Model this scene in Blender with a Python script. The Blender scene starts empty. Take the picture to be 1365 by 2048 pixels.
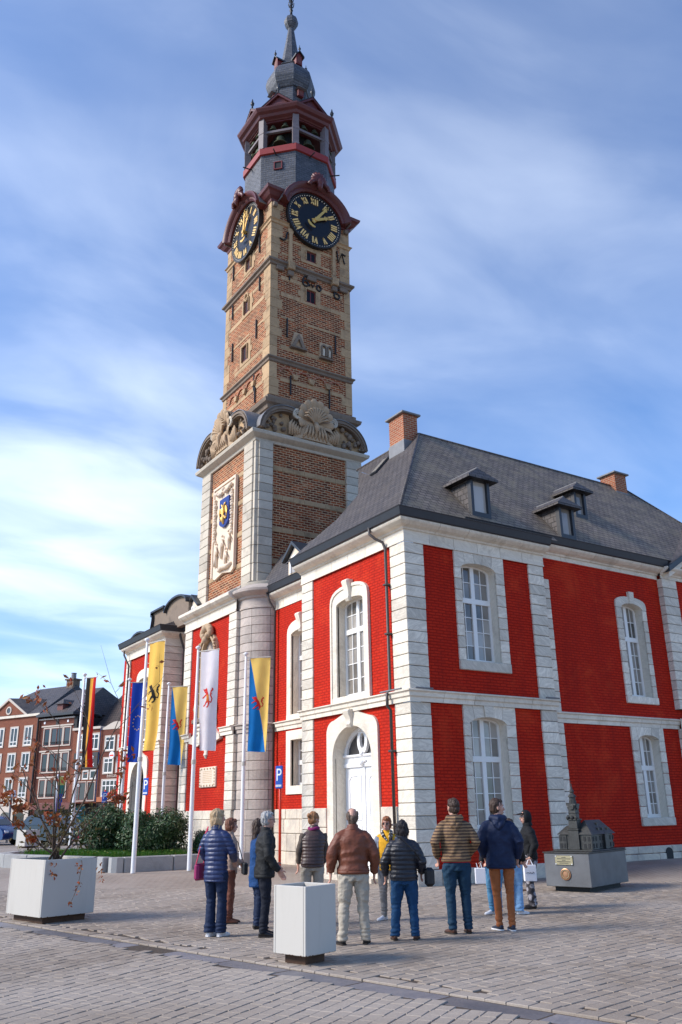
import bpy, bmesh, math, random
from mathutils import Vector, Matrix, noise
random.seed(7)
R = math.radians
pi = math.pi
scene = bpy.context.scene
col = scene.collection

# ------------------------------------------------------------------ camera
CAM = Vector((-12.774, -16.738, 1.65))
yaw, pitch, roll = -0.574248, 0.340644, -0.015811
fw = Vector((-math.sin(yaw) * math.cos(pitch), math.cos(yaw) * math.cos(pitch), math.sin(pitch)))
r0 = Vector((math.cos(yaw), math.sin(yaw), 0)); u0 = r0.cross(fw)
rt = math.cos(roll) * r0 + math.sin(roll) * u0
up = -math.sin(roll) * r0 + math.cos(roll) * u0
cd = bpy.data.cameras.new('camera'); cam = bpy.data.objects.new('camera', cd); col.objects.link(cam)
cam.matrix_world = Matrix(((rt.x, up.x, -fw.x, CAM.x), (rt.y, up.y, -fw.y, CAM.y), (rt.z, up.z, -fw.z, CAM.z), (0, 0, 0, 1)))
cd.sensor_fit = 'VERTICAL'; cd.sensor_height = 36.0; cd.lens = 36.0 * 1687.85 / 2048.0
cd.clip_start = 0.1; cd.clip_end = 5000
scene.camera = cam

# ------------------------------------------------------------------ sun and sky
SUN_AZ = (-0.86, 0.34)          # horizontal direction the light comes from
SUN_EL = R(35)
sl = math.hypot(*SUN_AZ); sd = Vector((SUN_AZ[0] / sl * math.cos(SUN_EL), SUN_AZ[1] / sl * math.cos(SUN_EL), math.sin(SUN_EL)))
ld = bpy.data.lights.new('sun', 'SUN'); ld.energy = 2.75; ld.angle = R(20); ld.color = (1.0, 0.93, 0.85)
lo = bpy.data.objects.new('sun', ld); col.objects.link(lo); lo.rotation_euler = sd.to_track_quat('Z', 'Y').to_euler()
lo.location = sd * 80

world = bpy.data.worlds.new('World'); scene.world = world; world.use_nodes = True
wt = world.node_tree; wt.nodes.clear()


def nd(nt, kind, **kw):
    n = nt.nodes.new('ShaderNode' + kind)
    for k, v in kw.items():
        if k.startswith('_'):
            setattr(n, k[1:], v)
        else:
            key = int(k[1:]) if k[0] == 'i' and k[1:].isdigit() else k.replace('__', ' ')
            s = n.inputs[key]
            if hasattr(v, 'is_output'):
                nt.links.new(v, s)
            else:
                s.default_value = v
    return n


def math_(nt, op, a, b=0.0, c=0.0, clamp=False):
    n = nt.nodes.new('ShaderNodeMath'); n.operation = op; n.use_clamp = clamp
    for i, v in enumerate((a, b, c)):
        if hasattr(v, 'is_output'):
            nt.links.new(v, n.inputs[i])
        else:
            n.inputs[i].default_value = v
    return n.outputs[0]


def vmath(nt, op, a, b=(0, 0, 0)):
    n = nt.nodes.new('ShaderNodeVectorMath'); n.operation = op
    for i, v in enumerate((a, b)):
        if hasattr(v, 'is_output'):
            nt.links.new(v, n.inputs[i])
        elif op == 'SCALE' and i == 1:
            n.inputs['Scale'].default_value = v
        else:
            n.inputs[i].default_value = v
    return n.outputs['Value'] if op in ('DOT_PRODUCT', 'LENGTH') else n.outputs[0]


def mixc(nt, fac, a, b, mode='MIX'):
    n = nt.nodes.new('ShaderNodeMix'); n.data_type = 'RGBA'; n.blend_type = mode; n.clamp_factor = True
    for s, v in ((n.inputs[0], fac), (n.inputs[6], a), (n.inputs[7], b)):
        if hasattr(v, 'is_output'):
            nt.links.new(v, s)
        elif isinstance(v, (int, float)):
            s.default_value = v
        else:
            s.default_value = (*v, 1) if len(v) == 3 else v
    return n.outputs[2]


def ramp(nt, fac, stops):
    n = nt.nodes.new('ShaderNodeValToRGB'); nt.links.new(fac, n.inputs[0])
    e = n.color_ramp.elements
    while len(e) < len(stops):
        e.new(0.5)
    for el, (p, c) in zip(e, stops):
        el.position = p
        el.color = (c, c, c, 1) if isinstance(c, (int, float)) else (*c, 1)
    return n.outputs[0]


sky = nd(wt, 'TexSky', _sky_type='NISHITA', _sun_disc=False, _sun_elevation=SUN_EL,
         _sun_rotation=math.atan2(sd.x, sd.y), _altitude=50.0, _air_density=1.0, _dust_density=0.6, _ozone_density=3.0)
tc = nd(wt, 'TexCoord')
sep = nd(wt, 'SeparateXYZ', Vector=tc.outputs['Generated'])
zz = math_(wt, 'MAXIMUM', sep.outputs[2], 0.0)
den = math_(wt, 'ADD', zz, 0.16)
cx_ = math_(wt, 'DIVIDE', sep.outputs[0], den); cy_ = math_(wt, 'DIVIDE', sep.outputs[1], den)
cv = nd(wt, 'CombineXYZ', X=cx_, Y=cy_, Z=0.0).outputs[0]
mp = nd(wt, 'Mapping', Vector=cv); mp.inputs['Rotation'].default_value = (0, 0, R(28)); mp.inputs['Scale'].default_value = (0.85, 1.55, 1)
mp.inputs['Location'].default_value = (0.55, 3.3, 0)
n1 = nd(wt, 'TexNoise', Vector=mp.outputs[0], Scale=0.62, Detail=6.0, Roughness=0.46, Distortion=0.3)
n2 = nd(wt, 'TexNoise', Vector=mp.outputs[0], Scale=2.3, Detail=7.0, Roughness=0.5, Distortion=0.5)
dens = math_(wt, 'ADD', math_(wt, 'MULTIPLY', n1.outputs[0], 0.75), math_(wt, 'MULTIPLY', n2.outputs[0], 0.25))
# the one broad bright cloud low beside the tower
cd_ = vmath(wt, 'DOT_PRODUCT', vmath(wt, 'NORMALIZE', tc.outputs['Generated']), Vector((.262, .918, .295)).normalized()[:])
cb_ = ramp(wt, cd_, [(0.968, 0.0), (0.990, 0.55), (1.0, 1.0)])
dens = math_(wt, 'ADD', dens, math_(wt, 'MULTIPLY', math_(wt, 'MULTIPLY', cb_, n2.outputs[0]), .30))
cl = ramp(wt, dens, [(0.40, 0.0), (0.52, 0.20), (0.63, 0.55), (0.78, 1.0)])
hz = math_(wt, 'POWER', math_(wt, 'SUBTRACT', 1.0, zz, clamp=True), 3.0)          # haze towards the horizon
clf = math_(wt, 'MULTIPLY', cl, 0.58)
skyt = mixc(wt, 1.0, sky.outputs[0], (0.36, 0.68, 1.02), 'MULTIPLY')
skyc = mixc(wt, clf, skyt, (8.2, 8.8, 9.6))
skyh = mixc(wt, math_(wt, 'MULTIPLY', hz, 0.36), skyc, (5.4, 6.5, 8.0))
bg = nd(wt, 'Background', Color=skyh, Strength=0.118)
wo = wt.nodes.new('ShaderNodeOutputWorld'); wt.links.new(bg.outputs[0], wo.inputs[0])

scene.view_settings.view_transform = 'Standard'
scene.view_settings.look = 'None'
scene.view_settings.exposure = 0.82
scene.view_settings.gamma = 1.0
scene.view_settings.use_curve_mapping = False
scene.cycles.use_denoising = True
scene.cycles.max_bounces = 6

# ------------------------------------------------------------------ mesh helpers


class MB:
    def __init__(s):
        s.v = []; s.f = []

    def add(s, vs, fs):
        o = len(s.v); s.v += [tuple(p) for p in vs]; s.f += [tuple(i + o for i in q) for q in fs]; return s

    def box(s, x0, x1, y0, y1, z0, z1):
        return s.add([(x0, y0, z0), (x1, y0, z0), (x1, y1, z0), (x0, y1, z0), (x0, y0, z1), (x1, y0, z1), (x1, y1, z1), (x0, y1, z1)],
                     [(0, 3, 2, 1), (4, 5, 6, 7), (0, 1, 5, 4), (1, 2, 6, 5), (2, 3, 7, 6), (3, 0, 4, 7)])

    def block(s, x0, x1, y0, y1, z0, z1, b=0.01):
        """box with chamfered edges"""
        b = min(b, (x1 - x0) * .45, (y1 - y0) * .45, (z1 - z0) * .45)
        X = (x0, x1); Y = (y0, y1); Z = (z0, z1); vs = []; ix = {}
        for i in (0, 1):
            for j in (0, 1):
                for k in (0, 1):
                    sx, sy, sz = (1 - 2 * i) * b, (1 - 2 * j) * b, (1 - 2 * k) * b
                    for a, p in enumerate(((X[i], Y[j] + sy, Z[k] + sz), (X[i] + sx, Y[j], Z[k] + sz), (X[i] + sx, Y[j] + sy, Z[k]))):
                        ix[i, j, k, a] = len(vs); vs.append(p)
        g = lambda i, j, k, a: ix[i, j, k, a]
        fs = []
        for i in (0, 1):
            fs.append([g(i, 0, 0, 0), g(i, 1, 0, 0), g(i, 1, 1, 0), g(i, 0, 1, 0)])
            fs.append([g(0, i, 0, 1), g(1, i, 0, 1), g(1, i, 1, 1), g(0, i, 1, 1)])
            fs.append([g(0, 0, i, 2), g(1, 0, i, 2), g(1, 1, i, 2), g(0, 1, i, 2)])
        for p in (0, 1):
            for q in (0, 1):
                fs.append([g(p, q, 0, 0), g(p, q, 1, 0), g(p, q, 1, 1), g(p, q, 0, 1)])
                fs.append([g(p, 0, q, 0), g(p, 1, q, 0), g(p, 1, q, 2), g(p, 0, q, 2)])
                fs.append([g(0, p, q, 1), g(1, p, q, 1), g(1, p, q, 2), g(0, p, q, 2)])
                for r_ in (0, 1):
                    fs.append([g(p, q, r_, 0), g(p, q, r_, 1), g(p, q, r_, 2)])
        return s.add(vs, fs)

    def prism(s, poly, P, d0, d1):
        """polygon in (u,z) pushed from depth d0 to d1 through the frame P(u,d,z)"""
        n = len(poly)
        vs = [P(u, d0, z) for u, z in poly] + [P(u, d1, z) for u, z in poly]
        return s.add(vs, [tuple(range(n)), tuple(range(2 * n - 1, n - 1, -1))] + [(i, (i + 1) % n, n + (i + 1) % n, n + i) for i in range(n)])

    def ring(s, outer, inner, P, d0, d1, closed=False):
        """band between two polylines of equal length, extruded"""
        n = len(outer)
        vs = [P(u, d0, z) for u, z in outer] + [P(u, d0, z) for u, z in inner] + [P(u, d1, z) for u, z in outer] + [P(u, d1, z) for u, z in inner]
        fs = []
        for i in range(n if closed else n - 1):
            j = (i + 1) % n
            fs += [(i, j, n + j, n + i), (2 * n + i, 3 * n + i, 3 * n + j, 2 * n + j), (i, 2 * n + i, 2 * n + j, j), (n + i, n + j, 3 * n + j, 3 * n + i)]
        if not closed:
            fs += [(0, n, 3 * n, 2 * n), (n - 1, 3 * n - 1, 4 * n - 1, 2 * n - 1)]
        return s.add(vs, fs)

    def tube(s, path, rad, n=8, cap=True, squash=None):
        path = [Vector(p) for p in path]; m = len(path)
        if not isinstance(rad, (list, tuple)):
            rad = [rad] * m
        vs = []; ref = None
        for i, p in enumerate(path):
            t = (path[min(i + 1, m - 1)] - path[max(i - 1, 0)]).normalized()
            if ref is None:
                ref = t.cross(Vector((0, 0, 1)) if abs(t.z) < .9 else Vector((1, 0, 0))).normalized()
            ref = (ref - t * ref.dot(t)).normalized(); b = t.cross(ref)
            for k in range(n):
                a = 2 * pi * k / n
                vs.append(p + rad[i] * (math.cos(a) * ref + math.sin(a) * b))
        fs = [(i * n + k, i * n + (k + 1) % n, (i + 1) * n + (k + 1) % n, (i + 1) * n + k) for i in range(m - 1) for k in range(n)]
        if cap:
            fs += [tuple(range(n - 1, -1, -1)), tuple((m - 1) * n + k for k in range(n))]
        return s.add(vs, fs)

    def loft(s, rings, cap=True, closed=True):
        n = len(rings[0]); m = len(rings)
        vs = [p for r_ in rings for p in r_]
        fs = [(i * n + k, i * n + (k + 1) % n, (i + 1) * n + (k + 1) % n, (i + 1) * n + k) for i in range(m - 1) for k in range(n if closed else n - 1)]
        if cap:
            fs += [tuple(range(n - 1, -1, -1)), tuple((m - 1) * n + k for k in range(n))]
        return s.add(vs, fs)

    def lathe(s, prof, c, n=16, ph=0.0, cap=True):
        return s.loft([[(c[0] + r_ * math.cos(ph + 2 * pi * k / n), c[1] + r_ * math.sin(ph + 2 * pi * k / n), c[2] + z) for k in range(n)] for r_, z in prof], cap)

    def ball(s, c, r_, n=10, m=7, sc=(1, 1, 1)):
        rings = []
        for i in range(m):
            th = pi * (i + .5) / m
            rings.append([(c[0] + sc[0] * r_ * math.sin(th) * math.cos(2 * pi * k / n), c[1] + sc[1] * r_ * math.sin(th) * math.sin(2 * pi * k / n), c[2] + sc[2] * r_ * math.cos(th)) for k in range(n)])
        return s.loft(rings)

    def build(s, name, m, parent=None, smooth=False, recalc=True, at=None, mesh_only=False):
        me = bpy.data.meshes.new(name); me.from_pydata(s.v, [], s.f)
        if recalc and len(s.f) < 60000:
            bm = bmesh.new(); bm.from_mesh(me); bmesh.ops.recalc_face_normals(bm, faces=bm.faces); bm.to_mesh(me); bm.free()
        if smooth:
            me.polygons.foreach_set('use_smooth', [True] * len(me.polygons))
            if isinstance(smooth, (int, float)) and smooth is not True:
                try:
                    me.set_sharp_from_angle(angle=smooth)
                except Exception:
                    pass
        if m is not None:
            me.materials.append(m)
        if mesh_only:
            return me
        o = bpy.data.objects.new(name, me); col.objects.link(o)
        if parent:
            o.parent = parent
        if at:
            o.location = at
        return o


def put(name, me, parent, loc=(0, 0, 0), scale=None, rz=0.0):
    o = bpy.data.objects.new(name, me); col.objects.link(o); o.parent = parent; o.location = loc
    if scale: o.scale = scale
    if rz: o.rotation_euler = (0, 0, rz)
    return o


def tag(o, label, cat=None, group=None, kind=None):
    if label: o['label'] = label
    if cat: o['category'] = cat
    if group: o['group'] = group
    if kind: o['kind'] = kind
    return o


def empty(name, loc=(0, 0, 0), rz=0.0, parent=None):
    o = bpy.data.objects.new(name, None); col.objects.link(o); o.location = loc; o.rotation_euler = (0, 0, rz); o.empty_display_size = .2
    if parent: o.parent = parent
    return o


def FL(x0):                      # frame of a wall that faces -x : u = y, d = outward
    return lambda u, d, z: (x0 - d, u, z)


def FR(y0):                      # frame of a wall that faces -y : u = x
    return lambda u, d, z: (u, y0 - d, z)


def FG(o, ang):                  # general vertical frame, u along ang, outward to the right-hand side of u
    e = (math.cos(ang), math.sin(ang)); n = (e[1], -e[0])
    return lambda u, d, z: (o[0] + u * e[0] + d * n[0], o[1] + u * e[1] + d * n[1], z)


def arch(u0, u1, z0, zs, rise, n=10, p=2.0):
    """outline of an opening from bottom left over the arch to bottom right"""
    c = (u0 + u1) / 2; w = (u1 - u0) / 2; out = [(u0, z0)]
    for i in range(n + 1):
        a = pi - pi * i / n; ca, sa = math.cos(a), math.sin(a)
        out.append((c + w * math.copysign(abs(ca) ** (2 / p), ca), zs + rise * abs(sa) ** (2 / p)))
    out.append((u1, z0)); return out


def sweep(mb, path, prof, side=1, closed=False):
    """profile (out, z) along a 2-D path with mitred corners; out is to the right (side=1) of the path"""
    n = len(path); rings = []
    P = [Vector((p[0], p[1])) for p in path]
    for i in range(n):
        a = P[i] - P[i - 1] if (i > 0 or closed) else P[1] - P[0]
        b = P[(i + 1) % n] - P[i] if (i < n - 1 or closed) else P[-1] - P[-2]
        a.normalize(); b.normalize()
        na = Vector((a.y, -a.x)) * side; nb = Vector((b.y, -b.x)) * side
        m_ = (na + nb); m_ = m_ / max(m_.dot(na), .3)
        rings.append([(P[i].x + m_.x * o, P[i].y + m_.y * o, z) for o, z in prof])
    if closed:
        rings.append(rings[0])
    return mb.loft(rings, cap=not closed)


def runs(name, mat_, parent, path, prof, side=1, piece=0.95, gap=0.006):
    """the same sweep, cut into single stones with open joints"""
    P = [Vector((p[0], p[1])) for p in path]; n = len(P)
    for i in range(n - 1):
        L = (P[i + 1] - P[i]).length; k = max(1, round(L / piece)); t = (P[i + 1] - P[i]).normalized(); nn = Vector((t.y, -t.x)) * side

        def mit(j):
            if j == 0 or j == n - 1: return nn
            a = (P[j] - P[j - 1]).normalized(); b = (P[j + 1] - P[j]).normalized()
            m_ = Vector((a.y, -a.x)) * side + Vector((b.y, -b.x)) * side
            return m_ / max(m_.dot(nn), .3)
        for q in range(k):
            a = P[i] + t * (L * q / k + (gap if q else 0)); b = P[i] + t * (L * (q + 1) / k - (gap if q < k - 1 else 0))
            ma = mit(i) if q == 0 else nn; mb_ = mit(i + 1) if q == k - 1 else nn
            m2 = MB().loft([[(a.x + ma.x * o, a.y + ma.y * o, z) for o, z in prof], [(b.x + mb_.x * o, b.y + mb_.y * o, z) for o, z in prof]])
            m2.build(name, mat_, parent)


# ------------------------------------------------------------------ materials
M = {}


def newmat(name):
    m = bpy.data.materials.new(name); m.use_nodes = True; nt = m.node_tree
    b = nt.nodes['Principled BSDF']; M[name] = m
    return m, nt, b


def link(nt, a, b):
    nt.links.new(a, b)


def simple(name, c, rough=.6, metal=0.0, spec=.4, var=0.12, sc=6.0, bump=0.0, bsc=40.0, coat=0.0):
    m, nt, b = newmat(name)
    g = nd(nt, 'NewGeometry')
    n = nd(nt, 'TexNoise', Vector=g.outputs['Position'], Scale=sc, Detail=5.0, Roughness=.6)
    f = math_(nt, 'MULTIPLY', math_(nt, 'SUBTRACT', n.outputs[0], .5), 2 * var)
    cc = mixc(nt, 1.0, c, nd(nt, 'CombineColor', Red=math_(nt, 'ADD', f, 1.0), Green=math_(nt, 'ADD', f, 1.0), Blue=math_(nt, 'ADD', f, 1.0)).outputs[0], 'MULTIPLY')
    link(nt, cc, b.inputs['Base Color'])
    b.inputs['Roughness'].default_value = rough; b.inputs['Metallic'].default_value = metal
    b.inputs['Specular IOR Level'].default_value = spec; b.inputs['Coat Weight'].default_value = coat
    if bump:
        n2_ = nd(nt, 'TexNoise', Vector=g.outputs['Position'], Scale=bsc, Detail=3.0)
        bp = nd(nt, 'Bump', Strength=bump, Distance=.02, Height=n2_.outputs[0]); link(nt, bp.outputs[0], b.inputs['Normal'])
    return m


def wall_uv(nt):
    """(u,v) along any wall or roof plane from world position and face normal"""
    g = nd(nt, 'NewGeometry'); N = g.outputs['True Normal']
    t = vmath(nt, 'NORMALIZE', vmath(nt, 'CROSS_PRODUCT', (0, 0, 1), N))
    bt = vmath(nt, 'CROSS_PRODUCT', N, t)
    u = vmath(nt, 'DOT_PRODUCT', g.outputs['Position'], t); v = vmath(nt, 'DOT_PRODUCT', g.outputs['Position'], bt)
    return nd(nt, 'CombineXYZ', X=u, Y=v, Z=0.0).outputs[0], g


def brickmat(name, c1, c2, mortar, bw=.24, bh=.08, ms=.012, var=.35, bump=.4, rough=.85, patch=None, pf=(.5, .7), wob=.012, spec=.25, mbump=1.0, dist=.02, psc=.55, stretch=1.0, streak=None):
    m, nt, b = newmat(name)
    uv, g = wall_uv(nt)
    wn = nd(nt, 'TexNoise', Vector=g.outputs['Position'], Scale=3.1, Detail=3.0)
    wv = vmath(nt, 'SCALE', vmath(nt, 'SUBTRACT', wn.outputs['Color'], (.5, .5, .5)), wob * 2)
    uvw = vmath(nt, 'ADD', uv, wv)
    br = nd(nt, 'TexBrick', Vector=uvw, Color1=(*c1, 1), Color2=(*c2, 1), Mortar=(*mortar, 1), Scale=1.0, Mortar__Size=ms, Mortar__Smooth=.25, Bias=0.0, Brick__Width=bw, Row__Height=bh)
    n = nd(nt, 'TexNoise', Vector=g.outputs['Position'], Scale=1.3, Detail=6.0, Roughness=.65)
    n2_ = nd(nt, 'TexNoise', Vector=g.outputs['Position'], Scale=22.0, Detail=4.0, Roughness=.7)
    f = math_(nt, 'ADD', math_(nt, 'MULTIPLY', math_(nt, 'SUBTRACT', n.outputs[0], .5), 2 * var), 1.0)
    f = math_(nt, 'MULTIPLY', f, math_(nt, 'ADD', .75, math_(nt, 'MULTIPLY', n2_.outputs[0], .5)))
    fc = nd(nt, 'CombineColor', Red=f, Green=f, Blue=f).outputs[0]
    cc = mixc(nt, 1.0, br.outputs[0], fc, 'MULTIPLY')
    if patch:
        mp_ = nd(nt, 'Mapping', Vector=g.outputs['Position']); mp_.inputs['Scale'].default_value = (1, 1, stretch)
        pn = nd(nt, 'TexNoise', Vector=mp_.outputs[0], Scale=psc, Detail=7.0, Roughness=.7, Distortion=.4)
        cc = mixc(nt, ramp(nt, pn.outputs[0], [(pf[0], 0.0), (pf[1], 1.0)]), cc, patch)
    if streak:
        sm_ = nd(nt, 'Mapping', Vector=g.outputs['Position']); sm_.inputs['Scale'].default_value = (3.2, 3.2, .35)
        sn_ = nd(nt, 'TexNoise', Vector=sm_.outputs[0], Scale=1.0, Detail=7.0, Roughness=.68)
        cc = mixc(nt, ramp(nt, sn_.outputs[0], [(.50, 0.0), (.74, streak[1])]), cc, streak[0])
    link(nt, cc, b.inputs['Base Color'])
    b.inputs['Roughness'].default_value = rough; b.inputs['Specular IOR Level'].default_value = spec
    hgt = math_(nt, 'ADD', math_(nt, 'MULTIPLY', math_(nt, 'SUBTRACT', 1.0, br.outputs[1]), mbump), math_(nt, 'MULTIPLY', n2_.outputs[0], .55))
    bp = nd(nt, 'Bump', Strength=bump, Distance=dist, Height=hgt); link(nt, bp.outputs[0], b.inputs['Normal'])
    return m


def stonemat(name, c, vein, stain, rough=.7, vs=9.0, rnd=.16, st=(.52, .75), vw=.35):
    m, nt, b = newmat(name)
    g = nd(nt, 'NewGeometry'); oi = nd(nt, 'ObjectInfo')
    rv = oi.outputs['Random']
    off = nd(nt, 'CombineXYZ', X=math_(nt, 'MULTIPLY', rv, 31.0), Y=math_(nt, 'MULTIPLY', rv, 17.0), Z=math_(nt, 'MULTIPLY', rv, 53.0)).outputs[0]
    p = vmath(nt, 'ADD', g.outputs['Position'], off)
    rot = nd(nt, 'VectorRotate', _rotation_type='EULER_XYZ', Vector=p)
    link(nt, nd(nt, 'CombineXYZ', X=math_(nt, 'SUBTRACT', math_(nt, 'MULTIPLY', rv, 1.6), .2), Y=math_(nt, 'SUBTRACT', math_(nt, 'MULTIPLY', rv, 1.4), .9), Z=0.3).outputs[0], rot.inputs['Rotation'])
    mp_ = nd(nt, 'Mapping', Vector=rot.outputs[0]); mp_.inputs['Scale'].default_value = (.6, .6, 3.4)
    n = nd(nt, 'TexNoise', Vector=mp_.outputs[0], Scale=vs * .35, Detail=6.0, Roughness=.55, Distortion=1.2)
    vf = ramp(nt, n.outputs[0], [(.38, 0.0), (.52, 1.0), (.58, .25), (.75, .6)])
    cc = mixc(nt, math_(nt, 'MULTIPLY', vf, vw), c, vein)
    n2_ = nd(nt, 'TexNoise', Vector=g.outputs['Position'], Scale=1.7, Detail=8.0, Roughness=.7)
    cc = mixc(nt, ramp(nt, n2_.outputs[0], [(st[0], 0.0), (st[1], .75)]), cc, stain)
    f = math_(nt, 'ADD', 1.0 - rnd * .5, math_(nt, 'MULTIPLY', rv, rnd))
    cc = mixc(nt, 1.0, cc, nd(nt, 'CombineColor', Red=f, Green=f, Blue=f).outputs[0], 'MULTIPLY')
    link(nt, cc, b.inputs['Base Color']); b.inputs['Roughness'].default_value = rough; b.inputs['Specular IOR Level'].default_value = .3
    n3 = nd(nt, 'TexNoise', Vector=g.outputs['Position'], Scale=26.0, Detail=5.0)
    bp = nd(nt, 'Bump', Strength=.25, Distance=.02, Height=math_(nt, 'ADD', n3.outputs[0], math_(nt, 'MULTIPLY', n.outputs[0], .5))); link(nt, bp.outputs[0], b.inputs['Normal'])
    return m


brickmat('red_paint', (.56, .026, .009), (.50, .021, .008), (.37, .014, .006), bw=.23, bh=.077, ms=.013, var=.16, bump=1.0, rough=.8, spec=.12, wob=.018, mbump=1.0, dist=.03, patch=(.66, .058, .018), pf=(.52, .80), psc=.7, streak=((.30, .014, .008), .6))
brickmat('tower_brick', (.105, .024, .011), (.34, .082, .026), (.50, .335, .19), bw=.27, bh=.098, ms=.016, var=.6, bump=.6, patch=(.50, .325, .18), pf=(.59, .69), psc=1.5, stretch=2.2, wob=.02, mbump=.7)
brickmat('chimney_brick', (.36, .105, .045), (.28, .07, .035), (.42, .30, .20), bw=.22, bh=.078, ms=.012, var=.35, bump=.5)
brickmat('house_brick', (.24, .072, .036), (.19, .056, .032), (.22, .11, .075), bw=.22, bh=.075, ms=.010, var=.18, bump=.3)
brickmat('house_brick_dark', (.17, .05, .03), (.13, .036, .024), (.15, .075, .055), bw=.22, bh=.075, ms=.010, var=.18, bump=.3)
brickmat('slate', (.098, .083, .080), (.064, .055, .055), (.014, .012, .012), bw=.24, bh=.16, ms=.014, var=.45, bump=.8, rough=.55, patch=(.085, .070, .060), pf=(.50, .72), psc=.9, stretch=1.6, wob=.01, spec=.4, mbump=.9)
brickmat('slate_moss', (.270, .205, .158), (.170, .132, .104), (.048, .037, .030), bw=.24, bh=.16, ms=.014, var=.45, bump=.8, rough=.65, patch=(.300, .235, .150), pf=(.46, .76), psc=1.6, stretch=1.6, wob=.01, spec=.3, mbump=.9)
brickmat('slate_blue', (.098, .100, .115), (.055, .057, .066), (.018, .018, .021), bw=.26, bh=.12, ms=.009, var=.5, bump=.8, rough=.5, wob=.01, patch=(.13, .13, .142), pf=(.56, .74), psc=1.8, spec=.45)
brickmat('pantile', (.10, .07, .06), (.07, .055, .05), (.02, .016, .015), bw=.24, bh=.28, ms=.02, var=.4, bump=1.0, rough=.7)
stonemat('blue_stone', (.80, .715, .585), (.42, .36, .285), (.52, .45, .355), rough=.65, vs=9, rnd=.36, vw=.5)
stonemat('pale_stone', (.80, .715, .585), (.54, .46, .36), (.42, .35, .265), rough=.7, rnd=.18)
stonemat('pier_stone', (.54, .45, .385), (.30, .25, .22), (.30, .26, .225), rough=.7, rnd=.28, st=(.45, .7))
stonemat('grey_quoin', (.60, .52, .41), (.38, .33, .26), (.33, .28, .22), rough=.7, rnd=.32)
stonemat('tan_stone', (.50, .335, .185), (.30, .195, .11), (.15, .10, .062), rough=.85, rnd=.25, st=(.50, .72))
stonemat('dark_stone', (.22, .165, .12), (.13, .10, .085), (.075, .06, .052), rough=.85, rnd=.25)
stonemat('carved_stone', (.50, .355, .225), (.36, .25, .155), (.22, .155, .105), rough=.85, rnd=.1, st=(.55, .8))
stonemat('white_relief', (.74, .60, .46), (.62, .49, .37), (.50, .38, .27), rough=.8, rnd=.05, st=(.6, .9))
stonemat('plinth_stone', (.72, .62, .48), (.38, .34, .31), (.34, .30, .265), rough=.75, rnd=.30, st=(.45, .7))
stonemat('kerb_stone', (.34, .335, .325), (.27, .265, .26), (.22, .21, .20), rough=.8, rnd=.12)
simple('white_paint', (.84, .81, .76), .35, var=.04, spec=.5)
simple('door_paint', (.84, .82, .80), .35, var=.03, spec=.5)
simple('gutter_metal', (.026, .028, .034), .45, var=.25, spec=.5)
simple('pipe_metal', (.055, .042, .038), .5, var=.3, spec=.5)
simple('maroon_wood', (.105, .020, .018), .45, var=.35, sc=3.0, bump=.15, spec=.5)
simple('red_trim', (.27, .032, .026), .5, var=.2)
simple('post_wood', (.17, .14, .145), .6, var=.35)
simple('lead', (.20, .195, .195), .5, var=.3, metal=.2)
simple('iron', (.018, .016, .016), .55, var=.3)
simple('bronze_bell', (.10, .12, .075), .42, metal=.7, var=.5, sc=3.0)
simple('clock_black', (.012, .011, .013), .32, var=.2, spec=.35)
simple('gold', (.83, .50, .13), .38, metal=.55, var=.2, sc=20.0, spec=.6)
simple('gold_pale', (.85, .56, .20), .5, metal=.0, var=.1)
simple('ivory', (.80, .74, .62), .5, var=.1)
simple('shield_blue', (.014, .035, .20), .4, var=.1)
simple('dark_window', (.012, .011, .012), .4, var=.3, spec=.2)
simple('red_frame', (.16, .028, .028), .5, var=.2)
simple('dark_red_wood', (.16, .05, .04), .6, var=.3)
simple('mortar', (.20, .165, .14), .95, var=.25, bump=.3)
simple('joint_dark', (.045, .038, .033), .95, var=.3)
simple('white_steel', (.52, .48, .42), .42, var=.05, sc=2.0, spec=.5)
m, nt, b = newmat('planter_steel')             # painted steel with rain streaks, dust and scuffs
g = nd(nt, 'NewGeometry'); mp_ = nd(nt, 'Mapping', Vector=g.outputs['Position']); mp_.inputs['Scale'].default_value = (5, 5, .7)
a_ = nd(nt, 'TexNoise', Vector=mp_.outputs[0], Scale=1.6, Detail=7.0, Roughness=.7); c2_ = nd(nt, 'TexNoise', Vector=g.outputs['Position'], Scale=9.0, Detail=8.0, Roughness=.75)
cc = mixc(nt, ramp(nt, a_.outputs[0], [(.50, 0.0), (.85, .5)]), (.53, .49, .43), (.40, .36, .30)); cc = mixc(nt, ramp(nt, c2_.outputs[0], [(.66, 0.0), (.72, .6)]), cc, (.30, .25, .20))
link(nt, cc, b.inputs['Base Color']); b.inputs['Roughness'].default_value = .5; b.inputs['Specular IOR Level'].default_value = .4
simple('pole_white', (.78, .76, .75), .35, var=.06, spec=.5)
simple('rust', (.09, .045, .025), .8, var=.5, sc=14.0)
simple('soil', (.035, .025, .018), .95, var=.4, sc=20.0, bump=.8)
simple('bark', (.10, .065, .045), .85, var=.35, sc=30.0, bump=.4)
simple('bronze_model', (.055, .053, .048), .42, metal=.35, var=.6, sc=9.0, bump=.25, bsc=30.0)
simple('zinc_plinth', (.135, .135, .138), .45, metal=.25, var=.5, sc=2.2, bump=.1)
simple('brass', (.42, .36, .22), .4, metal=.6, var=.2)
simple('copper_medal', (.42, .22, .12), .4, metal=.6, var=.4, sc=30.0)
simple('sign_blue', (.008, .08, .42), .4, var=.03)
simple('sign_white', (.85, .86, .88), .45, var=.02)
simple('signal_red', (.78, .055, .02), .4, var=.05)
simple('black_matte', (.012, .012, .013), .6, var=.2)
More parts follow.
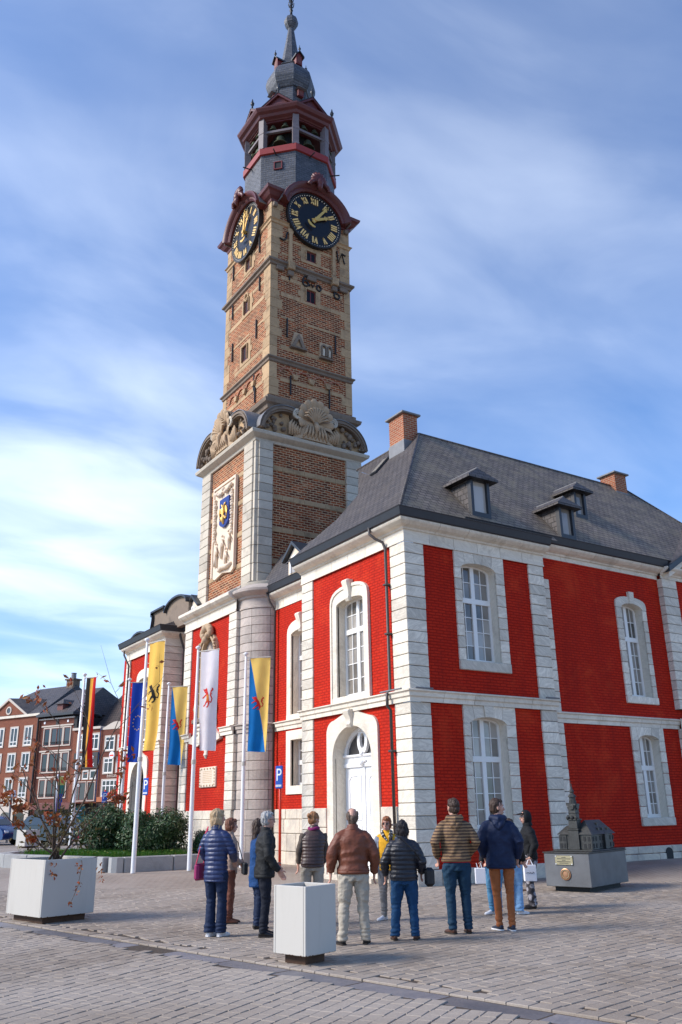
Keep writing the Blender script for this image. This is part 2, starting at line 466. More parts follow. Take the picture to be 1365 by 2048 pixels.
simple('sign_dark', (.045, .042, .042), .6, var=.1)
simple('sign_orange', (.42, .13, .05), .6, var=.1)
simple('car_blue', (.012, .04, .15), .22, var=.05, coat=.6, spec=.5)
simple('car_dark', (.018, .019, .024), .22, var=.05, coat=.6, spec=.5)
simple('car_glass', (.035, .04, .045), .06, var=.2, spec=.8)
simple('rubber', (.012, .012, .012), .75, var=.2)
simple('alloy', (.30, .30, .31), .35, metal=.8, var=.1)
simple('tail_red', (.45, .01, .01), .25, var=.05)
simple('pink_red', (.62, .05, .10), .4, var=.1)
simple('teal', (.02, .16, .15), .5, var=.1)
simple('canvas', (.58, .50, .42), .8, var=.08)

m, nt, b = newmat('pane')                       # glass with pale blinds, dark rooms and sky reflections mixed into its colour
oi = nd(nt, 'ObjectInfo'); g = nd(nt, 'NewGeometry')
pn = nd(nt, 'TexNoise', Vector=g.outputs['Position'], Scale=.9, Detail=4.0)
v_ = math_(nt, 'ADD', math_(nt, 'MULTIPLY', oi.outputs['Random'], .45), math_(nt, 'MULTIPLY', pn.outputs[0], .75))
link(nt, ramp(nt, v_, [(.28, (.06, .053, .045)), (.52, (.22, .195, .165)), (.85, (.46, .42, .37))]), b.inputs['Base Color'])
b.inputs['Roughness'].default_value = .04; b.inputs['Specular IOR Level'].default_value = .75
bn = nd(nt, 'TexNoise', Vector=g.outputs['Position'], Scale=2.2, Detail=1.0)
bp = nd(nt, 'Bump', Strength=.03, Distance=.05, Height=bn.outputs[0]); link(nt, bp.outputs[0], b.inputs['Normal'])
m, nt, b = newmat('pane_dark')
oi = nd(nt, 'ObjectInfo')
link(nt, ramp(nt, oi.outputs['Random'], [(.2, (.015, .015, .017)), (.9, (.075, .07, .07))]), b.inputs['Base Color'])
b.inputs['Roughness'].default_value = .05; b.inputs['Specular IOR Level'].default_value = .6
# ------------------------------------------------------------------ ground
def sst(a, b, x):
    t = max(0.0, min(1.0, (x - a) / (b - a))); return t * t * (3 - 2 * t)


def gz(x, y):
    return .15 * sst(3.5, 7.2, y) + .24 * sst(3.6, 7.6, x) * sst(-6, -1, y)


m, nt, b = newmat('sett')
g = nd(nt, 'NewGeometry')
rv = g.outputs['Random Per Island']
n1_ = nd(nt, 'TexNoise', Vector=g.outputs['Position'], Scale=.33, Detail=6.0, Roughness=.62)
n2_ = nd(nt, 'TexNoise', Vector=g.outputs['Position'], Scale=34.0, Detail=5.0, Roughness=.7)
c_ = ramp(nt, rv, [(0.0, (.225, .178, .138)), (.3, (.265, .212, .166)), (.7, (.285, .230, .182)), (1.0, (.325, .265, .212))])
c_ = mixc(nt, ramp(nt, n1_.outputs[0], [(.42, 0.0), (.66, .75)]), c_, (.380, .322, .270))
c_ = mixc(nt, ramp(nt, n1_.outputs[0], [(.30, .55), (.45, 0.0)]), c_, (.200, .156, .120))
f_ = math_(nt, 'ADD', .72, math_(nt, 'MULTIPLY', n2_.outputs[0], .56))
c_ = mixc(nt, 1.0, c_, nd(nt, 'CombineColor', Red=f_, Green=f_, Blue=f_).outputs[0], 'MULTIPLY')
link(nt, c_, b.inputs['Base Color']); b.inputs['Roughness'].default_value = .72; b.inputs['Specular IOR Level'].default_value = .3
bp = nd(nt, 'Bump', Strength=.45, Distance=.01, Height=n2_.outputs[0]); link(nt, bp.outputs[0], b.inputs['Normal'])

m, nt, b = newmat('far_sett')
g = nd(nt, 'NewGeometry')
mp_ = nd(nt, 'Mapping', Vector=g.outputs['Position']); mp_.inputs['Rotation'].default_value = (0, 0, R(-10))
br = nd(nt, 'TexBrick', Vector=mp_.outputs[0], Color1=(.258, .206, .162, 1), Color2=(.290, .234, .186, 1), Mortar=(.12, .092, .077, 1), Scale=1.0, Mortar__Size=.008, Brick__Width=.22, Row__Height=.135)
n1_ = nd(nt, 'TexNoise', Vector=g.outputs['Position'], Scale=.33, Detail=6.0, Roughness=.62)
c_ = mixc(nt, ramp(nt, n1_.outputs[0], [(.42, 0.0), (.66, .75)]), br.outputs[0], (.380, .322, .270))
link(nt, c_, b.inputs['Base Color']); b.inputs['Roughness'].default_value = .75
bp = nd(nt, 'Bump', Strength=.4, Distance=.01, Height=br.outputs[1]); bp.invert = True; link(nt, bp.outputs[0], b.inputs['Normal'])
simple('bed_sand', (.070, .050, .036), .95, var=.35, sc=18.0, bump=.5)
stonemat('drain_slab', (.20, .18, .178), (.095, .095, .12), (.11, .105, .118), rough=.55, rnd=.55, st=(.42, .62))

HEAD = math.atan2(math.cos(yaw), -math.sin(yaw))
DA = Vector((-9.2, -.48)); DD = Vector((.227, -.974)).normalized(); DN = Vector((-DD.y, DD.x))   # drain line, normal towards the hall
if DN.x < 0: DN = -DN


def in_view(x, y, far=23.0, half=27.5):
    dx, dy = x - CAM.x, y - CAM.y; d = math.hypot(dx, dy)
    if d < 4.9 or d > far: return False
    a = math.atan2(dy, dx) - HEAD
    return abs(math.degrees((a + pi) % (2 * pi) - pi)) < half


def free_ground(x, y):
    if x > -.12 and y > -.12: return False          # the hall stands here
    if y > 7.3: return False                        # planting bed
    return True


xs = [-2500, -400, -120, -50, -30] + [-22 + .5 * i for i in range(100)] + [32, 40, 60, 100, 300, 2500]
ys = [-2500, -400, -100, -40, -26] + [-19 + .5 * i for i in range(110)] + [40, 50, 70, 110, 300, 2500]
mb = MB(); nx = len(xs)
for yv in ys:
    for xv in xs:
        low = in_view(xv, yv, 21.2, 26.3) and (free_ground(xv, yv))
        mb.v.append((xv, yv, gz(xv, yv) - (.05 if low else .002)))
mb.f = [(j * nx + i, j * nx + i + 1, (j + 1) * nx + i + 1, (j + 1) * nx + i) for j in range(len(ys) - 1) for i in range(nx - 1)]
plaza = tag(mb.build('plaza', M['far_sett'], recalc=False), None, kind='structure')
# sand bed that shows in the joints
mb = MB()
for j, yv in enumerate(ys):
    pass
gx = [-16 + .5 * i for i in range(60)]; gy = [-16.5 + .5 * i for i in range(50)]
keep = {}
for xv in gx:
    for yv in gy:
        if in_view(xv, yv, 22.6, 29) or in_view(xv + .5, yv + .5, 22.6, 29):
            q = []
            for a_, b_ in ((xv, yv), (xv + .5, yv), (xv + .5, yv + .5), (xv, yv + .5)):
                if (a_, b_) not in keep:
                    keep[a_, b_] = len(mb.v); mb.v.append((a_, b_, gz(a_, b_) - .013))
                q.append(keep[a_, b_])
            mb.f.append(tuple(q))
mb.build('joint_sand', M['bed_sand'], plaza, recalc=False)


def sett_mesh(mb, cx, cy, ang, L, W, dz=0.0, tilt=(0, 0), g_=.0048, ch=.005):
    ca, sa = math.cos(ang), math.sin(ang); l, w = L / 2 - g_, W / 2 - g_; z0 = gz(cx, cy) + dz
    jit = [random.uniform(-.004, .004) for _ in range(8)]
    vs = []
    for ins, z in ((0, -.03), (0, -ch), (ch, 0.0)):
        for k, (a_, b_) in enumerate(((-1, -1), (1, -1), (1, 1), (-1, 1))):
            u = a_ * (l - ins) + jit[k]; v = b_ * (w - ins) + jit[k + 4]
            vs.append((cx + u * ca - v * sa, cy + u * sa + v * ca, z0 + z + tilt[0] * u + tilt[1] * v))
    fs = [(8, 9, 10, 11)]
    for r_ in (0, 4):
        for k in range(4):
            fs.append((r_ + k, r_ + (k + 1) % 4, r_ + 4 + (k + 1) % 4, r_ + 4 + k))
    mb.add(vs, fs)


setts = []
random.seed(11)


def sett_field(ang, W, lens, ok):
    e = Vector((math.cos(ang), math.sin(ang))); n_ = Vector((-e.y, e.x)); o = Vector((-7.5, -8.0))
    for r_ in range(-110, 130):
        u = -22 + random.uniform(0, .3); wob = random.uniform(-.006, .006)
        while u < 26:
            L = random.choice(lens) * random.uniform(.94, 1.06)
            c = o + e * (u + L / 2) + n_ * (r_ * W + wob)
            if in_view(c.x, c.y, 22.3) and free_ground(c.x, c.y):
                s = (c - DA).dot(DN)
                if ok(s):
                    setts.append((c.x, c.y, ang + random.uniform(-.012, .012), L, W + random.uniform(-.006, .006), random.uniform(-.0025, .0025), (random.uniform(-.009, .009), random.uniform(-.009, .009))))
            u += L


sett_field(R(10), .142, (.20, .24, .27), lambda s: s > .285)
sett_field(R(31), .150, (.17, .20, .22), lambda s: s < -.335)
t = -14.0
while t < 15:
    L = random.uniform(.19, .25); c = DA + DD * (t + L / 2) + DN * .115
    if in_view(c.x, c.y, 22) and free_ground(c.x, c.y):
        setts.append((c.x, c.y, math.atan2(DD.y, DD.x), L, .20, random.uniform(.004, .012), (0, random.uniform(-.02, .02))))
    t += L
setts.sort(key=lambda q: math.hypot(q[0] - CAM.x, q[1] - CAM.y))
# those close to the frame's lower edge show largest: they are single stones


def seen(q):
    d = Vector((q[0], q[1], 0)) - CAM
    x_, y_, z_ = d.dot(rt), d.dot(up), d.dot(fw)
    return abs(x_ / z_ * 1687.85) < 690 and abs(y_ / z_ * 1687.85) < 1030


near = [q for q in setts if seen(q)][:300]; nearset = set(near)
for q in near:
    mb = MB(); sett_mesh(mb, *q); mb.build('paving_sett', M['sett'], plaza, recalc=False)
mb = MB()
for q in setts:
    if q not in nearset: sett_mesh(mb, *q)
tag(mb.build('paving_setts', M['sett'], plaza, recalc=False), None, kind='stuff')
# drainage channel: flat slabs with one open grate
dang = math.atan2(DD.y, DD.x); gt = (Vector((-8.36, -5.05)) - DA).dot(DD); t = -12.0
while t < 15:
    L = random.uniform(.95, 1.15)
    if t < gt - .42 < t + L: L = gt - .42 - t
    if abs(t - (gt - .42)) < 1e-6:
        t = gt + .42; continue
    c = DA + DD * (t + L / 2) - DN * .155
    if in_view(c.x, c.y, 22):
        mb = MB(); sett_mesh(mb, c.x, c.y, dang, L, .33, -.012, g_=.005, ch=.01); mb.build('channel_slab', M['drain_slab'], plaza, recalc=False)
    t += L
c = DA + DD * gt - DN * .155
gr = empty('drain_grate', (c.x, c.y, -.03), dang)
tag(gr, 'rusty iron drain grate set between the channel slabs', 'drain grate')
mb = MB().box(-.41, .41, -.16, .16, -.02, -.012); mb.build('sump', M['black_matte'], gr)
mb = MB()
for yy in (-.15, .135): mb.box(-.41, .41, yy, yy + .015, -.012, .012)
for xx in (-.41, .395): mb.box(xx, xx + .015, -.135, .135, -.012, .012)
mb.build('grate_frame', M['rust'], gr)
me = MB().box(-.008, .008, -.135, .135, -.010, .010).build('bar', M['rust'], mesh_only=True)
for k in range(19): put('grate_bar', me, gr, (-.37 + k * .041, 0, 0))
# ------------------------------------------------------------------ town hall
hall = tag(empty('town_hall', (0, 0, 0)), 'bright red painted town hall with pale stone quoins, white windows and slate roof', 'building')


def cells(mb, P, u0, u1, z0, z1, holes, d=0.0):
    us = sorted({u0, u1, *[h for q in holes for h in (q[0], q[1])]}); zs = sorted({z0, z1, *[h for q in holes for h in (q[2], q[3])]})
    for i in range(len(us) - 1):
        for j in range(len(zs) - 1):
            uc, zc = (us[i] + us[i + 1]) / 2, (zs[j] + zs[j + 1]) / 2
            if any(q[0] < uc < q[1] and q[2] < zc < q[3] for q in holes): continue
            mb.add([P(us[i], d, zs[j]), P(us[i + 1], d, zs[j]), P(us[i + 1], d, zs[j + 1]), P(us[i], d, zs[j + 1])], [(0, 1, 2, 3)])


def quoins(parent, mat_, boxes, z0, z1, ch=.292, gap=.007, bev=.012, name='quoin_stone', jit=.012):
    """stack of stones; boxes = (x0,x1,y0,y1) footprint"""
    n = max(1, round((z1 - z0) / ch)); hgt = (z1 - z0) / n
    x0, x1, y0, y1 = boxes
    me = [MB().block(x0, x1, y0, y1, gap, hgt - gap, bev).build(name, mat_, mesh_only=True)]
    for k in range(n):
        o = put(name, me[0], parent, (random.uniform(-jit, jit) * .3, random.uniform(-jit, jit) * .3, z0 + k * hgt))
    MB().box(x0 + .022, x1 - .022, y0 + .022, y1 - .022, z0, z1).build('quoin_core', M['joint_dark'], parent)


def window(parent, P, u0, u1, z0, zs, rise, transom, rows, cols=4, depth=.26, lower=None, surround=None, keystone=None, sill=True, smat='pale_stone', pane='pane'):
    """white casement window: two leaves below and above a transom, small panes"""
    fr = MB(); c = (u0 + u1) / 2
    d0, d1 = -depth - .05, -depth + .01; fwid = .075
    fr.ring(arch(u0, u1, z0, zs, rise), arch(u0 + fwid, u1 - fwid, z0 + fwid, zs, max(rise - fwid * .6, .01)), P, d0, d1)
    fr.prism([(u0, z0), (u1, z0), (u1, z0 + fwid + .02), (u0, z0 + fwid + .02)], P, d0, d1 + .004)
    fr.prism([(c - .065, z0 + .05), (c + .065, z0 + .05), (c + .065, zs + rise - .03), (c - .065, zs + rise - .03)], P, d0, d1 + .012)
    if transom: fr.prism([(u0 + .02, transom - .07), (u1 - .02, transom - .07), (u1 - .02, transom + .07), (u0 + .02, transom + .07)], P, d0, d1 + .02)
    b = .022; half = cols // 2
    zones = ([(z0 + fwid, transom - .07, rows[0]), (transom + .07, zs + rise - .02, rows[1])] if transom else [(z0 + fwid, zs + rise - .02, rows[0])])
    panes = []
    for side in (-1, 1):
        a0, a1 = (u0 + fwid, c - .065) if side < 0 else (c + .065, u1 - fwid)
        for k in range(1, half):
            uu = a0 + (a1 - a0) * k / half
            fr.prism([(uu - b / 2, z0 + .06), (uu + b / 2, z0 + .06), (uu + b / 2, zs + rise * .7), (uu - b / 2, zs + rise * .7)], P, d0 + .01, d1 - .012)
        for (za, zb, nr) in zones:
            for r_ in range(1, nr):
                zr = za + (zb - za) * r_ / nr
                fr.prism([(a0 - .01, zr - b / 2), (a1 + .01, zr - b / 2), (a1 + .01, zr + b / 2), (a0 - .01, zr + b / 2)], P, d0 + .012, d1 - .014)
            for r_ in range(nr):
                for k in range(half):
                    panes.append((a0 + (a1 - a0) * k / half, a0 + (a1 - a0) * (k + 1) / half, za + (zb - za) * r_ / nr, za + (zb - za) * (r_ + 1) / nr))
    w = fr.build('window', M['white_paint'], parent)
    wd = (u1 - u0) / 2
    for (a0, a1, b0, b1) in panes:
        lim = lambda u: zs + rise * math.sqrt(max(0.0, 1 - ((u - c) / wd) ** 2)) - .02
        poly = [(a0, b0), (a1, b0), (a1, min(b1, lim(a1))), (a0, min(b1, lim(a0)))]
        if min(poly[2][1], poly[3][1]) <= b0 + .02: continue
        MB().prism(poly, P, d0 + .018, d0 + .026).build('pane', M[pane], w)
    # reveal lining
    MB().ring(arch(u0 - .02, u1 + .02, z0 - .02, zs, rise + .02), arch(u0, u1, z0, zs, rise), P, -depth - .12, .0).build('reveal', M[smat], w)
    MB().prism([(u0 - .05, z0 - .05), (u1 + .05, z0 - .05), (u1 + .05, zs + rise + .05), (u0 - .05, zs + rise + .05)], P, -depth - .14, -depth - .13).build('room_backing', M['black_matte'], w)  # black sheet stands in for the unlit room behind the glass
    return w


def jambs(w, P, o0, o1, i0, i1, z0, z1, ch=.30, d0=-.02, d1=.05, mat_='blue_stone'):
    n = max(1, round((z1 - z0) / ch)); h_ = (z1 - z0) / n
    for a, b_ in ((o0, i0), (i1, o1)):
        for k in range(n):
            q = [P(a, d0, z0 + k * h_ + .006), P(b_, d1 + random.uniform(-.004, .004), z0 + (k + 1) * h_ - .006)]
            xs_ = sorted((q[0][0], q[1][0])); ys_ = sorted((q[0][1], q[1][1])); zs_ = sorted((q[0][2], q[1][2]))
            MB().block(*xs_, *ys_, *zs_, .01).build('jamb_stone', M[mat_], w)


def sill(w, P, u0, u1, z0, z1, d1=.075, mat_='blue_stone'):
    q = [P(u0, -.28, z0), P(u1, d1, z1)]
    MB().block(*sorted((q[0][0], q[1][0])), *sorted((q[0][1], q[1][1])), z0, z1, .014).build('sill', M[mat_], w)


def head_stones(w, P, o0, o1, i0, i1, zs, rise, ztop, d1=.05, mat_='blue_stone', key=True):
    """flat-topped stone head cut into two shoulders, two voussoirs and a keystone"""
    c = (i0 + i1) / 2; wd = (i1 - i0) / 2
    cuts = [o0, c - .47, c - .13, c + .13, c + .47, o1]; tops = [o0, c - .52, c - .17, c + .17, c + .52, o1]
    lim = lambda u: zs + rise * math.sqrt(max(0.0, 1 - min(1, abs((u - c) / wd)) ** 2)) if i0 < u < i1 else zs
    for k in range(5):
        a, b_ = cuts[k], cuts[k + 1]; g_ = .005
        bot = [(a + g_ + (b_ - a - 2 * g_) * t_ / 6) for t_ in range(7)]
        poly = []
        for u in bot:
            poly.append((u, lim(u)))
        ta, tb = tops[k], tops[k + 1]
        poly += [(tb - (g_ if k < 4 else 0), ztop), (ta + (g_ if k else 0), ztop)]
        # jamb bearing of the outer stones
        MB().prism(poly, P, -.12, d1 + (.035 if k == 2 and key else 0.0)).build('keystone' if k == 2 else 'head_stone', M[mat_], w)


PL, PR = FL(0.0), FR(0.0)
YA = 5.23; XA = 5.0; ZF = 8.25; ZS0, ZS1 = 4.155, 4.45
# --- red brick walls
mb = MB()
cells(mb, PL, .3, 5.0, 1.6, 8.4, [(1.88, 3.30, 4.42, 7.35), (1.66, 3.54, 0, 3.82)])
cells(mb, PR, .3, 4.7, .30, 8.4, [(1.82, 3.10, 5.28, 7.99), (1.82, 3.09, 1.15, 3.89)])
cells(mb, FL(.9), 5.1, 9.0, 1.6, 8.4, [(6.15, 7.52, 4.45, 7.35), (6.2, 7.52, 2.3, 3.88)])
YM = .14; PM = FR(YM)
cells(mb, PM, 4.6, 11.0, .2, 8.75, [(8.38, 9.36, 4.74, 7.63), (8.38, 9.33, 1.32, 3.66)])
PC = FR(YM - .12)
cells(mb, PC, 11.0, 24, .2, 8.75, [])
mb.build('brick_wall', M['red_paint'], hall, recalc=False)
PB = FL(0.0); YB0, YB1 = 16.55, 21.25
mb = MB()
cells(mb, PB, YB0 + .3, YB1 - .2, .2, 8.4, [(18.2, 19.5, 4.45, 7.3), (18.0, 19.75, 0.2, 3.75)])
cells(mb, FL(.9), 13.2, YB0 + .1, .2, 8.4, [])
cells(mb, FL(.02), YB1 + .2, YB1 + .5, .2, 8.4, [])
mb.build('far_brick_wall', M['red_paint'], hall, recalc=False)
MB().box(.05, .9, YB0 + .06, YB0 + .2, .2, 8.6).build('return_wall', M['red_paint'], hall)
# far end walls so that nothing is open from the side
for q in ([(5.0, YM, 0), (5.0, -.0, 0), (5.0, 0, 8.6), (5.0, YM, 8.6)], [(0, YA, 0), (.9, YA, 0), (.9, YA, 8.6), (0, YA, 8.6)], [(.0, YB1, 0), (7, YB1, 0), (7, YB1, 9), (.0, YB1, 9)]):
    MB().add(q, [(0, 1, 2, 3)]).build('side_wall', M['red_paint'], hall, recalc=False)

# --- quoins
for (a, b_) in ((.34, ZS0), (ZS1, ZF)):
    quoins(hall, M['blue_stone'], (-.05, .585, -.05, .60), a, b_)
    quoins(hall, M['blue_stone'], (4.38, 4.97, -.05, .10), a, b_)
    quoins(hall, M['blue_stone'], (-.05, .2, 4.60, 5.23), a if a > 1 else -.02, b_)
    quoins(hall, M['blue_stone'], (10.36, 11.08, YM - .20, YM + .1), a if a > 1 else .55, 8.62 if b_ > 5 else 3.88)
    quoins(hall, M['blue_stone'], (-.05, .9, YB0, YB0 + .62), a, b_)
    quoins(hall, M['blue_stone'], (-.05, .2, YB1 - .5, YB1), a, b_)
quoins(hall, M['blue_stone'], (4.96, 5.30, YM - .06, YM + .1), 4.12, 7.95, ch=.3)
quoins(hall, M['blue_stone'], (4.96, 5.33, YM - .06, YM + .1), .55, 3.86, ch=.3)

# --- plinths
zp = 1.74


def plinth_face(P, u0, u1, z0, z1, d=.05, rows=(.62, .62, .5), name='plinth_stone', lo=.5, hi=1.0):
    z = z0; tot = sum(rows)
    for k, rr in enumerate(rows):
        hh = (z1 - z0) * rr / tot; u = u0
        while u < u1 - .02:
            L = min(random.uniform(lo, hi), u1 - u)
            if u1 - u - L < .2: L = u1 - u
            q = [P(u + .006, -.05, z + .006), P(u + L - .006, d + random.uniform(-.008, .008), z + hh - .006)]
            MB().block(*sorted((q[0][0], q[1][0])), *sorted((q[0][1], q[1][1])), z + .006, z + hh - .006, .016).build(name, M['plinth_stone'], hall)
            u += L
        z += hh


plinth_face(PL, .60, 1.36, 0, zp); plinth_face(PL, 3.91, 4.60, 0, zp)
plinth_face(FL(.9), 5.25, 8.75, 0, zp - .3, d=.10)
plinth_face(FL(.9), 5.25, 8.75, zp - .3, zp, d=.07, rows=(1,))
plinth_face(PR, -.09, 5.02, -.03, .34, d=.09, rows=(1,), lo=.55, hi=.85)
plinth_face(PM, 5.03, 10.4, .1, .60, d=.07, rows=(.6, .4), lo=.5, hi=1.0)
plinth_face(PC, 10.3, 20, .1, .60, d=.12, rows=(.6, .4), lo=.5, hi=1.0)
plinth_face(PL, -.09, .6, 0, .34, d=.09, rows=(1,))
vent = tag(MB().prism(arch(8.93, 9.22, .24, .42, .12), PM, .0, .085).build('cellar_vent', M['black_matte'], hall), None)

# --- string course, frieze and cornice in single stones
S_PROF = [(0, ZS0), (.045, ZS0), (.05, ZS0 + .10), (.09, ZS0 + .13), (.10, ZS0 + .22), (.15, ZS0 + .25), (.15, ZS1 - .02), (0, ZS1 + .015)]
pA = [(4.97, 0), (0, 0), (0, 5.23)]          # walked from the right end round the corner
runs('string_stone', M['pale_stone'], hall, [(4.99, -.05), (-.05, -.05), (-.05, 5.23)], S_PROF, side=-1)
runs('string_stone', M['pale_stone'], hall, [(.9, 5.24), (.9, 8.9)], S_PROF, side=-1)
MS = [(o, z - .29) for o, z in S_PROF]
runs('string_stone', M['pale_stone'], hall, [(10.38, YM), (5.0, YM)], MS, side=-1)
runs('string_stone', M['pale_stone'], hall, [(15, YM - .14), (10.34, YM - .14)], MS, side=-1)
runs('string_stone', M['pale_stone'], hall, [(.9, YB0), (-.03, YB0), (-.03, YB1)], S_PROF, side=-1)
FRZ = [(0, ZF), (.03, ZF + .0), (.03, ZF + .05), (.012, ZF + .06), (.012, 8.58), (0, 8.58)]
CORN = [(0, 8.56), (.06, 8.58), (.08, 8.62), (.20, 8.66), (.29, 8.72), (.32, 8.76), (.32, 8.80), (0, 8.82)]
GUT = [(.10, 8.80), (.34, 8.80), (.38, 8.82), (.44, 9.0), (.46, 9.03), (.42, 9.05), (.10, 8.98)]
wall_a = [(4.99, -.045), (-.045, -.045), (-.045, 5.25)]
for prof, nm, mt, pc in ((FRZ, 'frieze_stone', 'pale_stone', .85), (CORN, 'cornice_stone', 'pale_stone', 1.0)):
    runs(nm, M[mt], hall, wall_a, prof, side=-1, piece=pc)
    runs(nm, M[mt], hall, [(.9, 5.3), (.9, 9.0)], prof, side=-1, piece=pc)
    runs(nm, M[mt], hall, [(.9, YB0 - .02), (-.045, YB0 - .02), (-.045, YB1 + .02)], prof, side=-1, piece=pc)
    runs(nm, M[mt], hall, [(.9, 14.8), (.9, YB0 - .1)], prof, side=-1, piece=pc)
FRZ2 = [(o, z + .33) for o, z in FRZ[:4]] + [(.012, 8.80), (0, 8.80)]
CORN2 = [(o, z + .16) for o, z in CORN]; GUT2 = [(o, z + .15) for o, z in GUT]
runs('frieze_stone', M['pale_stone'], hall, [(10.36, YM), (5.06, YM)], [(0, 8.60), (.03, 8.6), (.03, 8.64), (.012, 8.65), (.012, 8.79), (0, 8.79)], side=-1, piece=.9)
runs('cornice_stone', M['pale_stone'], hall, [(10.36, YM), (5.06, YM)], CORN2, side=-1, piece=1.0)
runs('frieze_stone', M['pale_stone'], hall, [(15.5, YM - .16), (10.34, YM - .16)], [(0, 8.62), (.03, 8.62), (.03, 8.66), (.012, 8.67), (.012, 8.79), (0, 8.79)], side=-1, piece=.9)
runs('cornice_stone', M['pale_stone'], hall, [(15.5, YM - .16), (10.34, YM - .16)], CORN2, side=-1, piece=1.0)
for path, prof in ((wall_a, GUT), ([(.9, 5.2), (.9, 9.0)], GUT), ([(10.5, YM), (1.9, YM)], GUT2), ([(.9, YB0), (-.045, YB0), (-.045, YB1 + .1)], GUT), ([(.9, 14.8), (.9, YB0 - .4)], GUT)):
    sweep(MB(), path, prof, side=-1).build('gutter', M['gutter_metal'], hall)

# --- windows of the near pavilion
w = window(hall, PL, 1.91, 3.27, 4.60, 7.17, .13, 6.42, (4, 2))
MB().ring(arch(1.67, 3.53, 4.40, 7.22, .43, p=2.6), arch(1.91, 3.27, 4.40, 7.17, .13), PL, -.04, .055).build('surround', M['pale_stone'], w)
MB().ring(arch(1.64, 3.56, 4.40, 7.24, .45, p=2.6), arch(1.71, 3.49, 4.40, 7.22, .38, p=2.6), PL, 0, .085).build('surround_moulding', M['pale_stone'], w)
sill(w, PL, 1.66, 3.54, 4.38, 4.60, .07, 'pale_stone')


def scroll_key(w, P, c, z0, z1, wd=.13):
    pr = [(.02, z0), (.10, z0 - .02), (.15, z0 + .05), (.13, z0 + .12), (.15, (z0 + z1) / 2), (.20, z1 - .14), (.23, z1 - .05), (.19, z1), (.02, z1)]
    rings = []
    for k, s_ in ((-1, .75), (-.8, 1), (.8, 1), (1, .75)):
        rings.append([P(c + k * (wd * (.75 + .5 * (z - z0) / (z1 - z0))), d * s_, z) for d, z in pr])
    MB().loft(rings).build('keystone', M['pale_stone'], w, smooth=.6)


scroll_key(w, PL, 2.59, 7.22, 7.80)
w = window(hall, PR, 1.85, 3.09, 5.30, 7.80, .17, 6.98, (4, 2))
jambs(w, PR, 1.62, 3.40, 1.85, 3.09, 5.30, 7.80); head_stones(w, PR, 1.62, 3.40, 1.85, 3.09, 7.80, .17, ZF - .004, key=False); sill(w, PR, 1.62, 3.40, 5.05, 5.30)
w = window(hall, PR, 1.84, 3.07, 1.18, 3.70, .17, 2.85, (4, 2))
jambs(w, PR, 1.62, 3.40, 1.84, 3.07, 1.18, 3.70); head_stones(w, PR, 1.62, 3.40, 1.84, 3.07, 3.70, .17, ZS0 - .004); sill(w, PR, 1.62, 3.40, .93, 1.18)
# main wall windows
w = window(hall, PM, 8.38, 9.36, 4.76, 7.46, .16, 6.55, (4, 2))
jambs(w, PM, 8.13, 9.55, 8.38, 9.36, 4.76, 7.46, ch=.32)
MB().ring(arch(8.13, 9.55, 7.465, 7.60, .24, p=2.4), arch(8.38, 9.36, 7.465, 7.47, .16), PM, -.05, .05).build('arch_stone', M['blue_stone'], w)
MB().prism([(8.78, 7.62), (8.96, 7.62), (8.99, 8.0), (8.75, 8.0)], PM, -.02, .09).build('keystone', M['blue_stone'], w)
sill(w, PM, 8.13, 9.55, 4.55, 4.76)
w = window(hall, PM, 8.38, 9.33, 1.34, 3.48, .16, 2.72, (4, 2))
jambs(w, PM, 8.12, 9.57, 8.38, 9.33, 1.34, 3.48, ch=.3); head_stones(w, PM, 8.12, 9.57, 8.38, 9.33, 3.48, .16, 3.86, key=False); sill(w, PM, 8.12, 9.57, 1.12, 1.34)
# recessed bay
PE = FL(.9)
w = window(hall, PE, 6.15, 7.50, 4.60, 7.17, .13, 6.42, (4, 2))
MB().ring(arch(5.92, 7.76, 4.40, 7.22, .43, p=2.6), arch(6.15, 7.50, 4.40, 7.17, .13), PE, -.04, .055).build('surround', M['pale_stone'], w)
sill(w, PE, 5.92, 7.76, 4.38, 4.60, .07, 'pale_stone'); scroll_key(w, PE, 6.83, 7.22, 7.80)
w = window(hall, PE, 6.2, 7.50, 2.42, 3.80, .01, 3.12, (2, 2))
MB().ring([(5.9, 2.17), (5.9, 4.1), (7.79, 4.1), (7.79, 2.17)], [(6.2, 2.42), (6.2, 3.81), (7.5, 3.81), (7.5, 2.42)], PE, -.06, .05, closed=True).build('surround', M['pale_stone'], w)
# far pavilion window and doorway
w = window(hall, PB, 18.2, 19.5, 4.60, 7.1, .13, 6.4, (4, 2))
MB().ring(arch(17.95, 19.75, 4.40, 7.18, .43, p=2.6), arch(18.2, 19.5, 4.40, 7.1, .13), PB, -.04, .055).build('surround', M['pale_stone'], w)


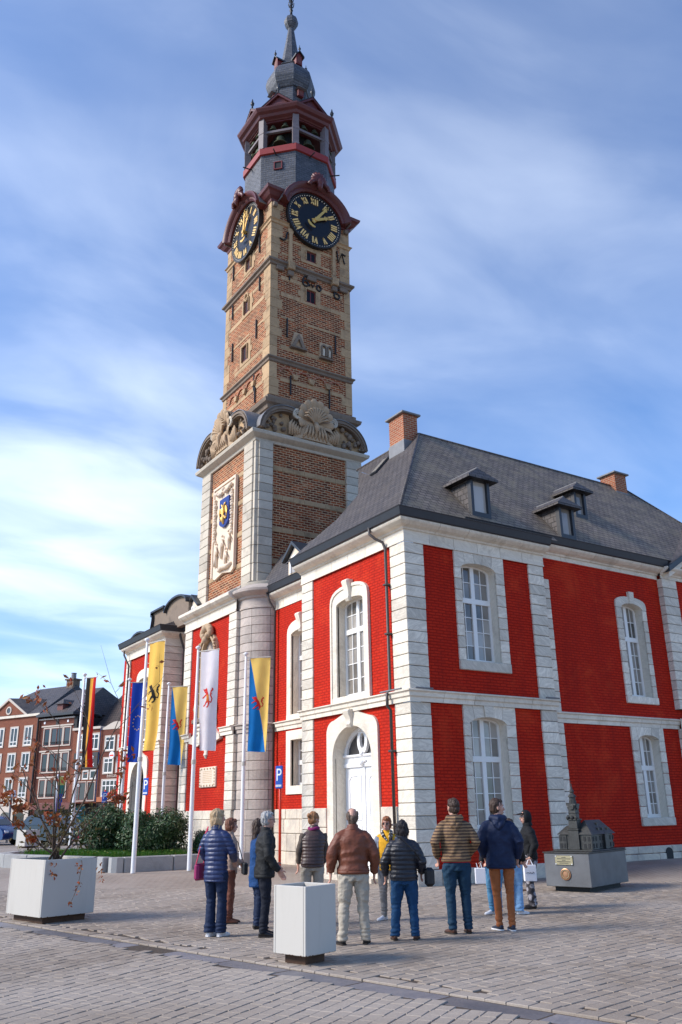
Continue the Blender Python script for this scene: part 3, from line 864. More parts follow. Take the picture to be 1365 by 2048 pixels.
def doorway(P, c, hw, zs, rise, name, dark=False, z0=0.0):
    d = empty(name, P(c, 0, z0), parent=hall); d.location = (0, 0, 0)
    ow = hw + .30
    outer = [(c - ow, z0)] + [(c - ow, zs + .1), (c - ow, zs + .62)]
    # concave shoulder
    for k in range(7):
        a = R(90 * k / 6); outer.append((c - ow + .38 * (1 - math.cos(a)) + .0, zs + .66 + .34 * math.sin(a) * 1.0))
    outer += [(c - .3, zs + 1.15), (c, zs + 1.2)]
    outer = outer + [(2 * c - u, z) for u, z in outer[-2::-1]]
    n = len(outer); inn = arch(c - hw, c + hw, z0, zs, rise, n=n - 3)
    MB().ring(outer, inn, P, -.05, .065).build('door_surround', M['pale_stone'], d)
    MB().ring(arch(c - hw - .02, c + hw + .02, z0, zs, rise + .02), arch(c - hw, c + hw, z0, zs, rise), P, -.5, -.03).build('reveal', M['pale_stone'], d)
    if dark:
        MB().prism(arch(c - hw, c + hw, z0, zs, rise), P, -.48, -.42).build('dark_opening', M['black_matte'], d); return d  # black panel put in for the darkness of the open doorway
    D = -.36
    # arched fanlight frame
    MB().ring(arch(c - hw, c + hw, zs + .06, zs + .06, rise - .06), arch(c - hw + .13, c + hw - .13, zs + .06, zs + .06, rise - .2), P, D - .06, D + .05).build('fanlight_frame', M['door_paint'], d)
    MB().prism(arch(c - hw + .1, c + hw - .1, zs + .04, zs + .05, rise - .17), P, D - .03, D - .015).build('fanlight_glass', M['pane_dark'], d)
    ov = [(c + .24 * math.cos(2 * pi * k / 20), zs + .42 + .33 * math.sin(2 * pi * k / 20)) for k in range(20)]; iv = [(c + .12 * math.cos(2 * pi * k / 20), zs + .42 + .2 * math.sin(2 * pi * k / 20)) for k in range(20)]
    MB().ring(ov, iv, P, D - .02, D + .07, closed=True).build('oval_frame', M['door_paint'], d)
    mb = MB()
    for k in range(5): mb.ball(P(c + .1 * math.cos(pi * k / 4), D + .08, zs + .70 + .07 * math.sin(pi * k / 4)), .05)
    mb.ball(P(c, D + .08, zs + .1), .07).ball(P(c, D + .08, zs - .13), .09, sc=(1, 1, 1.1)).ball(P(c - .12, D + .07, zs - .1), .05).ball(P(c + .12, D + .07, zs - .1), .05)
    mb.build('carved_ornament', M['door_paint'], d, smooth=True)
    tp = [(.0, zs - .26), (.06, zs - .24), (.07, zs - .16), (.03, zs - .12), (.03, zs + .0), (.09, zs + .03), (.10, zs + .08), (0, zs + .09)]
    MB().loft([[P(c - hw, D + o, z) for o, z in tp], [P(c + hw, D + o, z) for o, z in tp]]).build('transom', M['door_paint'], d)
    for s_ in (-1, 1):
        a0, a1 = sorted((c + s_ * .012, c + s_ * hw)); leaf = MB().prism([(a0, z0 + .05), (a1, z0 + .05), (a1, zs - .24), (a0, zs - .24)], P, D - .06, D).build('door_leaf', M['door_paint'], d)
        b0, b1 = a0 + .15, a1 - .15
        for (q0, q1, top) in ((z0 + .22, z0 + .68, 0), (z0 + .80, z0 + 1.28, 0), (z0 + 1.42, zs - .42, .12)):
            pts = [(b0, q0), (b1, q0), (b1, q1 - top)] + ([(b1 - .1, q1 - top * .2), (b0 + .1, q1)] if top else []) + [(b0, q1 - (0 if not top else top * .2))]
            if not top: pts = [(b0, q0), (b1, q0), (b1, q1), (b0, q1)]
            cu = sum(p[0] for p in pts) / len(pts); cz = sum(p[1] for p in pts) / len(pts)
            ins = [(cu + (u - cu) * .80, cz + (z - cz) * (1 - .2 * (b1 - b0) / max(.3, q1 - q0))) for u, z in pts]
            MB().ring(pts, ins, P, D - .01, D + .022, closed=True).build('panel_moulding', M['door_paint'], leaf)
            MB().prism([(cu + (u - cu) * .68, cz + (z - cz) * .8) for u, z in pts], P, D - .01, D + .014).build('door_panel', M['door_paint'], leaf)
    MB().prism([(c - .035, z0 + .05), (c + .035, z0 + .05), (c + .035, zs - .25), (c - .035, zs - .25)], P, D - .02, D + .03).build('meeting_rail', M['door_paint'], d)
    MB().block(*sorted((P(c - hw - .2, -.3, 0)[0], P(c + hw + .2, .3, 0)[0])), *sorted((P(c - hw - .2, -.3, 0)[1], P(c + hw + .2, .3, 0)[1])), z0 - .05, z0 + .10, .01).build('doorstep', M['plinth_stone'], d)
    return d


dw = doorway(PL, 2.60, .93, 3.0, .80, 'doorway')
scroll_key(dw, PL, 2.62, 3.78, 4.22, .14)
doorway(PB, 18.9, .80, 2.95, .75, 'doorway', dark=True, z0=.15)

# --- downpipes
def pipe(path, r_=.055):
    MB().tube(path, r_ * .72, 10).build('downpipe', M['pipe_metal'], hall, smooth=True)


pipe([(-.40, 1.02, 8.9), (-.40, 1.0, 8.66), (-.30, .86, 8.50), (-.16, .74, 8.40), (-.12, .68, 8.2), (-.12, .68, 4.5), (-.22, .68, 4.4), (-.22, .68, 4.1), (-.12, .68, 4.0), (-.12, .68, .2)])
for z in (7.2, 5.9, 3.0, 1.3): MB().block(-.19, .0, .60, .76, z, z + .05, .01).build('pipe_bracket', M['pipe_metal'], hall)
pipe([(.50, 8.62, 8.9), (.6, 8.55, 8.5), (.78, 8.5, 8.2), (.78, 8.5, .1)])
pipe([(.45, YB0 - .28, 8.9), (.5, YB0 - .3, 8.6), (.72, YB0 - .22, 8.1), (.72, YB0 - .22, .2)], .07)
pipe([(-.3, YB1 - .25, 8.9), (-.3, YB1 - .3, 8.5), (-.13, YB1 - .55, 8.0), (-.13, YB1 - .55, .2)])
# thin wires running along the string course
MB().tube([(-.2, .1, 4.47), (-.2, 1.0, 4.47)], .022, 6).build('cable_cover', M['lead'], hall)
MB().tube([(.0, -.2, 4.47), (.55, -.2, 4.47)], .022, 6).build('cable_cover', M['lead'], hall)
MB().tube([(4.45, -.2, 4.47), (4.95, -.2, 4.47)], .022, 6).build('cable_cover', M['lead'], hall)

# --- roofs
SL = 1.183
rz_ = lambda t: 9.0 + SL * (t + .4)
XRg, ZR = 3.37, 13.46
mb = MB()
# slope that faces -x over the near pavilion, hip at the corner, silhouette towards the tower
A_, B_, H_, K_, T_ = (-.42, -.42, 8.98), (-.42, 5.68, 8.98), (1.85, 4.15, rz_(1.85)), (XRg, 8.6, ZR), (XRg, XRg, ZR)
K_ = (XRg, 7.1, ZR); RP = lambda x, y: (x, y, rz_(x))
mb.add([A_, T_, K_, RP(2.41, 4.9), RP(1.48, 4.28), RP(.66, 4.25), RP(.1, 5.0), B_], [tuple(range(8))])
MB().add([RP(2.41, 4.9), (3.26, 6.82, 13.3), (3.71, 7.5, 13.45), (3.69, 7.5, 12.71), RP(1.48, 4.28)], [tuple(range(5))]).build('valley_slates', M['slate'], hall, recalc=False)
# slope that faces -y : pavilion and main block in one plane
XE = 14.0
MB().add([A_, (5.3, -.42, 8.98), (5.3, -.2, rz_(-.2)), (XE + 3.2, -.2, rz_(-.2)), (XE - .4, XRg, ZR), T_], [(0, 1, 2, 3, 4, 5)]).build('mossy_slope', M['slate_moss'], hall, recalc=False)
# far end slope, back slopes
mb.add([(XE + 3.2, -.2, rz_(-.2)), (XE + 3.2, 7, rz_(-.2)), (XE - .4, XRg, ZR)], [(0, 1, 2)])
mb.add([T_, (XE - .4, XRg, ZR), (XE + 3.2, 7, 9.3), (6.9, 7, 9.3)], [(0, 1, 2, 3)])
# far side of the pavilion hip and the lower roof over the recessed bay
MB().add([(.46, 5.5, 8.98), (.46, 9.2, 8.98), (1.6, 9.6, 10.6), (1.7, 5.0, 10.6)], [(0, 1, 2, 3)]).build('bay_roof', M['slate'], hall, recalc=False)
# ridge beyond the tower and far pavilion roof
fr_ = MB(); fr_.add([(.46, 14.4, 8.98), (.46, YB0 - .4, 8.98), (2.6, YB0 - .4, 10.0), (2.6, 14.4, 10.0)], [(0, 1, 2, 3)]); fr_.build('link_roof', M['slate'], hall, recalc=False)
pr_ = MB().add([(-.42, YB0 - .42, 8.98), (-.42, YB1 + .1, 8.98), (1.6, YB1 - .6, 9.9), (1.6, YB0 + .6, 9.9)], [(0, 1, 2, 3)]); pr_.add([(-.42, YB0 - .42, 8.98), (1.6, YB0 + .6, 9.9), (1.6, YB0 - .42, 8.98)], [(0, 1, 2)]); pr_.build('far_pavilion_roof', M['slate'], hall, recalc=False)
roof = mb.build('slate_roof', M['slate'], hall, recalc=False)
# ridge and hip rolls
for a, b_ in ((A_, T_), (T_, (XE - .4, XRg, ZR)), (T_, K_), ((XE - .4, XRg, ZR), (XE + 3.2, -.2, rz_(-.2)))):
    MB().tube([a, b_], .045, 8).build('ridge_roll', M['slate'], roof, smooth=True)
# pediment of the central pavilion
PQ = FR(YM - .18)
gl_ = lambda x: 9.16 + .60 * (x - 10.72)
MB().prism([(10.75, 8.95), (17.0, 8.95), (17.0, gl_(17) - .4), (10.95, 8.95)], PQ, -.1, .0).build('tympanum', M['tan_stone'], hall)
for a, b_ in (((10.35, 8.95), (15.0, 12.05)),):
    du, dz = b_[0] - a[0], b_[1] - a[1]
    MB().prism([(10.5, gl_(10.5) - .40), (17, gl_(17) - .40), (17, gl_(17) - .18), (10.5, gl_(10.5) - .18)], PQ, -.1, .22).build('raking_cornice', M['pale_stone'], hall)
    MB().prism([(10.4, gl_(10.4) - .19), (17, gl_(17) - .19), (17, gl_(17)), (10.4, gl_(10.4))], PQ, -.1, .34).build('gutter', M['gutter_metal'], hall)
    MB().add([PQ(10.4, .30, gl_(10.4) + .01), PQ(17, .30, gl_(17) + .01), (17, -.4 + (gl_(17) - 9) / SL, gl_(17) + .01), (10.4, -.3, gl_(10.4) + .01)], [(0, 1, 2, 3)]).build('pediment_roof', M['slate'], hall, recalc=False)

# --- dormers on the -y slope
def dormer(x0, x1, y, z0, z1, zpk, ov=.2):
    d = empty('dormer', (0, 0, 0), parent=roof); P = FR(y)
    yb = lambda z: -.4 + (z - 9.0) / SL
    MB().ring([(x0, z0 - .06), (x0, z1), (x1, z1), (x1, z0 - .06)], [(x0 + .1, z0 + .08), (x0 + .1, z1 - .06), (x1 - .1, z1 - .06), (x1 - .1, z0 + .08)], P, -.12, .02, closed=True).build('dormer_frame', M['gutter_metal'], d)
    MB().prism([(x0 + .08, z0 + .06), (x1 - .08, z0 + .06), (x1 - .08, z1 - .04), (x0 + .08, z1 - .04)], P, -.10, -.07).build('pane', M['pane'], d)
    mb = MB()
    for k in range(7):
        zz_ = z0 + .1 + k * (z1 - z0 - .18) / 7
        mb.prism([(x0 + .1, zz_), (x1 - .1, zz_), (x1 - .1, zz_ + .02), (x0 + .1, zz_ + .02)], P, -.09, -.05)
    if False: mb.build('louvre', M['gutter_metal'], d)
    for xx in (x0 + .01, x1 - .01):
        MB().add([(xx, y, z0 - .08), (xx, y, z1), (xx, yb(z1), z1)], [(0, 1, 2)]).build('dormer_cheek', M['slate'], d, recalc=False)
    xm = (x0 + x1) / 2; yp = y - ov; pk = zpk
    L0, R0, PK = (x0 - ov, yp, z1 + .02), (x1 + ov, yp, z1 + .02), (xm - .02, yp + .22, pk)
    Lb, Rb, Pb = (x0 - ov, yb(z1 + .02), z1 + .02), (x1 + ov, yb(z1 + .02), z1 + .02), (xm - .02, yb(pk), pk)
    mb = MB().add([L0, R0, PK, Lb, Rb, Pb], [(0, 2, 5, 3), (1, 4, 5, 2), (0, 1, 2)])
    low = [(p[0], p[1], p[2] - .07) for p in (L0, R0, Rb, Lb)]
    mb.add([L0, R0, Rb, Lb] + low, [(0, 1, 5, 4), (1, 2, 6, 5), (3, 0, 4, 7), (4, 5, 6, 7)])
    mb.build('dormer_roof', M['slate'], d, recalc=False)
    MB().tube([PK, Pb], .03, 6).build('ridge_roll', M['lead'], d)


dormer(2.35, 3.06, -.08, 9.42, 10.50, 10.86)
dormer(5.68, 6.32, -.22, 9.26, 10.24, 10.56)
dormer(7.78, 8.34, .95, 10.62, 11.52, 11.84)
# --- chimneys on the ridge
def chimney(x0, x1, y0, y1, z0, z1):
    c = MB().box(x0, x1, y0, y1, z0, z1).build('chimney', M['chimney_brick'], roof)
    MB().block(x0 - .1, x1 + .1, y0 - .1, y1 + .1, z1, z1 + .07, .015).build('chimney_cap', M['lead'], c)
    MB().block(x0 - .03, x1 + .03, y0 - .03, y1 + .03, z0, z0 + .55, .01).build('flashing', M['lead'], c)


chimney(2.78, 3.36, 3.42, 4.22, 12.6, 14.1)
chimney(12.75, 13.4, 3.1, 3.8, 12.6, 13.9)
# skylight on the -x slope
sk = MB(); f_ = lambda x, y, d: (x - d * .76, y, rz_(x) + d * .65)
for d0, d1, a in ((.0, .07, 0), ):
    sk.add([f_(2.25, 4.28, d1), f_(2.25, 4.62, d1), f_(2.85, 4.62, d1), f_(2.85, 4.28, d1), f_(2.25, 4.28, d0), f_(2.25, 4.62, d0), f_(2.85, 4.62, d0), f_(2.85, 4.28, d0)],
           [(0, 1, 2, 3), (0, 4, 5, 1), (1, 5, 6, 2), (2, 6, 7, 3), (3, 7, 4, 0)])
s_ = sk.build('skylight', M['gutter_metal'], roof)
MB().add([f_(2.3, 4.32, .08), f_(2.3, 4.58, .08), f_(2.8, 4.58, .08), f_(2.8, 4.32, .08)], [(0, 1, 2, 3)]).build('pane', M['pane'], s_, recalc=False)

# --- small pedimented dormers and curved gables on the -x side
def gable_dormer(x, y, w_, z0, zt):
    d = empty('gable_dormer', (0, 0, 0), parent=roof); P = FL(x)
    MB().prism([(y - w_, z0), (y + w_, z0), (y + w_, zt - .42), (y, zt - .06), (y - w_, zt - .42)], P, -.5, 0).build('gable_front', M['white_relief'], d)
    for s1 in (-1, 1):
        MB().prism([(y, zt), (y + s1 * (w_ + .22), zt - .5), (y + s1 * (w_ + .22), zt - .40), (y, zt + .12)], P, -1.4, .14).build('gable_roof', M['gutter_metal'], d)
    MB().ring(arch(y - w_ * .62, y + w_ * .62, z0 + .02, z0 + .25, .36), arch(y - w_ * .46, y + w_ * .46, z0 + .02, z0 + .25, .25), P, -.02, .05).build('arch_trim', M['white_paint'], d)
    MB().prism(arch(y - w_ * .47, y + w_ * .47, z0 + .02, z0 + .25, .26), P, -.01, .012).build('pane', M['pane'], d)


gable_dormer(.45, 6.55, .42, 9.05, 10.0)
gable_dormer(.40, 14.75, .45, 9.0, 9.95)
# curved gable over the far pavilion
P = FL(.25)
cg = empty('curved_gable', (0, 0, 0), parent=roof)
prof = [(21.9, 8.95)]
for k in range(9): a = pi * k / 8; prof.append((20.6 + 1.15 * math.cos(a), 8.98 + .50 * math.sin(a)))
for k in range(7): a = R(90 * k / 6); prof.append((19.35 - .55 * math.sin(a), 9.05 + .85 * (1 - math.cos(a))))
prof += [(18.98, 9.92), (18.98, 10.08), (17.45, 10.08), (17.4, 9.80)]
for k in range(11): a = pi * k / 10; prof.append((16.15 + 1.2 * math.cos(a), 9.80 + .42 * math.sin(a)))
prof += [(14.9, 8.95)]
MB().prism(prof, P, -.5, 0).build('gable_front', M['dark_stone'], cg)
MB().ring([(u, z + .08) for u, z in prof[1:-1]], prof[1:-1], P, -.7, .14).build('gable_coping', M['gutter_metal'], cg)
# ------------------------------------------------------------------ bell tower
tower = tag(empty('bell_tower', (3.2, 12.1, 0)), 'tall brick belfry with two black clock dials, open bell chamber and slate spire', 'tower')
tower.location = (0, 0, 0)
TB = M['tower_brick']
# --- ground stage
mb = MB(); cells(mb, FL(0), 10.35, 13.8, 1.5, 8.6, [(11.55, 12.62, 5.3, 7.8)]); mb.build('red_panel_wall', M['red_paint'], tower, recalc=False)
MB().box(.06, 5.3, 9.8, 14.4, 0, 9.3).build('stage_core', M['pier_stone'], tower)
for (a, b_) in ((1.74, 4.155), (4.45, 8.36)):
    quoins(tower, M['blue_stone'], (-.05, .2, 9.80, 10.41), a, b_)
    quoins(tower, M['blue_stone'], (-.05, .2, 13.74, 14.36), a, b_)


def curved_blocks(cx, cy, r_, angs, z0, z1, ch=.295, name='pier_stone', mat_='pier_stone', gap=.006):
    n = max(1, round((z1 - z0) / ch)); hh = (z1 - z0) / n
    for a0, a1 in zip(angs[:-1], angs[1:]):
        k = 5; ga = gap / r_
        rings = []
        for i in range(k + 1):
            a = R(a0) + ga + (R(a1 - a0) - 2 * ga) * i / k; c_, s_ = math.cos(a), math.sin(a)
            rings.append([(cx + q * c_, cy + q * s_, z) for q, z in ((r_ - .25, gap), (r_ - .012, gap), (r_, gap + .012), (r_, hh - gap - .012), (r_ - .012, hh - gap), (r_ - .25, hh - gap))])
        me = MB().loft(rings).build(name, M[mat_], mesh_only=True)
        for q in range(n): put(name, me, tower, (random.uniform(-.004, .004), random.uniform(-.004, .004), z0 + q * hh))
    MB().lathe([(r_ - .02, z0), (r_ - .02, z1)], (cx, cy, 0), 40).build('pier_core', M['joint_dark'], tower)


PC_, PR_ = (1.10, 9.66), 1.02
AN = [168, 210, 248, 290]
curved_blocks(*PC_, PR_ + .10, AN, 0, 1.42, ch=.47)
curved_blocks(*PC_, PR_ + .05, AN, 1.42, 1.74, ch=.32)
curved_blocks(*PC_, PR_, AN, 1.74, 4.155); curved_blocks(*PC_, PR_, AN, 4.45, 8.36)
curved_blocks(1.10, 14.5, PR_, [70, 120, 170], 0, 8.36, ch=.6)
arcp = lambda r_, c=PC_: [(c[0] + r_ * math.cos(R(a)), c[1] + r_ * math.sin(R(a))) for a in range(288, 166, -8)]
strp = [(o, z) for o, z in S_PROF]
runs('string_stone', M['pale_stone'], tower, [(-.05, 9.80), (-.05, 10.75)], S_PROF, side=-1)
runs('string_stone', M['pale_stone'], tower, [(-.05, 13.4), (-.05, 14.38)], S_PROF, side=-1)
sweep(MB(), arcp(PR_), S_PROF, side=-1).build('pier_string', M['pier_stone'], tower, smooth=.5)
# plinth of the tower front
for u0_, u1_ in ((9.85, 10.45), (10.45, 11.3), (11.3, 12.1), (12.1, 12.9), (12.9, 13.7), (13.7, 14.4)):
    for z0_, z1_, dd in ((0, .5, .1), (.5, .98, .09), (.98, 1.44, .09), (1.44, 1.74, .06)):
        MB().block(-dd, .1, u0_ + .006, u1_ - .006, z0_ + .006, z1_ - .006, .016).build('plinth_stone', M['plinth_stone'], tower)
TC = [(0, 8.36), (.04, 8.36), (.04, 8.42), (.015, 8.44), (.015, 8.70), (.08, 8.73), (.10, 8.79), (.24, 8.84), (.33, 8.92), (.34, 9.0), (.30, 9.04), (0, 9.22)]
runs('tower_cornice', M['pale_stone'], tower, [(-.045, 9.82), (-.045, 14.4)], TC, side=-1, piece=1.1)
sweep(MB(), arcp(PR_ - .01), TC, side=-1).build('pier_cornice', M['pier_stone'], tower, smooth=.5)
MB().lathe([(1.02, 9.1), (1.04, 9.32), (.6, 9.45)], (1.12, 9.72, 0), 32).build('pier_cap', M['grey_quoin'], tower, smooth=.5)
MB().loft([[(-.12, 9.85, 9.1), (-.12, 14.4, 9.1), (5.4, 14.5, 9.1), (5.4, 9.75, 9.1)], [(.42, 9.72, 9.52), (.42, 14.55, 9.52), (5.35, 14.55, 9.52), (5.35, 9.72, 9.52)]]).build('weathering_course', M['grey_quoin'], tower)
# --- niche with a standing statue
P = FL(0)
ni = empty('niche', (0, 0, 0), parent=tower)
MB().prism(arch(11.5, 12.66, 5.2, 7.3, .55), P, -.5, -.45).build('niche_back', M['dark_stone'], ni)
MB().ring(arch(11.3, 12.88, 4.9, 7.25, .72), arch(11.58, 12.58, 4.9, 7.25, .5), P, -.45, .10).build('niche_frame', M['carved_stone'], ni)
MB().ring(arch(11.38, 12.80, 4.9, 7.25, .64), arch(11.46, 12.72, 4.9, 7.25, .57), P, .08, .16).build('niche_moulding', M['carved_stone'], ni)
mb = MB()
for k in range(9):
    a = pi * k / 8; mb.ball(P(12.08 + .33 * math.cos(a), .16, 7.95 + .22 * math.sin(a)), .13, sc=(1, 1, 1.2))
for q in ((12.08, 8.12, .17), (11.9, 7.85, .12), (12.27, 7.85, .12), (12.08, 7.7, .15)): mb.ball(P(q[0], .2, q[1]), q[2])
for s_ in (-1, 1):
    for k in range(4): mb.ball(P(12.08 + s_ * (.62 + .03 * k), .14, 7.62 - k * .12), .06)
tag(mb.build('niche_crest', M['carved_stone'], ni, smooth=True), None, kind='stuff')
mb = MB()
st = []
for r_, z in ((.25, 5.75), (.24, 6.0), (.20, 6.35), (.165, 6.6), (.19, 6.85), (.20, 7.02), (.12, 7.14), (.06, 7.2)):
    st.append([(.2 + r_ * .8 * math.cos(2 * pi * k / 20) * (1 + .09 * math.sin(7 * 2 * pi * k / 20 + z * 2)), 12.08 + r_ * math.sin(2 * pi * k / 20) * (1 + .09 * math.sin(5 * 2 * pi * k / 20)), z) for k in range(20)])
mb.loft(st).ball((.17, 12.08, 7.32), .11, sc=(.9, .85, 1.15)).tube([(.12, 12.24, 6.98), (.0, 12.24, 6.78), (-.04, 12.1, 6.82)], [.06, .05, .04]).tube([(.12, 11.92, 6.98), (.0, 11.88, 6.76), (-.04, 12.0, 6.72)], [.06, .05, .04])
mb.ball((.0, 12.02, 6.95), .08, sc=(.8, .8, 1.3)).ball((-.01, 12.02, 7.1), .06)
mb.build('statue', M['white_relief'], ni, smooth=True)
MB().block(-.06, .4, 11.72, 12.44, 5.6, 5.76, .02).build('statue_base', M['white_relief'], ni)
pd = MB().block(-.04, .35, 11.62, 12.54, 4.9, 5.6, .03); pd.build('niche_pedestal', M['carved_stone'], ni)
mb = MB()
for s_ in (-1, 1):
    mb.tube([P(12.08 + s_ * .68, .12, 4.95), P(12.08 + s_ * .76, .15, 5.25), P(12.08 + s_ * .68, .16, 5.5), P(12.08 + s_ * .74, .13, 5.75)], [.06, .10, .07, .05])
mb.tube([P(11.7, .07, 5.05), P(12.08, .09, 4.98), P(12.46, .07, 5.05)], .04).tube([P(11.75, .07, 5.4), P(12.08, .09, 5.3), P(12.4, .07, 5.4)], .045)
mb.build('pedestal_scroll', M['carved_stone'], ni, smooth=True)
for z0_, z1_, hw, dd in ((4.72, 4.88, .82, .28), (4.58, 4.72, .66, .22), (4.44, 4.58, .52, .16)):
    MB().block(-dd, .1, 12.08 - hw, 12.08 + hw, z0_, z1_, .03).build('console_step', M['dark_stone'] if z0_ > 4.6 else M['pale_stone'], ni)
MB().loft([[(-.0 - dd * math.cos(pi * k / 10 - pi / 2) + .0, 12.08 + hw * math.sin(pi * k / 10 - pi / 2), z) for k in range(11)] for dd, hw, z in ((.2, .42, 4.45), (.18, .36, 4.2), (.11, .24, 3.9), (.06, .12, 3.7), (.1, .13, 3.6), (.03, .04, 3.48))]).build('console_pendant', M['pale_stone'], ni, smooth=.7)
for s_ in (-1, 1):
    pts = [(12.08 + s_ * .40, 4.5), (12.08 + s_ * .55, 4.62), (12.08 + s_ * .70, 4.55), (12.08 + s_ * .95, 4.35), (12.08 + s_ * 1.3, 4.22), (12.08 + s_ * 1.34, 4.08), (12.08 + s_ * .9, 4.0), (12.08 + s_ * .55, 3.92), (12.08 + s_ * .36, 3.98)]
    MB().prism(pts, P, -.02, .13).build('console_scroll', M['pale_stone'], ni)
    mb = MB().tube([P(12.08 + s_ * u, .14, z) for u, z in ((.5, 4.45), (.6, 4.5), (.66, 4.4), (.6, 4.3), (.53, 4.35))], .03); mb.build('console_volute', M['pale_stone'], ni, smooth=True)
PZ = .42
pq = MB().block(-.06, .02, 11.12, 12.48, 2.08 + PZ, 2.76 + PZ, .02).build('inscription_plaque', M['white_relief'], tower)
mb = MB()
for k in range(9):
    for q in ((11.3 + k * .122, 2.70 + PZ), (11.3 + k * .122, 2.14 + PZ)):
        if (k + int(q[1] * 3)) % 2: mb.ball(P(q[0], .06, q[1]), .035, n=6, m=4)
for k in range(6):
    for u_ in (11.20, 12.40): mb.ball(P(u_, .06, 2.17 + PZ + k * .10), .03, n=6, m=4)
mb.build('plaque_border', M['carved_stone'], pq, smooth=True)
mb = MB()
for k in range(7):
    u_ = 11.42
    while u_ < 12.14:
        l_ = random.uniform(.04, .13); mb.box(-.064, -.059, u_, min(u_ + l_, 12.16), 2.60 + PZ - k * .06, 2.62 + PZ - k * .06); u_ += l_ + .03
tag(mb.build('plaque_lettering', M['tan_stone'], pq), None)

# --- second stage
X0, X1, Y0, Y1 = .55, 5.30, 9.76, 14.55
MB().box(X0 + .03, X1, Y0 + .03, Y1, 9.45, 15.25).build('second_stage_wall', TB, tower)
GQ = M['grey_quoin']
quoins(tower, GQ, (.47, .85, 9.88, 10.62), 9.5, 15.1, ch=.36)
quoins(tower, GQ, (.66, 1.25, 9.66, 9.95), 9.5, 15.1, ch=.36)
quoins(tower, GQ, (.53, .80, 9.74, 9.97), 9.5, 15.1, ch=.72, name='corner_stone')
quoins(tower, GQ, (.47, .8, 13.76, 14.6), 9.5, 15.1, ch=.36)
quoins(tower, GQ, (4.62, 5.36, 9.68, 9.95), 9.5, 15.1, ch=.36)
for z in (14.02, 12.84, 11.54, 10.30):
    n_ = 7
    for k in range(n_):
        a0 = 1.255 + k * (4.615 - 1.255) / n_; MB().block(a0, a0 + (4.615 - 1.255) / n_ - .006, 9.765, 9.95, z, z + .19, .008).build('band_stone', M['tan_stone'], tower)
    for (a0, a1) in ((10.625, 11.24), (13.24, 13.755)):
        MB().block(.555, .75, a0, a1, z, z + .19, .008).build('band_stone', M['tan_stone'], tower)
# relief panel with the blue shield
P = FL(.55)
rp = MB().prism([(11.26, 10.42), (11.55, 10.28), (12.3, 10.42), (13.0, 10.28), (13.24, 10.40), (13.24, 14.12), (11.26, 14.12)], P, -.02, .07).build('relief_panel', M['white_relief'], tower)
MB().ring([(11.22, 10.4), (11.22, 14.16), (13.28, 14.16), (13.28, 10.4)], [(11.31, 10.4), (11.31, 14.07), (13.19, 14.07), (13.19, 10.4)], P, .0, .12).build('panel_frame', M['white_relief'], rp)
mb = MB()
for k in range(15):
    for u_ in (11.47, 13.03):
        mb.ball(P(u_ + .03 * math.sin(k * 2.1), .13, 13.6 - k * .125), .060 + .012 * (k % 3), n=7, m=5)
for k in range(11):
    t_ = k / 10; mb.ball(P(11.55 + 1.4 * t_, .15, 13.86 - .20 * math.sin(pi * t_) * abs(math.cos(pi * t_)) ** .3), .075 + .02 * (k % 2), n=7, m=5)
mb.build('garland', M['white_relief'], rp, smooth=True)
mb = MB()
def relief_fig(mb, u, z, h, lean=0.0):
    mb.tube([P(u, .1, z), P(u + lean * .4, .14, z + h * .45), P(u + lean, .13, z + h * .8)], [.05, .075, .06], 8).ball(P(u + lean * 1.1, .14, z + h * .93), .055, n=8, m=6)
    mb.tube([P(u + lean * .8, .15, z + h * .75), P(u + lean * .8 - .18, .17, z + h * .55), P(u + lean * .8 - .1, .18, z + h * .42)], .04, 6)
relief_fig(mb, 12.78, 10.75, 1.05, .06); relief_fig(mb, 12.35, 11.0, .95, -.1); relief_fig(mb, 11.65, 11.2, .8, .03); relief_fig(mb, 11.95, 10.5, .85, -.05)
mb.tube([P(12.6, .1, 10.55), P(12.2, .14, 10.62), P(11.8, .14, 10.55), P(11.45, .1, 10.62)], [.06, .12, .1, .05], 8)
mb.tube([P(12.95, .1, 11.4), P(12.9, .13, 11.1), P(12.97, .13, 10.8)], .05, 6)
mb.build('carved_figure', M['white_relief'], rp, smooth=True)
sh = MB().prism([(11.68, 13.44), (12.52, 13.44), (12.52, 12.42), (12.36, 12.30), (12.10, 12.22), (11.84, 12.30), (11.68, 12.42)], P, .07, .17).build('shield', M['shield_blue'], rp)
mb = MB()
mb.tube([P(12.1, .2, 13.12), P(12.1, .21, 12.92), P(12.1, .2, 12.68), P(12.1, .2, 12.5), P(12.1, .19, 12.34)], [.035, .075, .06, .085, .03], 8)
for s_ in (-1, 1):
    mb.tube([P(12.1 + s_ * .05, .2, 13.0), P(12.1 + s_ * .12, .21, 13.15), P(12.1 + s_ * .2, .2, 13.2)], [.03, .035, .02], 7)
    for k in range(4):
        mb.tube([P(12.1 + s_ * .1, .2, 12.95 - k * .05), P(12.1 + s_ * (.26 + .02 * k), .2, 13.02 - k * .05), P(12.1 + s_ * (.36 - .035 * k), .19, 12.82 - k * .10)], [.04, .045, .018], 6)
    mb.tube([P(12.1 + s_ * .08, .2, 12.65), P(12.1 + s_ * .22, .2, 12.52), P(12.1 + s_ * .3, .2, 12.56)], [.05, .04, .02], 6)
mb.build('eagle', M['gold'], sh, smooth=True)
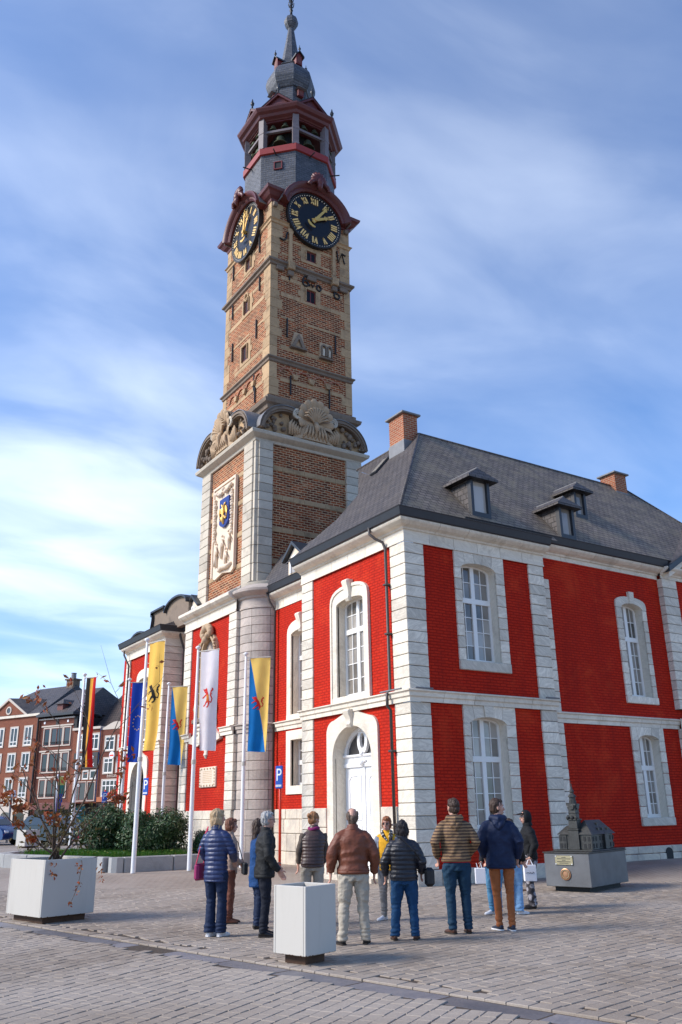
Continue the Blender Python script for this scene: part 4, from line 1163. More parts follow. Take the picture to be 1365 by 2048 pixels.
# cornice of the second stage
sq = lambda x0, x1, y0, y1: [(x0, y0), (x0, y1), (x1, y1), (x1, y0)]
C2 = [(0, 15.06), (.05, 15.08), (.07, 15.17), (.18, 15.23), (.29, 15.30), (.32, 15.40), (.30, 15.44), (0, 15.50)]
sweep(MB(), sq(X0 + .0, X1, Y0, Y1), C2, side=-1, closed=True).build('stage_cornice', M['grey_quoin'], tower)
MB().box(X0 - .1, X1 + .1, Y0 - .1, Y1 + .1, 15.40, 15.52).build('cornice_cover', M['lead'], tower)
# --- broken curved pediments with volutes and scallop shells
def curved_pediment(P, u0, u1, lead):
    c = (u0 + u1) / 2; hw = (u1 - u0) / 2
    pe = empty('curved_pediment', (0, 0, 0), parent=tower)
    for s_ in (-1, 1):
        outer, inner = [], []
        for k in range(13):
            a = R(5 + 103 * k / 12)
            outer.append((c + s_ * (hw + .08 - 1.24 * (1 - math.cos(a))), 15.45 + 1.20 * math.sin(a)))
            inner.append((c + s_ * (hw + .08 - .22 - 1.02 * (1 - math.cos(a))), 15.45 + .98 * math.sin(a)))
        MB().ring(outer, inner, P, -.75, .26).build('pediment_arc', M['dark_stone'], pe, smooth=.5)
        out2 = [(u, z + .03) for u, z in outer]
        MB().ring(out2, outer, P, -.8, .30).build('lead_cover', M['lead'], pe, smooth=.5)
        MB().ring([(u + s_ * -.05, z - .06) for u, z in outer], [(u + s_ * .05, z + .06) for u, z in inner], P, .25, .31).build('arc_moulding', M['dark_stone'], pe, smooth=.5)
        vc = (outer[-1][0] / 2 + inner[-1][0] / 2 - s_ * .08, outer[-1][1] / 2 + inner[-1][1] / 2 - .08)
        pts = []
        for k in range(30):
            a = R(90) - s_ * R(k * 28); r_ = .20 * (1 - k / 36); pts.append(P(vc[0] + r_ * math.cos(a) * 1.0, .28, vc[1] + r_ * math.sin(a)))
        MB().tube(pts, [.055 - .03 * k / 30 for k in range(30)], 6).build('volute', M['grey_quoin'], pe, smooth=True)
        MB().prism([(vc[0] + .20 * math.cos(a), vc[1] + .20 * math.sin(a)) for a in [2 * pi * k / 14 for k in range(14)]], P, -.5, .25).build('volute_drum', M['dark_stone'], pe)
        # masonry and foliage filling the arc
        fill = [(c + s_ * (hw - .02), 15.45)] + inner[1:-1] + [(inner[-1][0], 15.45)]
        MB().prism(fill, P, -.3, .02).build('pediment_infill', M['tan_stone'], pe)
        mb = MB()
        rr = random.Random(5 if s_ > 0 else 9)
        for k in range(16):
            t_ = rr.random(); u_ = c + s_ * (hw - .1 - .95 * t_); zt_ = 15.6 + rr.random() * (.25 + .6 * t_)
            mb.ball(P(u_, .06 + rr.random() * .08, zt_), rr.uniform(.05, .11), n=7, m=5, sc=(1, 1, rr.uniform(.7, 1.6)))
        mb.build('carved_foliage', M['dark_stone'], pe, smooth=True)
        mb = MB()
        for k in range(5):
            mb.tube([P(c + s_ * (.62 + .12 * k), .12, 15.55), P(c + s_ * (.72 + .1 * k), .2, 15.75 + .06 * k), P(c + s_ * (.60 + .10 * k), .18, 15.98 + .05 * k)], [.05, .07, .03], 6)
        mb.build('carved_leaf', M['carved_stone'], pe, smooth=True)
    # scallop shell
    n, mr = 132, 9; sv = []
    a0, a1 = R(-28), R(208); cz = 16.42
    for i in range(mr + 1):
        t_ = i / mr
        for k in range(n + 1):
            a = a0 + (a1 - a0) * k / n; w_ = 1.6 * abs(math.cos(k / n * 9.5 * pi)) ** .6 - .9
            r_ = t_ * (.80 + .045 * w_ * t_); d = .16 + .30 * t_ ** 2 * .8 + .055 * w_ * t_ - .10 * (t_ > .95)
            sv.append(P(c + r_ * math.cos(a), d, cz - .10 + 1.13 * r_ * math.sin(a)))
    fs = [(i * (n + 1) + k, i * (n + 1) + k + 1, (i + 1) * (n + 1) + k + 1, (i + 1) * (n + 1) + k) for i in range(mr) for k in range(n)]
    MB().add(sv, fs).build('scallop_shell', M['carved_stone'], pe, smooth=True, recalc=False)
    MB().prism([(c + .80 * math.cos(a0 + (a1 - a0) * k / 20), cz - .1 + .90 * math.sin(a0 + (a1 - a0) * k / 20)) for k in range(21)], P, -.35, .17).build('shell_back', M['dark_stone'], pe)
    mb = MB()
    for k in range(11):
        a = R(10 + 160 * k / 10)
        mb.tube([P(c, .24, cz - .28), P(c + .22 * math.cos(a), .36, cz - .15 + .26 * math.sin(a)), P(c + .46 * math.cos(a), .44, cz - .12 + .52 * math.sin(a)), P(c + .56 * math.cos(a) + .04 * math.copysign(1, math.cos(a)), .40, cz - .16 + .56 * math.sin(a))], [.045, .045, .055, .02], 6)
    mb.build('palmette', M['carved_stone'], pe, smooth=True)
    # carved bracket below the shell
    MB().loft([[P(c + s1 * w_, d, z) for s1, d in ((-1, -.2), (-1, .12), (-.5, .26), (.5, .26), (1, .12), (1, -.2))] for w_, z in ((.95, 15.46), (.80, 15.75), (.62, 16.0), (.74, 16.12), (.70, 16.2))]).build('shell_bracket', M['carved_stone'], pe)
    mb = MB()
    for k in range(7): mb.tube([P(c - .54 + .18 * k, .22, 15.5), P(c - .45 + .15 * k, .33, 15.75), P(c - .36 + .12 * k, .3, 16.05)], [.04, .06, .04], 6)
    mb.tube([P(c, .3, 16.2), P(c, .40, 16.0), P(c, .36, 15.72)], [.09, .11, .03], 8)
    mb.build('bracket_flute', M['carved_stone'], pe, smooth=True)
    return pe


curved_pediment(FR(9.66), .58, 5.40, 1)
curved_pediment(FL(.46), 9.78, 14.54, 1)
# --- third stage
X0, X1, Y0, Y1 = 1.17, 5.12, 9.95, 14.27
MB().box(X0, X1, Y0, Y1, 15.4, 27.0).build('third_stage_wall', TB, tower)
TS = M['tan_stone']
C3 = [(0, 16.62), (.10, 16.66), (.14, 16.80), (.26, 16.86), (.30, 17.0), (.12, 17.04), (.12, 17.22), (0, 17.30)]
sweep(MB(), sq(X0, X1, Y0, Y1), C3, side=-1, closed=True).build('base_moulding', M['dark_stone'], tower)
for z0_, z1_, o_ in ((18.80, 19.06, .13), (23.42, 23.72, .17), (25.56, 25.76, .13)):
    sweep(MB(), sq(X0, X1, Y0, Y1), [(0, z0_), (o_ * .4, z0_ + .03), (o_ * .5, z0_ + .12), (o_, z0_ + .17), (o_, z1_ - .04), (0, z1_ + .03)], side=-1, closed=True).build('moulded_band', M['dark_stone'] if z0_ < 25 else TS, tower)
z = 17.32; k = 0
while z < 26.6:
    hh = random.uniform(.34, .50)
    if 18.4 < z + hh < 19.06 or 23.1 < z + hh < 23.72 or 25.3 < z + hh < 25.76: hh = {0: 18.79, 1: 23.41, 2: 25.55}[0 if z < 20 else 1 if z < 24 else 2] - z
    if hh > .12:
        for q, (wa, wb) in enumerate((random.choice(((.55, .32), (.34, .6), (.42, .45))), random.choice(((.3, .3), (.5, .3))), random.choice(((.3, .55), (.3, .35))))):
            if q == 0: bx = (X0 - .018, X0 + wa, Y0 - .018, Y0 + wb)
            elif q == 1: bx = (X1 - wa, X1 + .018, Y0 - .018, Y0 + .2)
            else: bx = (X0 - .018, X0 + .2, Y1 - wb, Y1 + .018)
            MB().block(*bx, z + .004, z + hh - .004, .008).build('quoin_block', TS, tower)
    z += hh
    for zb in (18.80, 23.42, 25.56):
        if abs(z - zb) < .03: z = zb + .27
for z0_, hh in ((18.02, .17), (19.52, .18), (20.95, .12), (22.02, .19), (22.86, .16), (24.1, .12), (24.85, .12)):
    n_ = 5
    for k in range(n_):
        if random.random() < .12: continue
        a0, a1 = X0 + .5, X1 - .4; MB().block(a0 + (a1 - a0) * k / n_, a0 + (a1 - a0) * (k + 1) / n_ - .006, Y0 - .012, Y0 + .1, z0_, z0_ + hh, .006).build('band_stone', TS, tower)
        a0, a1 = Y0 + .5, Y1 - .4; MB().block(X0 - .012, X0 + .1, a0 + (a1 - a0) * k / n_, a0 + (a1 - a0) * (k + 1) / n_ - .006, z0_, z0_ + hh, .006).build('band_stone', TS, tower)


def slot_window(P, u0, u1, z0_, z1_):
    w = empty('small_window', (0, 0, 0), parent=tower); bs = .26
    MB().ring([(u0 - bs, z0_ - .14), (u0 - bs, z1_ + .16), (u1 + bs, z1_ + .16), (u1 + bs, z0_ - .14)], [(u0, z0_), (u0, z1_), (u1, z1_), (u1, z0_)], P, .0, .03, closed=True).build('window_stone', TS, w)
    MB().prism([(u0 - bs - .12, (z0_ + z1_) / 2 - .12), (u0 - bs + .02, (z0_ + z1_) / 2 - .12), (u0 - bs + .02, (z0_ + z1_) / 2 + .14), (u0 - bs - .12, (z0_ + z1_) / 2 + .14)], P, .0, .027).build('tie_stone', TS, w)
    MB().prism([(u0, z0_), (u1, z0_), (u1, z1_), (u0, z1_)], P, .004, .012).build('pane', M['dark_window'], w)
    MB().ring([(u0, z0_), (u0, z1_), (u1, z1_), (u1, z0_)], [(u0 + .05, z0_ + .05), (u0 + .05, z1_ - .05), (u1 - .05, z1_ - .05), (u1 - .05, z0_ + .05)], P, .01, .018, closed=True).build('window_frame', M['red_frame'], w)
    MB().prism([((u0 + u1) / 2 - .02, z0_ + .04), ((u0 + u1) / 2 + .02, z0_ + .04), ((u0 + u1) / 2 + .02, z1_ - .04), ((u0 + u1) / 2 - .02, z1_ - .04)], P, .012, .02).build('mullion', M['red_frame'], w)
    # deep shadowing lintel and jamb so that the opening reads as a hole
    MB().ring([(u0 - .03, z0_), (u0 - .03, z1_ + .03), (u1 + .03, z1_ + .03), (u1 + .03, z0_)], [(u0, z0_), (u0, z1_), (u1, z1_), (u1, z0_)], P, .0, .10).build('window_lip', TS, w)


P3R, P3L = FR(Y0), FL(X0)
slot_window(P3R, 2.87, 3.36, 24.22, 24.70); slot_window(P3R, 2.86, 3.33, 22.13, 22.73)
slot_window(P3L, 11.75, 12.2, 24.36, 24.92); slot_window(P3L, 11.85, 12.3, 22.18, 22.86); slot_window(P3L, 11.9, 12.38, 19.85, 20.55)


def anchor(P, pts, r_=.035, name='wall_anchor'):
    MB().tube([P(u, .05, z) for u, z in pts], r_, 6).build(name, M['iron'], tower)


for u, z0_, z1_ in ((2.13, 17.5, 18.35), (3.98, 17.35, 18.2), (1.95, 20.1, 21.0), (4.31, 20.0, 20.9), (2.05, 22.9, 23.5)): anchor(P3R, [(u, z0_), (u, z1_)])
for u, z0_, z1_ in ((10.87, 22.6, 23.3), (13.5, 22.6, 23.35), (10.95, 24.6, 25.5), (13.55, 24.7, 25.5), (11.1, 20.4, 21.3), (13.4, 20.4, 21.3), (11.2, 18.0, 18.7), (11.1, 17.4, 18.1)): anchor(P3L, [(u, z0_), (u, z1_)])
ring_pts = lambda c, z, a, b_, n=12: [(c + a * math.cos(2 * pi * k / n), z + b_ * math.sin(2 * pi * k / n)) for k in range(n + 1)]
six = lambda c, z: [(c + .12, z + .36), (c - .04, z + .34), (c - .13, z + .18), (c - .14, z)] + [(c + .14 * math.cos(a), z + .14 * math.sin(a)) for a in [pi + 2 * pi * k / 10 for k in range(11)]]
anchor(P3R, [(1.55, 24.85), (1.75, 24.8), (1.88, 24.95), (1.90, 25.2), (1.98, 25.3)], .04)
anchor(P3R, six(2.84, 23.02), .04, 'iron_numeral'); anchor(P3R, ring_pts(3.5, 23.0, .11, .14), .04, 'iron_numeral'); anchor(P3R, six(4.42, 22.92), .04, 'iron_numeral')
anchor(P3R, [(2.98, 23.1), (3.05, 22.95), (3.12, 23.08), (3.2, 22.93), (3.27, 23.1)], .03)
anchor(P3R, [(4.46, 25.3), (4.52, 24.7), (4.72, 25.25), (4.86, 24.75)], .035); anchor(P3R, [(4.72, 25.25), (4.92, 25.2)], .035)
# pilasters, brackets and carved stones
for u in (2.08, 4.28):
    MB().loft([[P3R(u + s1 * w_, d, z) for s1, d in ((-1, 0), (-1, .1), (1, .1), (1, 0))] for w_, z in ((.12, 23.74), (.12, 23.86), (.08, 23.9), (.075, 25.2), (.12, 25.3), (.13, 25.5))]).build('pilaster', TS, tower)
    MB().block(u - .16, u + .16, Y0 - .24, Y0, 23.36, 23.74, .02).build('pilaster_base', TS, tower)
    MB().block(u - .13, u + .13, Y0 - .16, Y0, 23.08, 23.34, .03).build('corbel', M['dark_stone'], tower)
for u0_, u1_ in ((1.4, 1.75), (4.55, 4.95), (2.9, 3.35)): MB().block(u0_, u1_, Y0 - .14, Y0, 23.2, 23.40, .02).build('corbel', M['dark_stone'], tower)
cs = MB().prism([(2.12, 19.72), (2.80, 19.72), (2.66, 20.42), (2.28, 20.42)], P3R, 0, .08).build('carved_stone_block', M['carved_stone'], tower)
MB().ring([(2.12, 19.72), (2.46, 20.36), (2.80, 19.72)], [(2.27, 19.72), (2.46, 20.12), (2.65, 19.72)], P3R, .08, .17).build('hood', M['dark_stone'], cs)
MB().block(2.08, 2.84, Y0 - .2, Y0, 19.64, 19.73, .01).build('ledge', M['dark_stone'], cs)
cs = MB().block(3.52, 4.12, Y0 - .08, Y0, 19.62, 20.34, .02).build('carved_stone_block', M['carved_stone'], tower)
for c_ in (3.68, 3.97):
    MB().ring(arch(c_ - .13, c_ + .13, 19.7, 20.08, .16), arch(c_ - .08, c_ + .08, 19.7, 20.06, .1), P3R, .08, .15).build('hood', M['dark_stone'], cs)
    MB().tube([P3R(c_, .1, 19.7), P3R(c_, .13, 19.9), P3R(c_, .12, 20.02)], [.06, .045, .04], 7).build('figure', M['grey_quoin'], cs)
MB().block(3.5, 4.14, Y0 - .18, Y0, 19.55, 19.63, .01).build('ledge', M['dark_stone'], cs)
for PX, c0, stp in ((P3R, 1.95, .78), (P3L, 10.85, .80)):
    for k in range(4):
        c_ = c0 + k * stp
        MB().ring(arch(c_ - .36, c_ + .36, 18.36, 18.4, .30, n=12)[1:-1], arch(c_ - .25, c_ + .25, 18.36, 18.4, .20, n=12)[1:-1], PX, 0, .05).build('blind_arch', M['chimney_brick'], tower)
        q = [PX(c_ + stp / 2 - .1, 0, 18.2), PX(c_ + stp / 2 + .1, .1, 18.4)]
        if k < 3: MB().prism([(c_ + stp / 2 - .07, 18.2), (c_ + stp / 2 + .07, 18.2), (c_ + stp / 2 + .15, 18.42), (c_ + stp / 2 - .15, 18.42)], PX, 0, .11).build('corbel', TS, tower)
MB().tube([P3L(12.1 + .16 * math.cos(R(a)), .05, 22.98 + .18 * math.sin(R(a))) for a in range(0, 361, 30)], .05, 6).build('round_opening', TS, tower)
# --- crowning cornice with hoods over the clocks
MW = M['maroon_wood']
C4 = [(0, 26.60), (.05, 26.62), (.07, 26.74), (.20, 26.82), (.30, 26.96), (.38, 27.02), (.42, 27.14), (.38, 27.18), (0, 27.24)]
LC = [(0, 0), (0, 1)]
CZ, CR = 26.32, 1.30
for path in ([(X0 + .78, Y0), (X0, Y0), (X0, Y0 + .70)], [(X1, Y0 + 3), (X1, Y0), (4.58, Y0)], [(X0, 13.45), (X0, Y1), (X0 + 3, Y1)]):
    sweep(MB(), path, C4, side=-1).build('crown_cornice', MW, tower)
for u in (1.3, 4.95): MB().block(u - .1, u + .1, Y0 - .16, Y0, 26.36, 26.58, .03).build('modillion', M['dark_stone'], tower)


def numeral_strokes(s):
    w = {'I': .105, 'V': .18, 'X': .18}; tot = sum(w[c] for c in s); x = -tot / 2; out = []
    for c in s:
        m_ = x + w[c] / 2
        if c == 'I': out.append(((m_, 0), (m_, 1), .062))
        elif c == 'V': out += [((m_ - .065, 1), (m_, 0), .066), ((m_ + .065, 1), (m_, 0), .036)]
        else: out += [((m_ - .065, 1), (m_ + .065, 0), .066), ((m_ + .065, 1), (m_ - .065, 0), .036)]
        x += w[c]
    return out


def clock(P, cu, mir, hour, minute, rim):
    ck = MB()
    circ = lambda r_, n=48: [(cu + r_ * math.cos(2 * pi * k / n), CZ + r_ * math.sin(2 * pi * k / n)) for k in range(n)]
    dial = ck.prism(circ(CR), P, .04, .16).build('clock_dial', M['clock_black'], tower)
    MB().ring(circ(CR + .07), circ(CR - .02), P, .0, .20, closed=True).build('clock_rim', M['iron'], dial)
    MB().ring(circ(.82), circ(.80), P, .16, .168, closed=True).build('inner_ring', M['joint_dark'], dial)
    at = lambda th, r_: (cu + mir * r_ * math.sin(th), CZ + r_ * math.cos(th))
    mb = MB()
    for k in range(60):
        p = at(2 * pi * k / 60, 1.265); q = P(p[0], .17, p[1]); mb.ball(q, .028, n=6, m=4)
    tag(mb.build('minute_dots', M['ivory'], dial), None, kind='stuff')
    for k, s in enumerate(('XII', 'I', 'II', 'III', 'IIII', 'V', 'VI', 'VII', 'VIII', 'IX', 'X', 'XI')):
        th = 2 * pi * k / 12; mb = MB()
        def tr(x, y):        # x across, y towards the rim
            r_ = .86 + .31 * y; p = at(th, r_); return (p[0] + mir * x * 1.05 * math.cos(th), p[1] - x * 1.05 * math.sin(th))
        for (a, b_, w_) in numeral_strokes(s):
            dx, dy = b_[0] - a[0], (b_[1] - a[1]) * .31; L = math.hypot(dx, dy); nx_, ny_ = -dy / L * w_ / 2, dx / L * w_ / 2 / .31
            mb.prism([tr(a[0] + nx_, a[1] + ny_), tr(b_[0] + nx_, b_[1] + ny_), tr(b_[0] - nx_, b_[1] - ny_), tr(a[0] - nx_, a[1] - ny_)], P, .16, .185)
        mb.build('numeral', M['gold_pale'], dial)
    for nm, th, L, tail, wd, d in (('hour_hand', 2 * pi * (hour + minute / 60) / 12, .82, .30, .085, .24), ('minute_hand', 2 * pi * minute / 60, 1.16, .42, .075, .28)):
        def hp(x, y): p = at(th, y); return (p[0] + mir * x * math.cos(th), p[1] - x * math.sin(th))
        mb = MB().prism([hp(-wd, -tail * .6), hp(-wd * .7, L * .55), hp(-.02, L * .95), hp(0, L), hp(.02, L * .95), hp(wd * .7, L * .55), hp(wd, -tail * .6)], P, d, d + .03)
        cz_ = L * .70
        mb.ring([hp(0, cz_ - .13), hp(-.11, cz_), hp(0, cz_ + .14), hp(.11, cz_)], [hp(0, cz_ - .06), hp(-.05, cz_), hp(0, cz_ + .07), hp(.05, cz_)], P, d, d + .035, closed=True)
        mb.prism([hp(-.02, L * .8), hp(-.09, L * .86), hp(-.02, L * .9), hp(.02, L * .9), hp(.09, L * .86), hp(.02, L * .8)], P, d, d + .03)
        if nm == 'minute_hand':
            o_ = [hp(.24 * math.sin(R(a)), -tail + .08 - .16 * math.cos(R(a))) for a in range(-75, 76, 15)]; i_ = [hp(.21 * math.sin(R(a)), -tail + .10 - .06 * math.cos(R(a))) for a in range(-75, 76, 15)]
            mb.ring(o_, i_, P, d, d + .03)
        mb.build(nm, M['gold'], dial)
    MB().prism([(cu + .09 * math.cos(2 * pi * k / 12), CZ + .09 * math.sin(2 * pi * k / 12)) for k in range(12)], P, .16, .34).build('hand_boss', M['gold'], dial)
    # hood
    hood = []
    for r_, d in ((1.42, 0.0), (1.42, .30), (1.50, .36), (1.56, .36), (1.62, .46), (1.74, .54), (1.80, .54), (1.82, .48), (1.80, .0)):
        hood.append((r_, d))
    rings = []
    for k in range(25):
        a = R(14 + 152 * k / 24); rings.append([P(cu + r_ * math.cos(a), d, CZ + r_ * math.sin(a) * (.97)) for r_, d in hood])
    MB().loft(rings).build('clock_hood', MW, tower, smooth=.6)
    rings = []
    for k in range(25):
        a = R(12 + 156 * k / 24); rings.append([P(cu + r_ * math.cos(a), d, CZ + r_ * math.sin(a) * .97) for r_, d in ((1.78, -.6), (1.83, -.6), (1.83, .40), (1.80, .40))])
    MB().loft(rings).build('hood_lead', M['lead'], tower, smooth=.6)
    # mask and shell on top of the hood
    mb = MB()
    zt = CZ + 1.72
    for k in range(9):
        a = R(-10 + 200 * k / 8); mb.tube([P(cu, .55, zt), P(cu + .26 * math.cos(a), .62, zt + .12 + .28 * math.sin(a)), P(cu + .40 * math.cos(a), .56, zt + .14 + .42 * math.sin(a))], [.10, .10, .07], 6)
    mb.ball(P(cu, .64, zt + .02), .17, sc=(1, 1, 1.3)).tube([P(cu, .62, zt), P(cu, .66, zt - .25), P(cu, .6, zt - .42)], [.16, .13, .05], 8)
    for s_ in (-1, 1):
        mb.tube([P(cu + s_ * .18, .6, zt + .05), P(cu + s_ * .42, .62, zt - .08), P(cu + s_ * .52, .58, zt - .2), P(cu + s_ * .42, .6, zt - .26)], [.09, .10, .08, .05], 7)
    mb.build('hood_crest', MW, tower, smooth=True)
    return dial


clock(FR(Y0 - .02), 3.22, 1, 2, 6, .2)
clock(FL(X0 - .02), 12.08, -1, 1, 1.0, .2)
# --- octagonal lantern
OC = (3.24, 12.05, 0); PH = R(22.5)
oct_ = lambda r_, z: [(OC[0] + r_ * math.cos(PH + pi / 4 * k), OC[1] + r_ * math.sin(PH + pi / 4 * k), z) for k in range(8)]
MB().loft([[(X0 + .05, Y0 + .05, 27.15), (X0 + .05, Y1, 27.15), (X1, Y1, 27.15), (X1, Y0 + .05, 27.15)], [(1.7, 10.5, 28.1), (1.7, 13.6, 28.1), (4.8, 13.6, 28.1), (4.8, 10.5, 28.1)]]).build('skirt_roof', M['lead'], tower)
MB().loft([oct_(2.16, 27.2), oct_(2.15, 30.12)]).build('slate_drum', M['slate_blue'], tower)
MB().loft([oct_(2.17, 30.08), oct_(2.25, 30.10), oct_(2.25, 30.44), oct_(1.9, 30.46)]).build('red_rail', M['red_trim'], tower)
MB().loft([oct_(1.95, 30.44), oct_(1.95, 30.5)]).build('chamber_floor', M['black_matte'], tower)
MB().loft([oct_(1.10, 30.45), oct_(1.10, 32.3)]).build('chamber_darkness', M['black_matte'], tower)  # added black core; with floor and ceiling it paints the chamber's darkness
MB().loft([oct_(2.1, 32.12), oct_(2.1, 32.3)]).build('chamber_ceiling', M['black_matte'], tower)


def ofr(k):          # frame of octagon side k (normal at 45*k degrees): u along the side, d outward from apothem a
    a = pi / 4 * k; nx_, ny_ = math.cos(a), math.sin(a); ex, ey = -ny_, nx_
    return lambda u, d, z: (OC[0] + nx_ * d + ex * u, OC[1] + ny_ * d + ey * u, z)


for k in range(8):
    a = PH + pi / 4 * k; c_ = (OC[0] + 2.05 * math.cos(a), OC[1] + 2.05 * math.sin(a))
    MB().lathe([(.23, 30.44), (.23, 30.5), (.20, 30.55), (.20, 31.30), (.225, 31.34), (.225, 31.42), (.20, 31.46), (.20, 32.2)], (c_[0], c_[1], 0), 4, a + pi / 4).build('corner_post', M['post_wood'], tower)
    P = ofr(k); hw = 2.05 * math.sin(pi / 8) - .1
    MB().prism([(-hw, 31.40), (hw, 31.40), (hw, 31.52), (-hw, 31.52)], P, 1.82, 1.94).build('bell_beam', M['post_wood'], tower)
    MB().prism([(-hw, 31.98), (-.5 * hw, 32.04), (0, 32.01), (.5 * hw, 32.04), (hw, 31.98), (hw, 32.15), (-hw, 32.15)], P, 1.80, 1.90).build('valance', MW, tower)
    # pediment
    g_ = MB().prism([(-.86, 32.5), (.86, 32.5), (0, 33.36)], P, 1.6, 2.06).build('gablet', MW, tower)
    MB().ring([(-.46 + 0, 32.56)] + [(.46 * -math.cos(pi * q / 10), 32.56 + .42 * math.sin(pi * q / 10)) for q in range(11)], [(-.38, 32.56)] + [(.38 * -math.cos(pi * q / 10), 32.56 + .33 * math.sin(pi * q / 10)) for q in range(11)], P, 2.05, 2.10).build('gablet_arch', MW, g_)
    for s_ in (-1, 1):
        MB().prism([(0, 33.34), (s_ * .98, 32.48), (s_ * .98, 32.58), (0, 33.47)], P, 1.2, 2.18).build('gablet_roof', MW, g_)
        MB().prism([(0, 33.47), (s_ * 1.0, 32.585), (s_ * 1.0, 32.61), (0, 33.51)], P, 1.2, 2.2).build('gablet_lead', M['gutter_metal'], g_)
    MB().lathe([(.05, 33.4), (.04, 33.7), (.08, 33.74), (.10, 33.84), (.05, 33.93), (.02, 34.1)], P(0, 2.1, 0), 8).build('finial', M['gutter_metal'], g_, smooth=True)
    MB().tube([P(-.1, 2.0, 30.0), P(-.1, 2.45, 29.95)], .03, 5).build('spout', M['iron'], tower)
    # bells
    bell = lambda u, z, r_, d=1.72: MB().lathe([(r_ * .05, z + r_ * 1.35), (r_ * .42, z + r_ * 1.28), (r_ * .55, z + r_ * 1.0), (r_ * .62, z + r_ * .55), (r_ * .78, z + r_ * .2), (r_, z), (r_ * .92, z - .01), (r_ * .5, z + r_ * .1)], P(u, d, 0), 18).build('bell', M['bronze_bell'], tower, smooth=True)
    bell(0, 30.84 if k % 2 else 30.82, .36 if k % 2 else .33, 1.66); bell(-.32, 31.62, .20, 1.80); bell(.27, 31.66, .20, 1.80)
rings_ = [oct_(r_, z) for r_, z in ((2.1, 32.10), (2.14, 32.14), (2.30, 32.20), (2.36, 32.32), (2.50, 32.38), (2.58, 32.50), (2.60, 32.56), (2.2, 32.62))]
MB().loft(rings_).build('lantern_cornice', MW, tower)
MB().loft([oct_(2.35, 32.55), oct_(1.3, 33.5), oct_(.98, 34.0)]).build('lantern_roof', M['slate_blue'], tower)
MB().loft([oct_(.96, 33.9), oct_(.94, 35.25)]).build('bulb_drum', M['slate_blue'], tower)
MB().loft([oct_(r_, z) for r_, z in ((.86, 35.10), (1.0, 35.16), (1.14, 35.4), (1.24, 35.7), (1.25, 35.92), (1.18, 36.25), (1.04, 36.5), (.86, 36.72), (.74, 36.85), (.68, 36.92), (.72, 36.95), (.72, 37.0), (.55, 37.04))]).build('onion_dome', M['slate_blue'], tower)
MB().loft([oct_(r_, z) for r_, z in ((.57, 37.0), (.45, 37.8), (.30, 38.8), (.14, 39.95))]).build('spire', M['slate_blue'], tower)
MB().loft([oct_(r_, z) for r_, z in ((.14, 39.85), (.22, 39.95), (.34, 40.15), (.37, 40.32), (.37, 40.40), (.30, 40.58), (.20, 40.70), (.10, 40.78))]).build('spire_ball', M['slate_blue'], tower)
mb = MB().lathe([(.09, 40.75), (.06, 41.1), (.10, 41.2), (.05, 41.3), (.04, 42.1), (.09, 42.2), (.03, 42.3), (.02, 43.6)], OC, 8)
mb.build('weathervane_rod', M['iron'], tower, smooth=True)
mb = MB()
for k in range(8):
    a = pi / 4 * k
    for zb, rr_ in ((41.35, .16), (41.75, .14), (42.3, .2)):
        mb.tube([(OC[0], OC[1], zb), (OC[0] + rr_ * .7 * math.cos(a), OC[1] + rr_ * .7 * math.sin(a), zb + .1), (OC[0] + rr_ * math.cos(a), OC[1] + rr_ * math.sin(a), zb + .3), (OC[0] + rr_ * .6 * math.cos(a), OC[1] + rr_ * .6 * math.sin(a), zb + .36)], .018, 5)
mb.build('iron_scrollwork', M['iron'], tower)


def lucarne(k, ap, z0_, w_, h_, hood_pt):
    P = ofr(k); l_ = MB().prism([(-w_, z0_), (w_, z0_), (w_, z0_ + h_), (0, z0_ + h_ + (w_ * 1.3 if not hood_pt else .02)), (-w_, z0_ + h_)], P, ap - .35, ap + .12).build('lucarne', M['red_frame'], tower)
    MB().prism([(-w_ * .6, z0_ + .06), (w_ * .6, z0_ + .06), (w_ * .6, z0_ + h_ - .04), (-w_ * .6, z0_ + h_ - .04)], P, ap + .11, ap + .13).build('shutter', M['dark_red_wood'], l_)
    if hood_pt:
        MB().loft([[P(-w_ * 1.6, ap - .35, z0_ + h_), P(-w_ * 1.6, ap + .28, z0_ + h_ - .03), P(w_ * 1.6, ap + .28, z0_ + h_ - .03), P(w_ * 1.6, ap - .35, z0_ + h_)], [P(-.03, ap - .1, z0_ + h_ + .36), P(-.03, ap, z0_ + h_ + .36), P(.03, ap, z0_ + h_ + .36), P(.03, ap - .1, z0_ + h_ + .36)]]).build('hood', M['lead'], l_)
        zt = z0_ + h_ + .36
    else:
        for s_ in (-1, 1): MB().prism([(0, z0_ + h_ + w_ * 1.35), (s_ * w_ * 1.45, z0_ + h_ - .1), (s_ * w_ * 1.45, z0_ + h_), (0, z0_ + h_ + w_ * 1.55)], P, ap - .35, ap + .22).build('gable_roof', M['gutter_metal'], l_)
        zt = z0_ + h_ + w_ * 1.5
    MB().lathe([(.035, zt - .05), (.03, zt + .1), (.065, zt + .14), (.07, zt + .2), (.02, zt + .28), (.012, zt + .42)], P(0, ap + (.0 if hood_pt else .15), 0), 8).build('finial', M['gutter_metal'], l_, smooth=True)


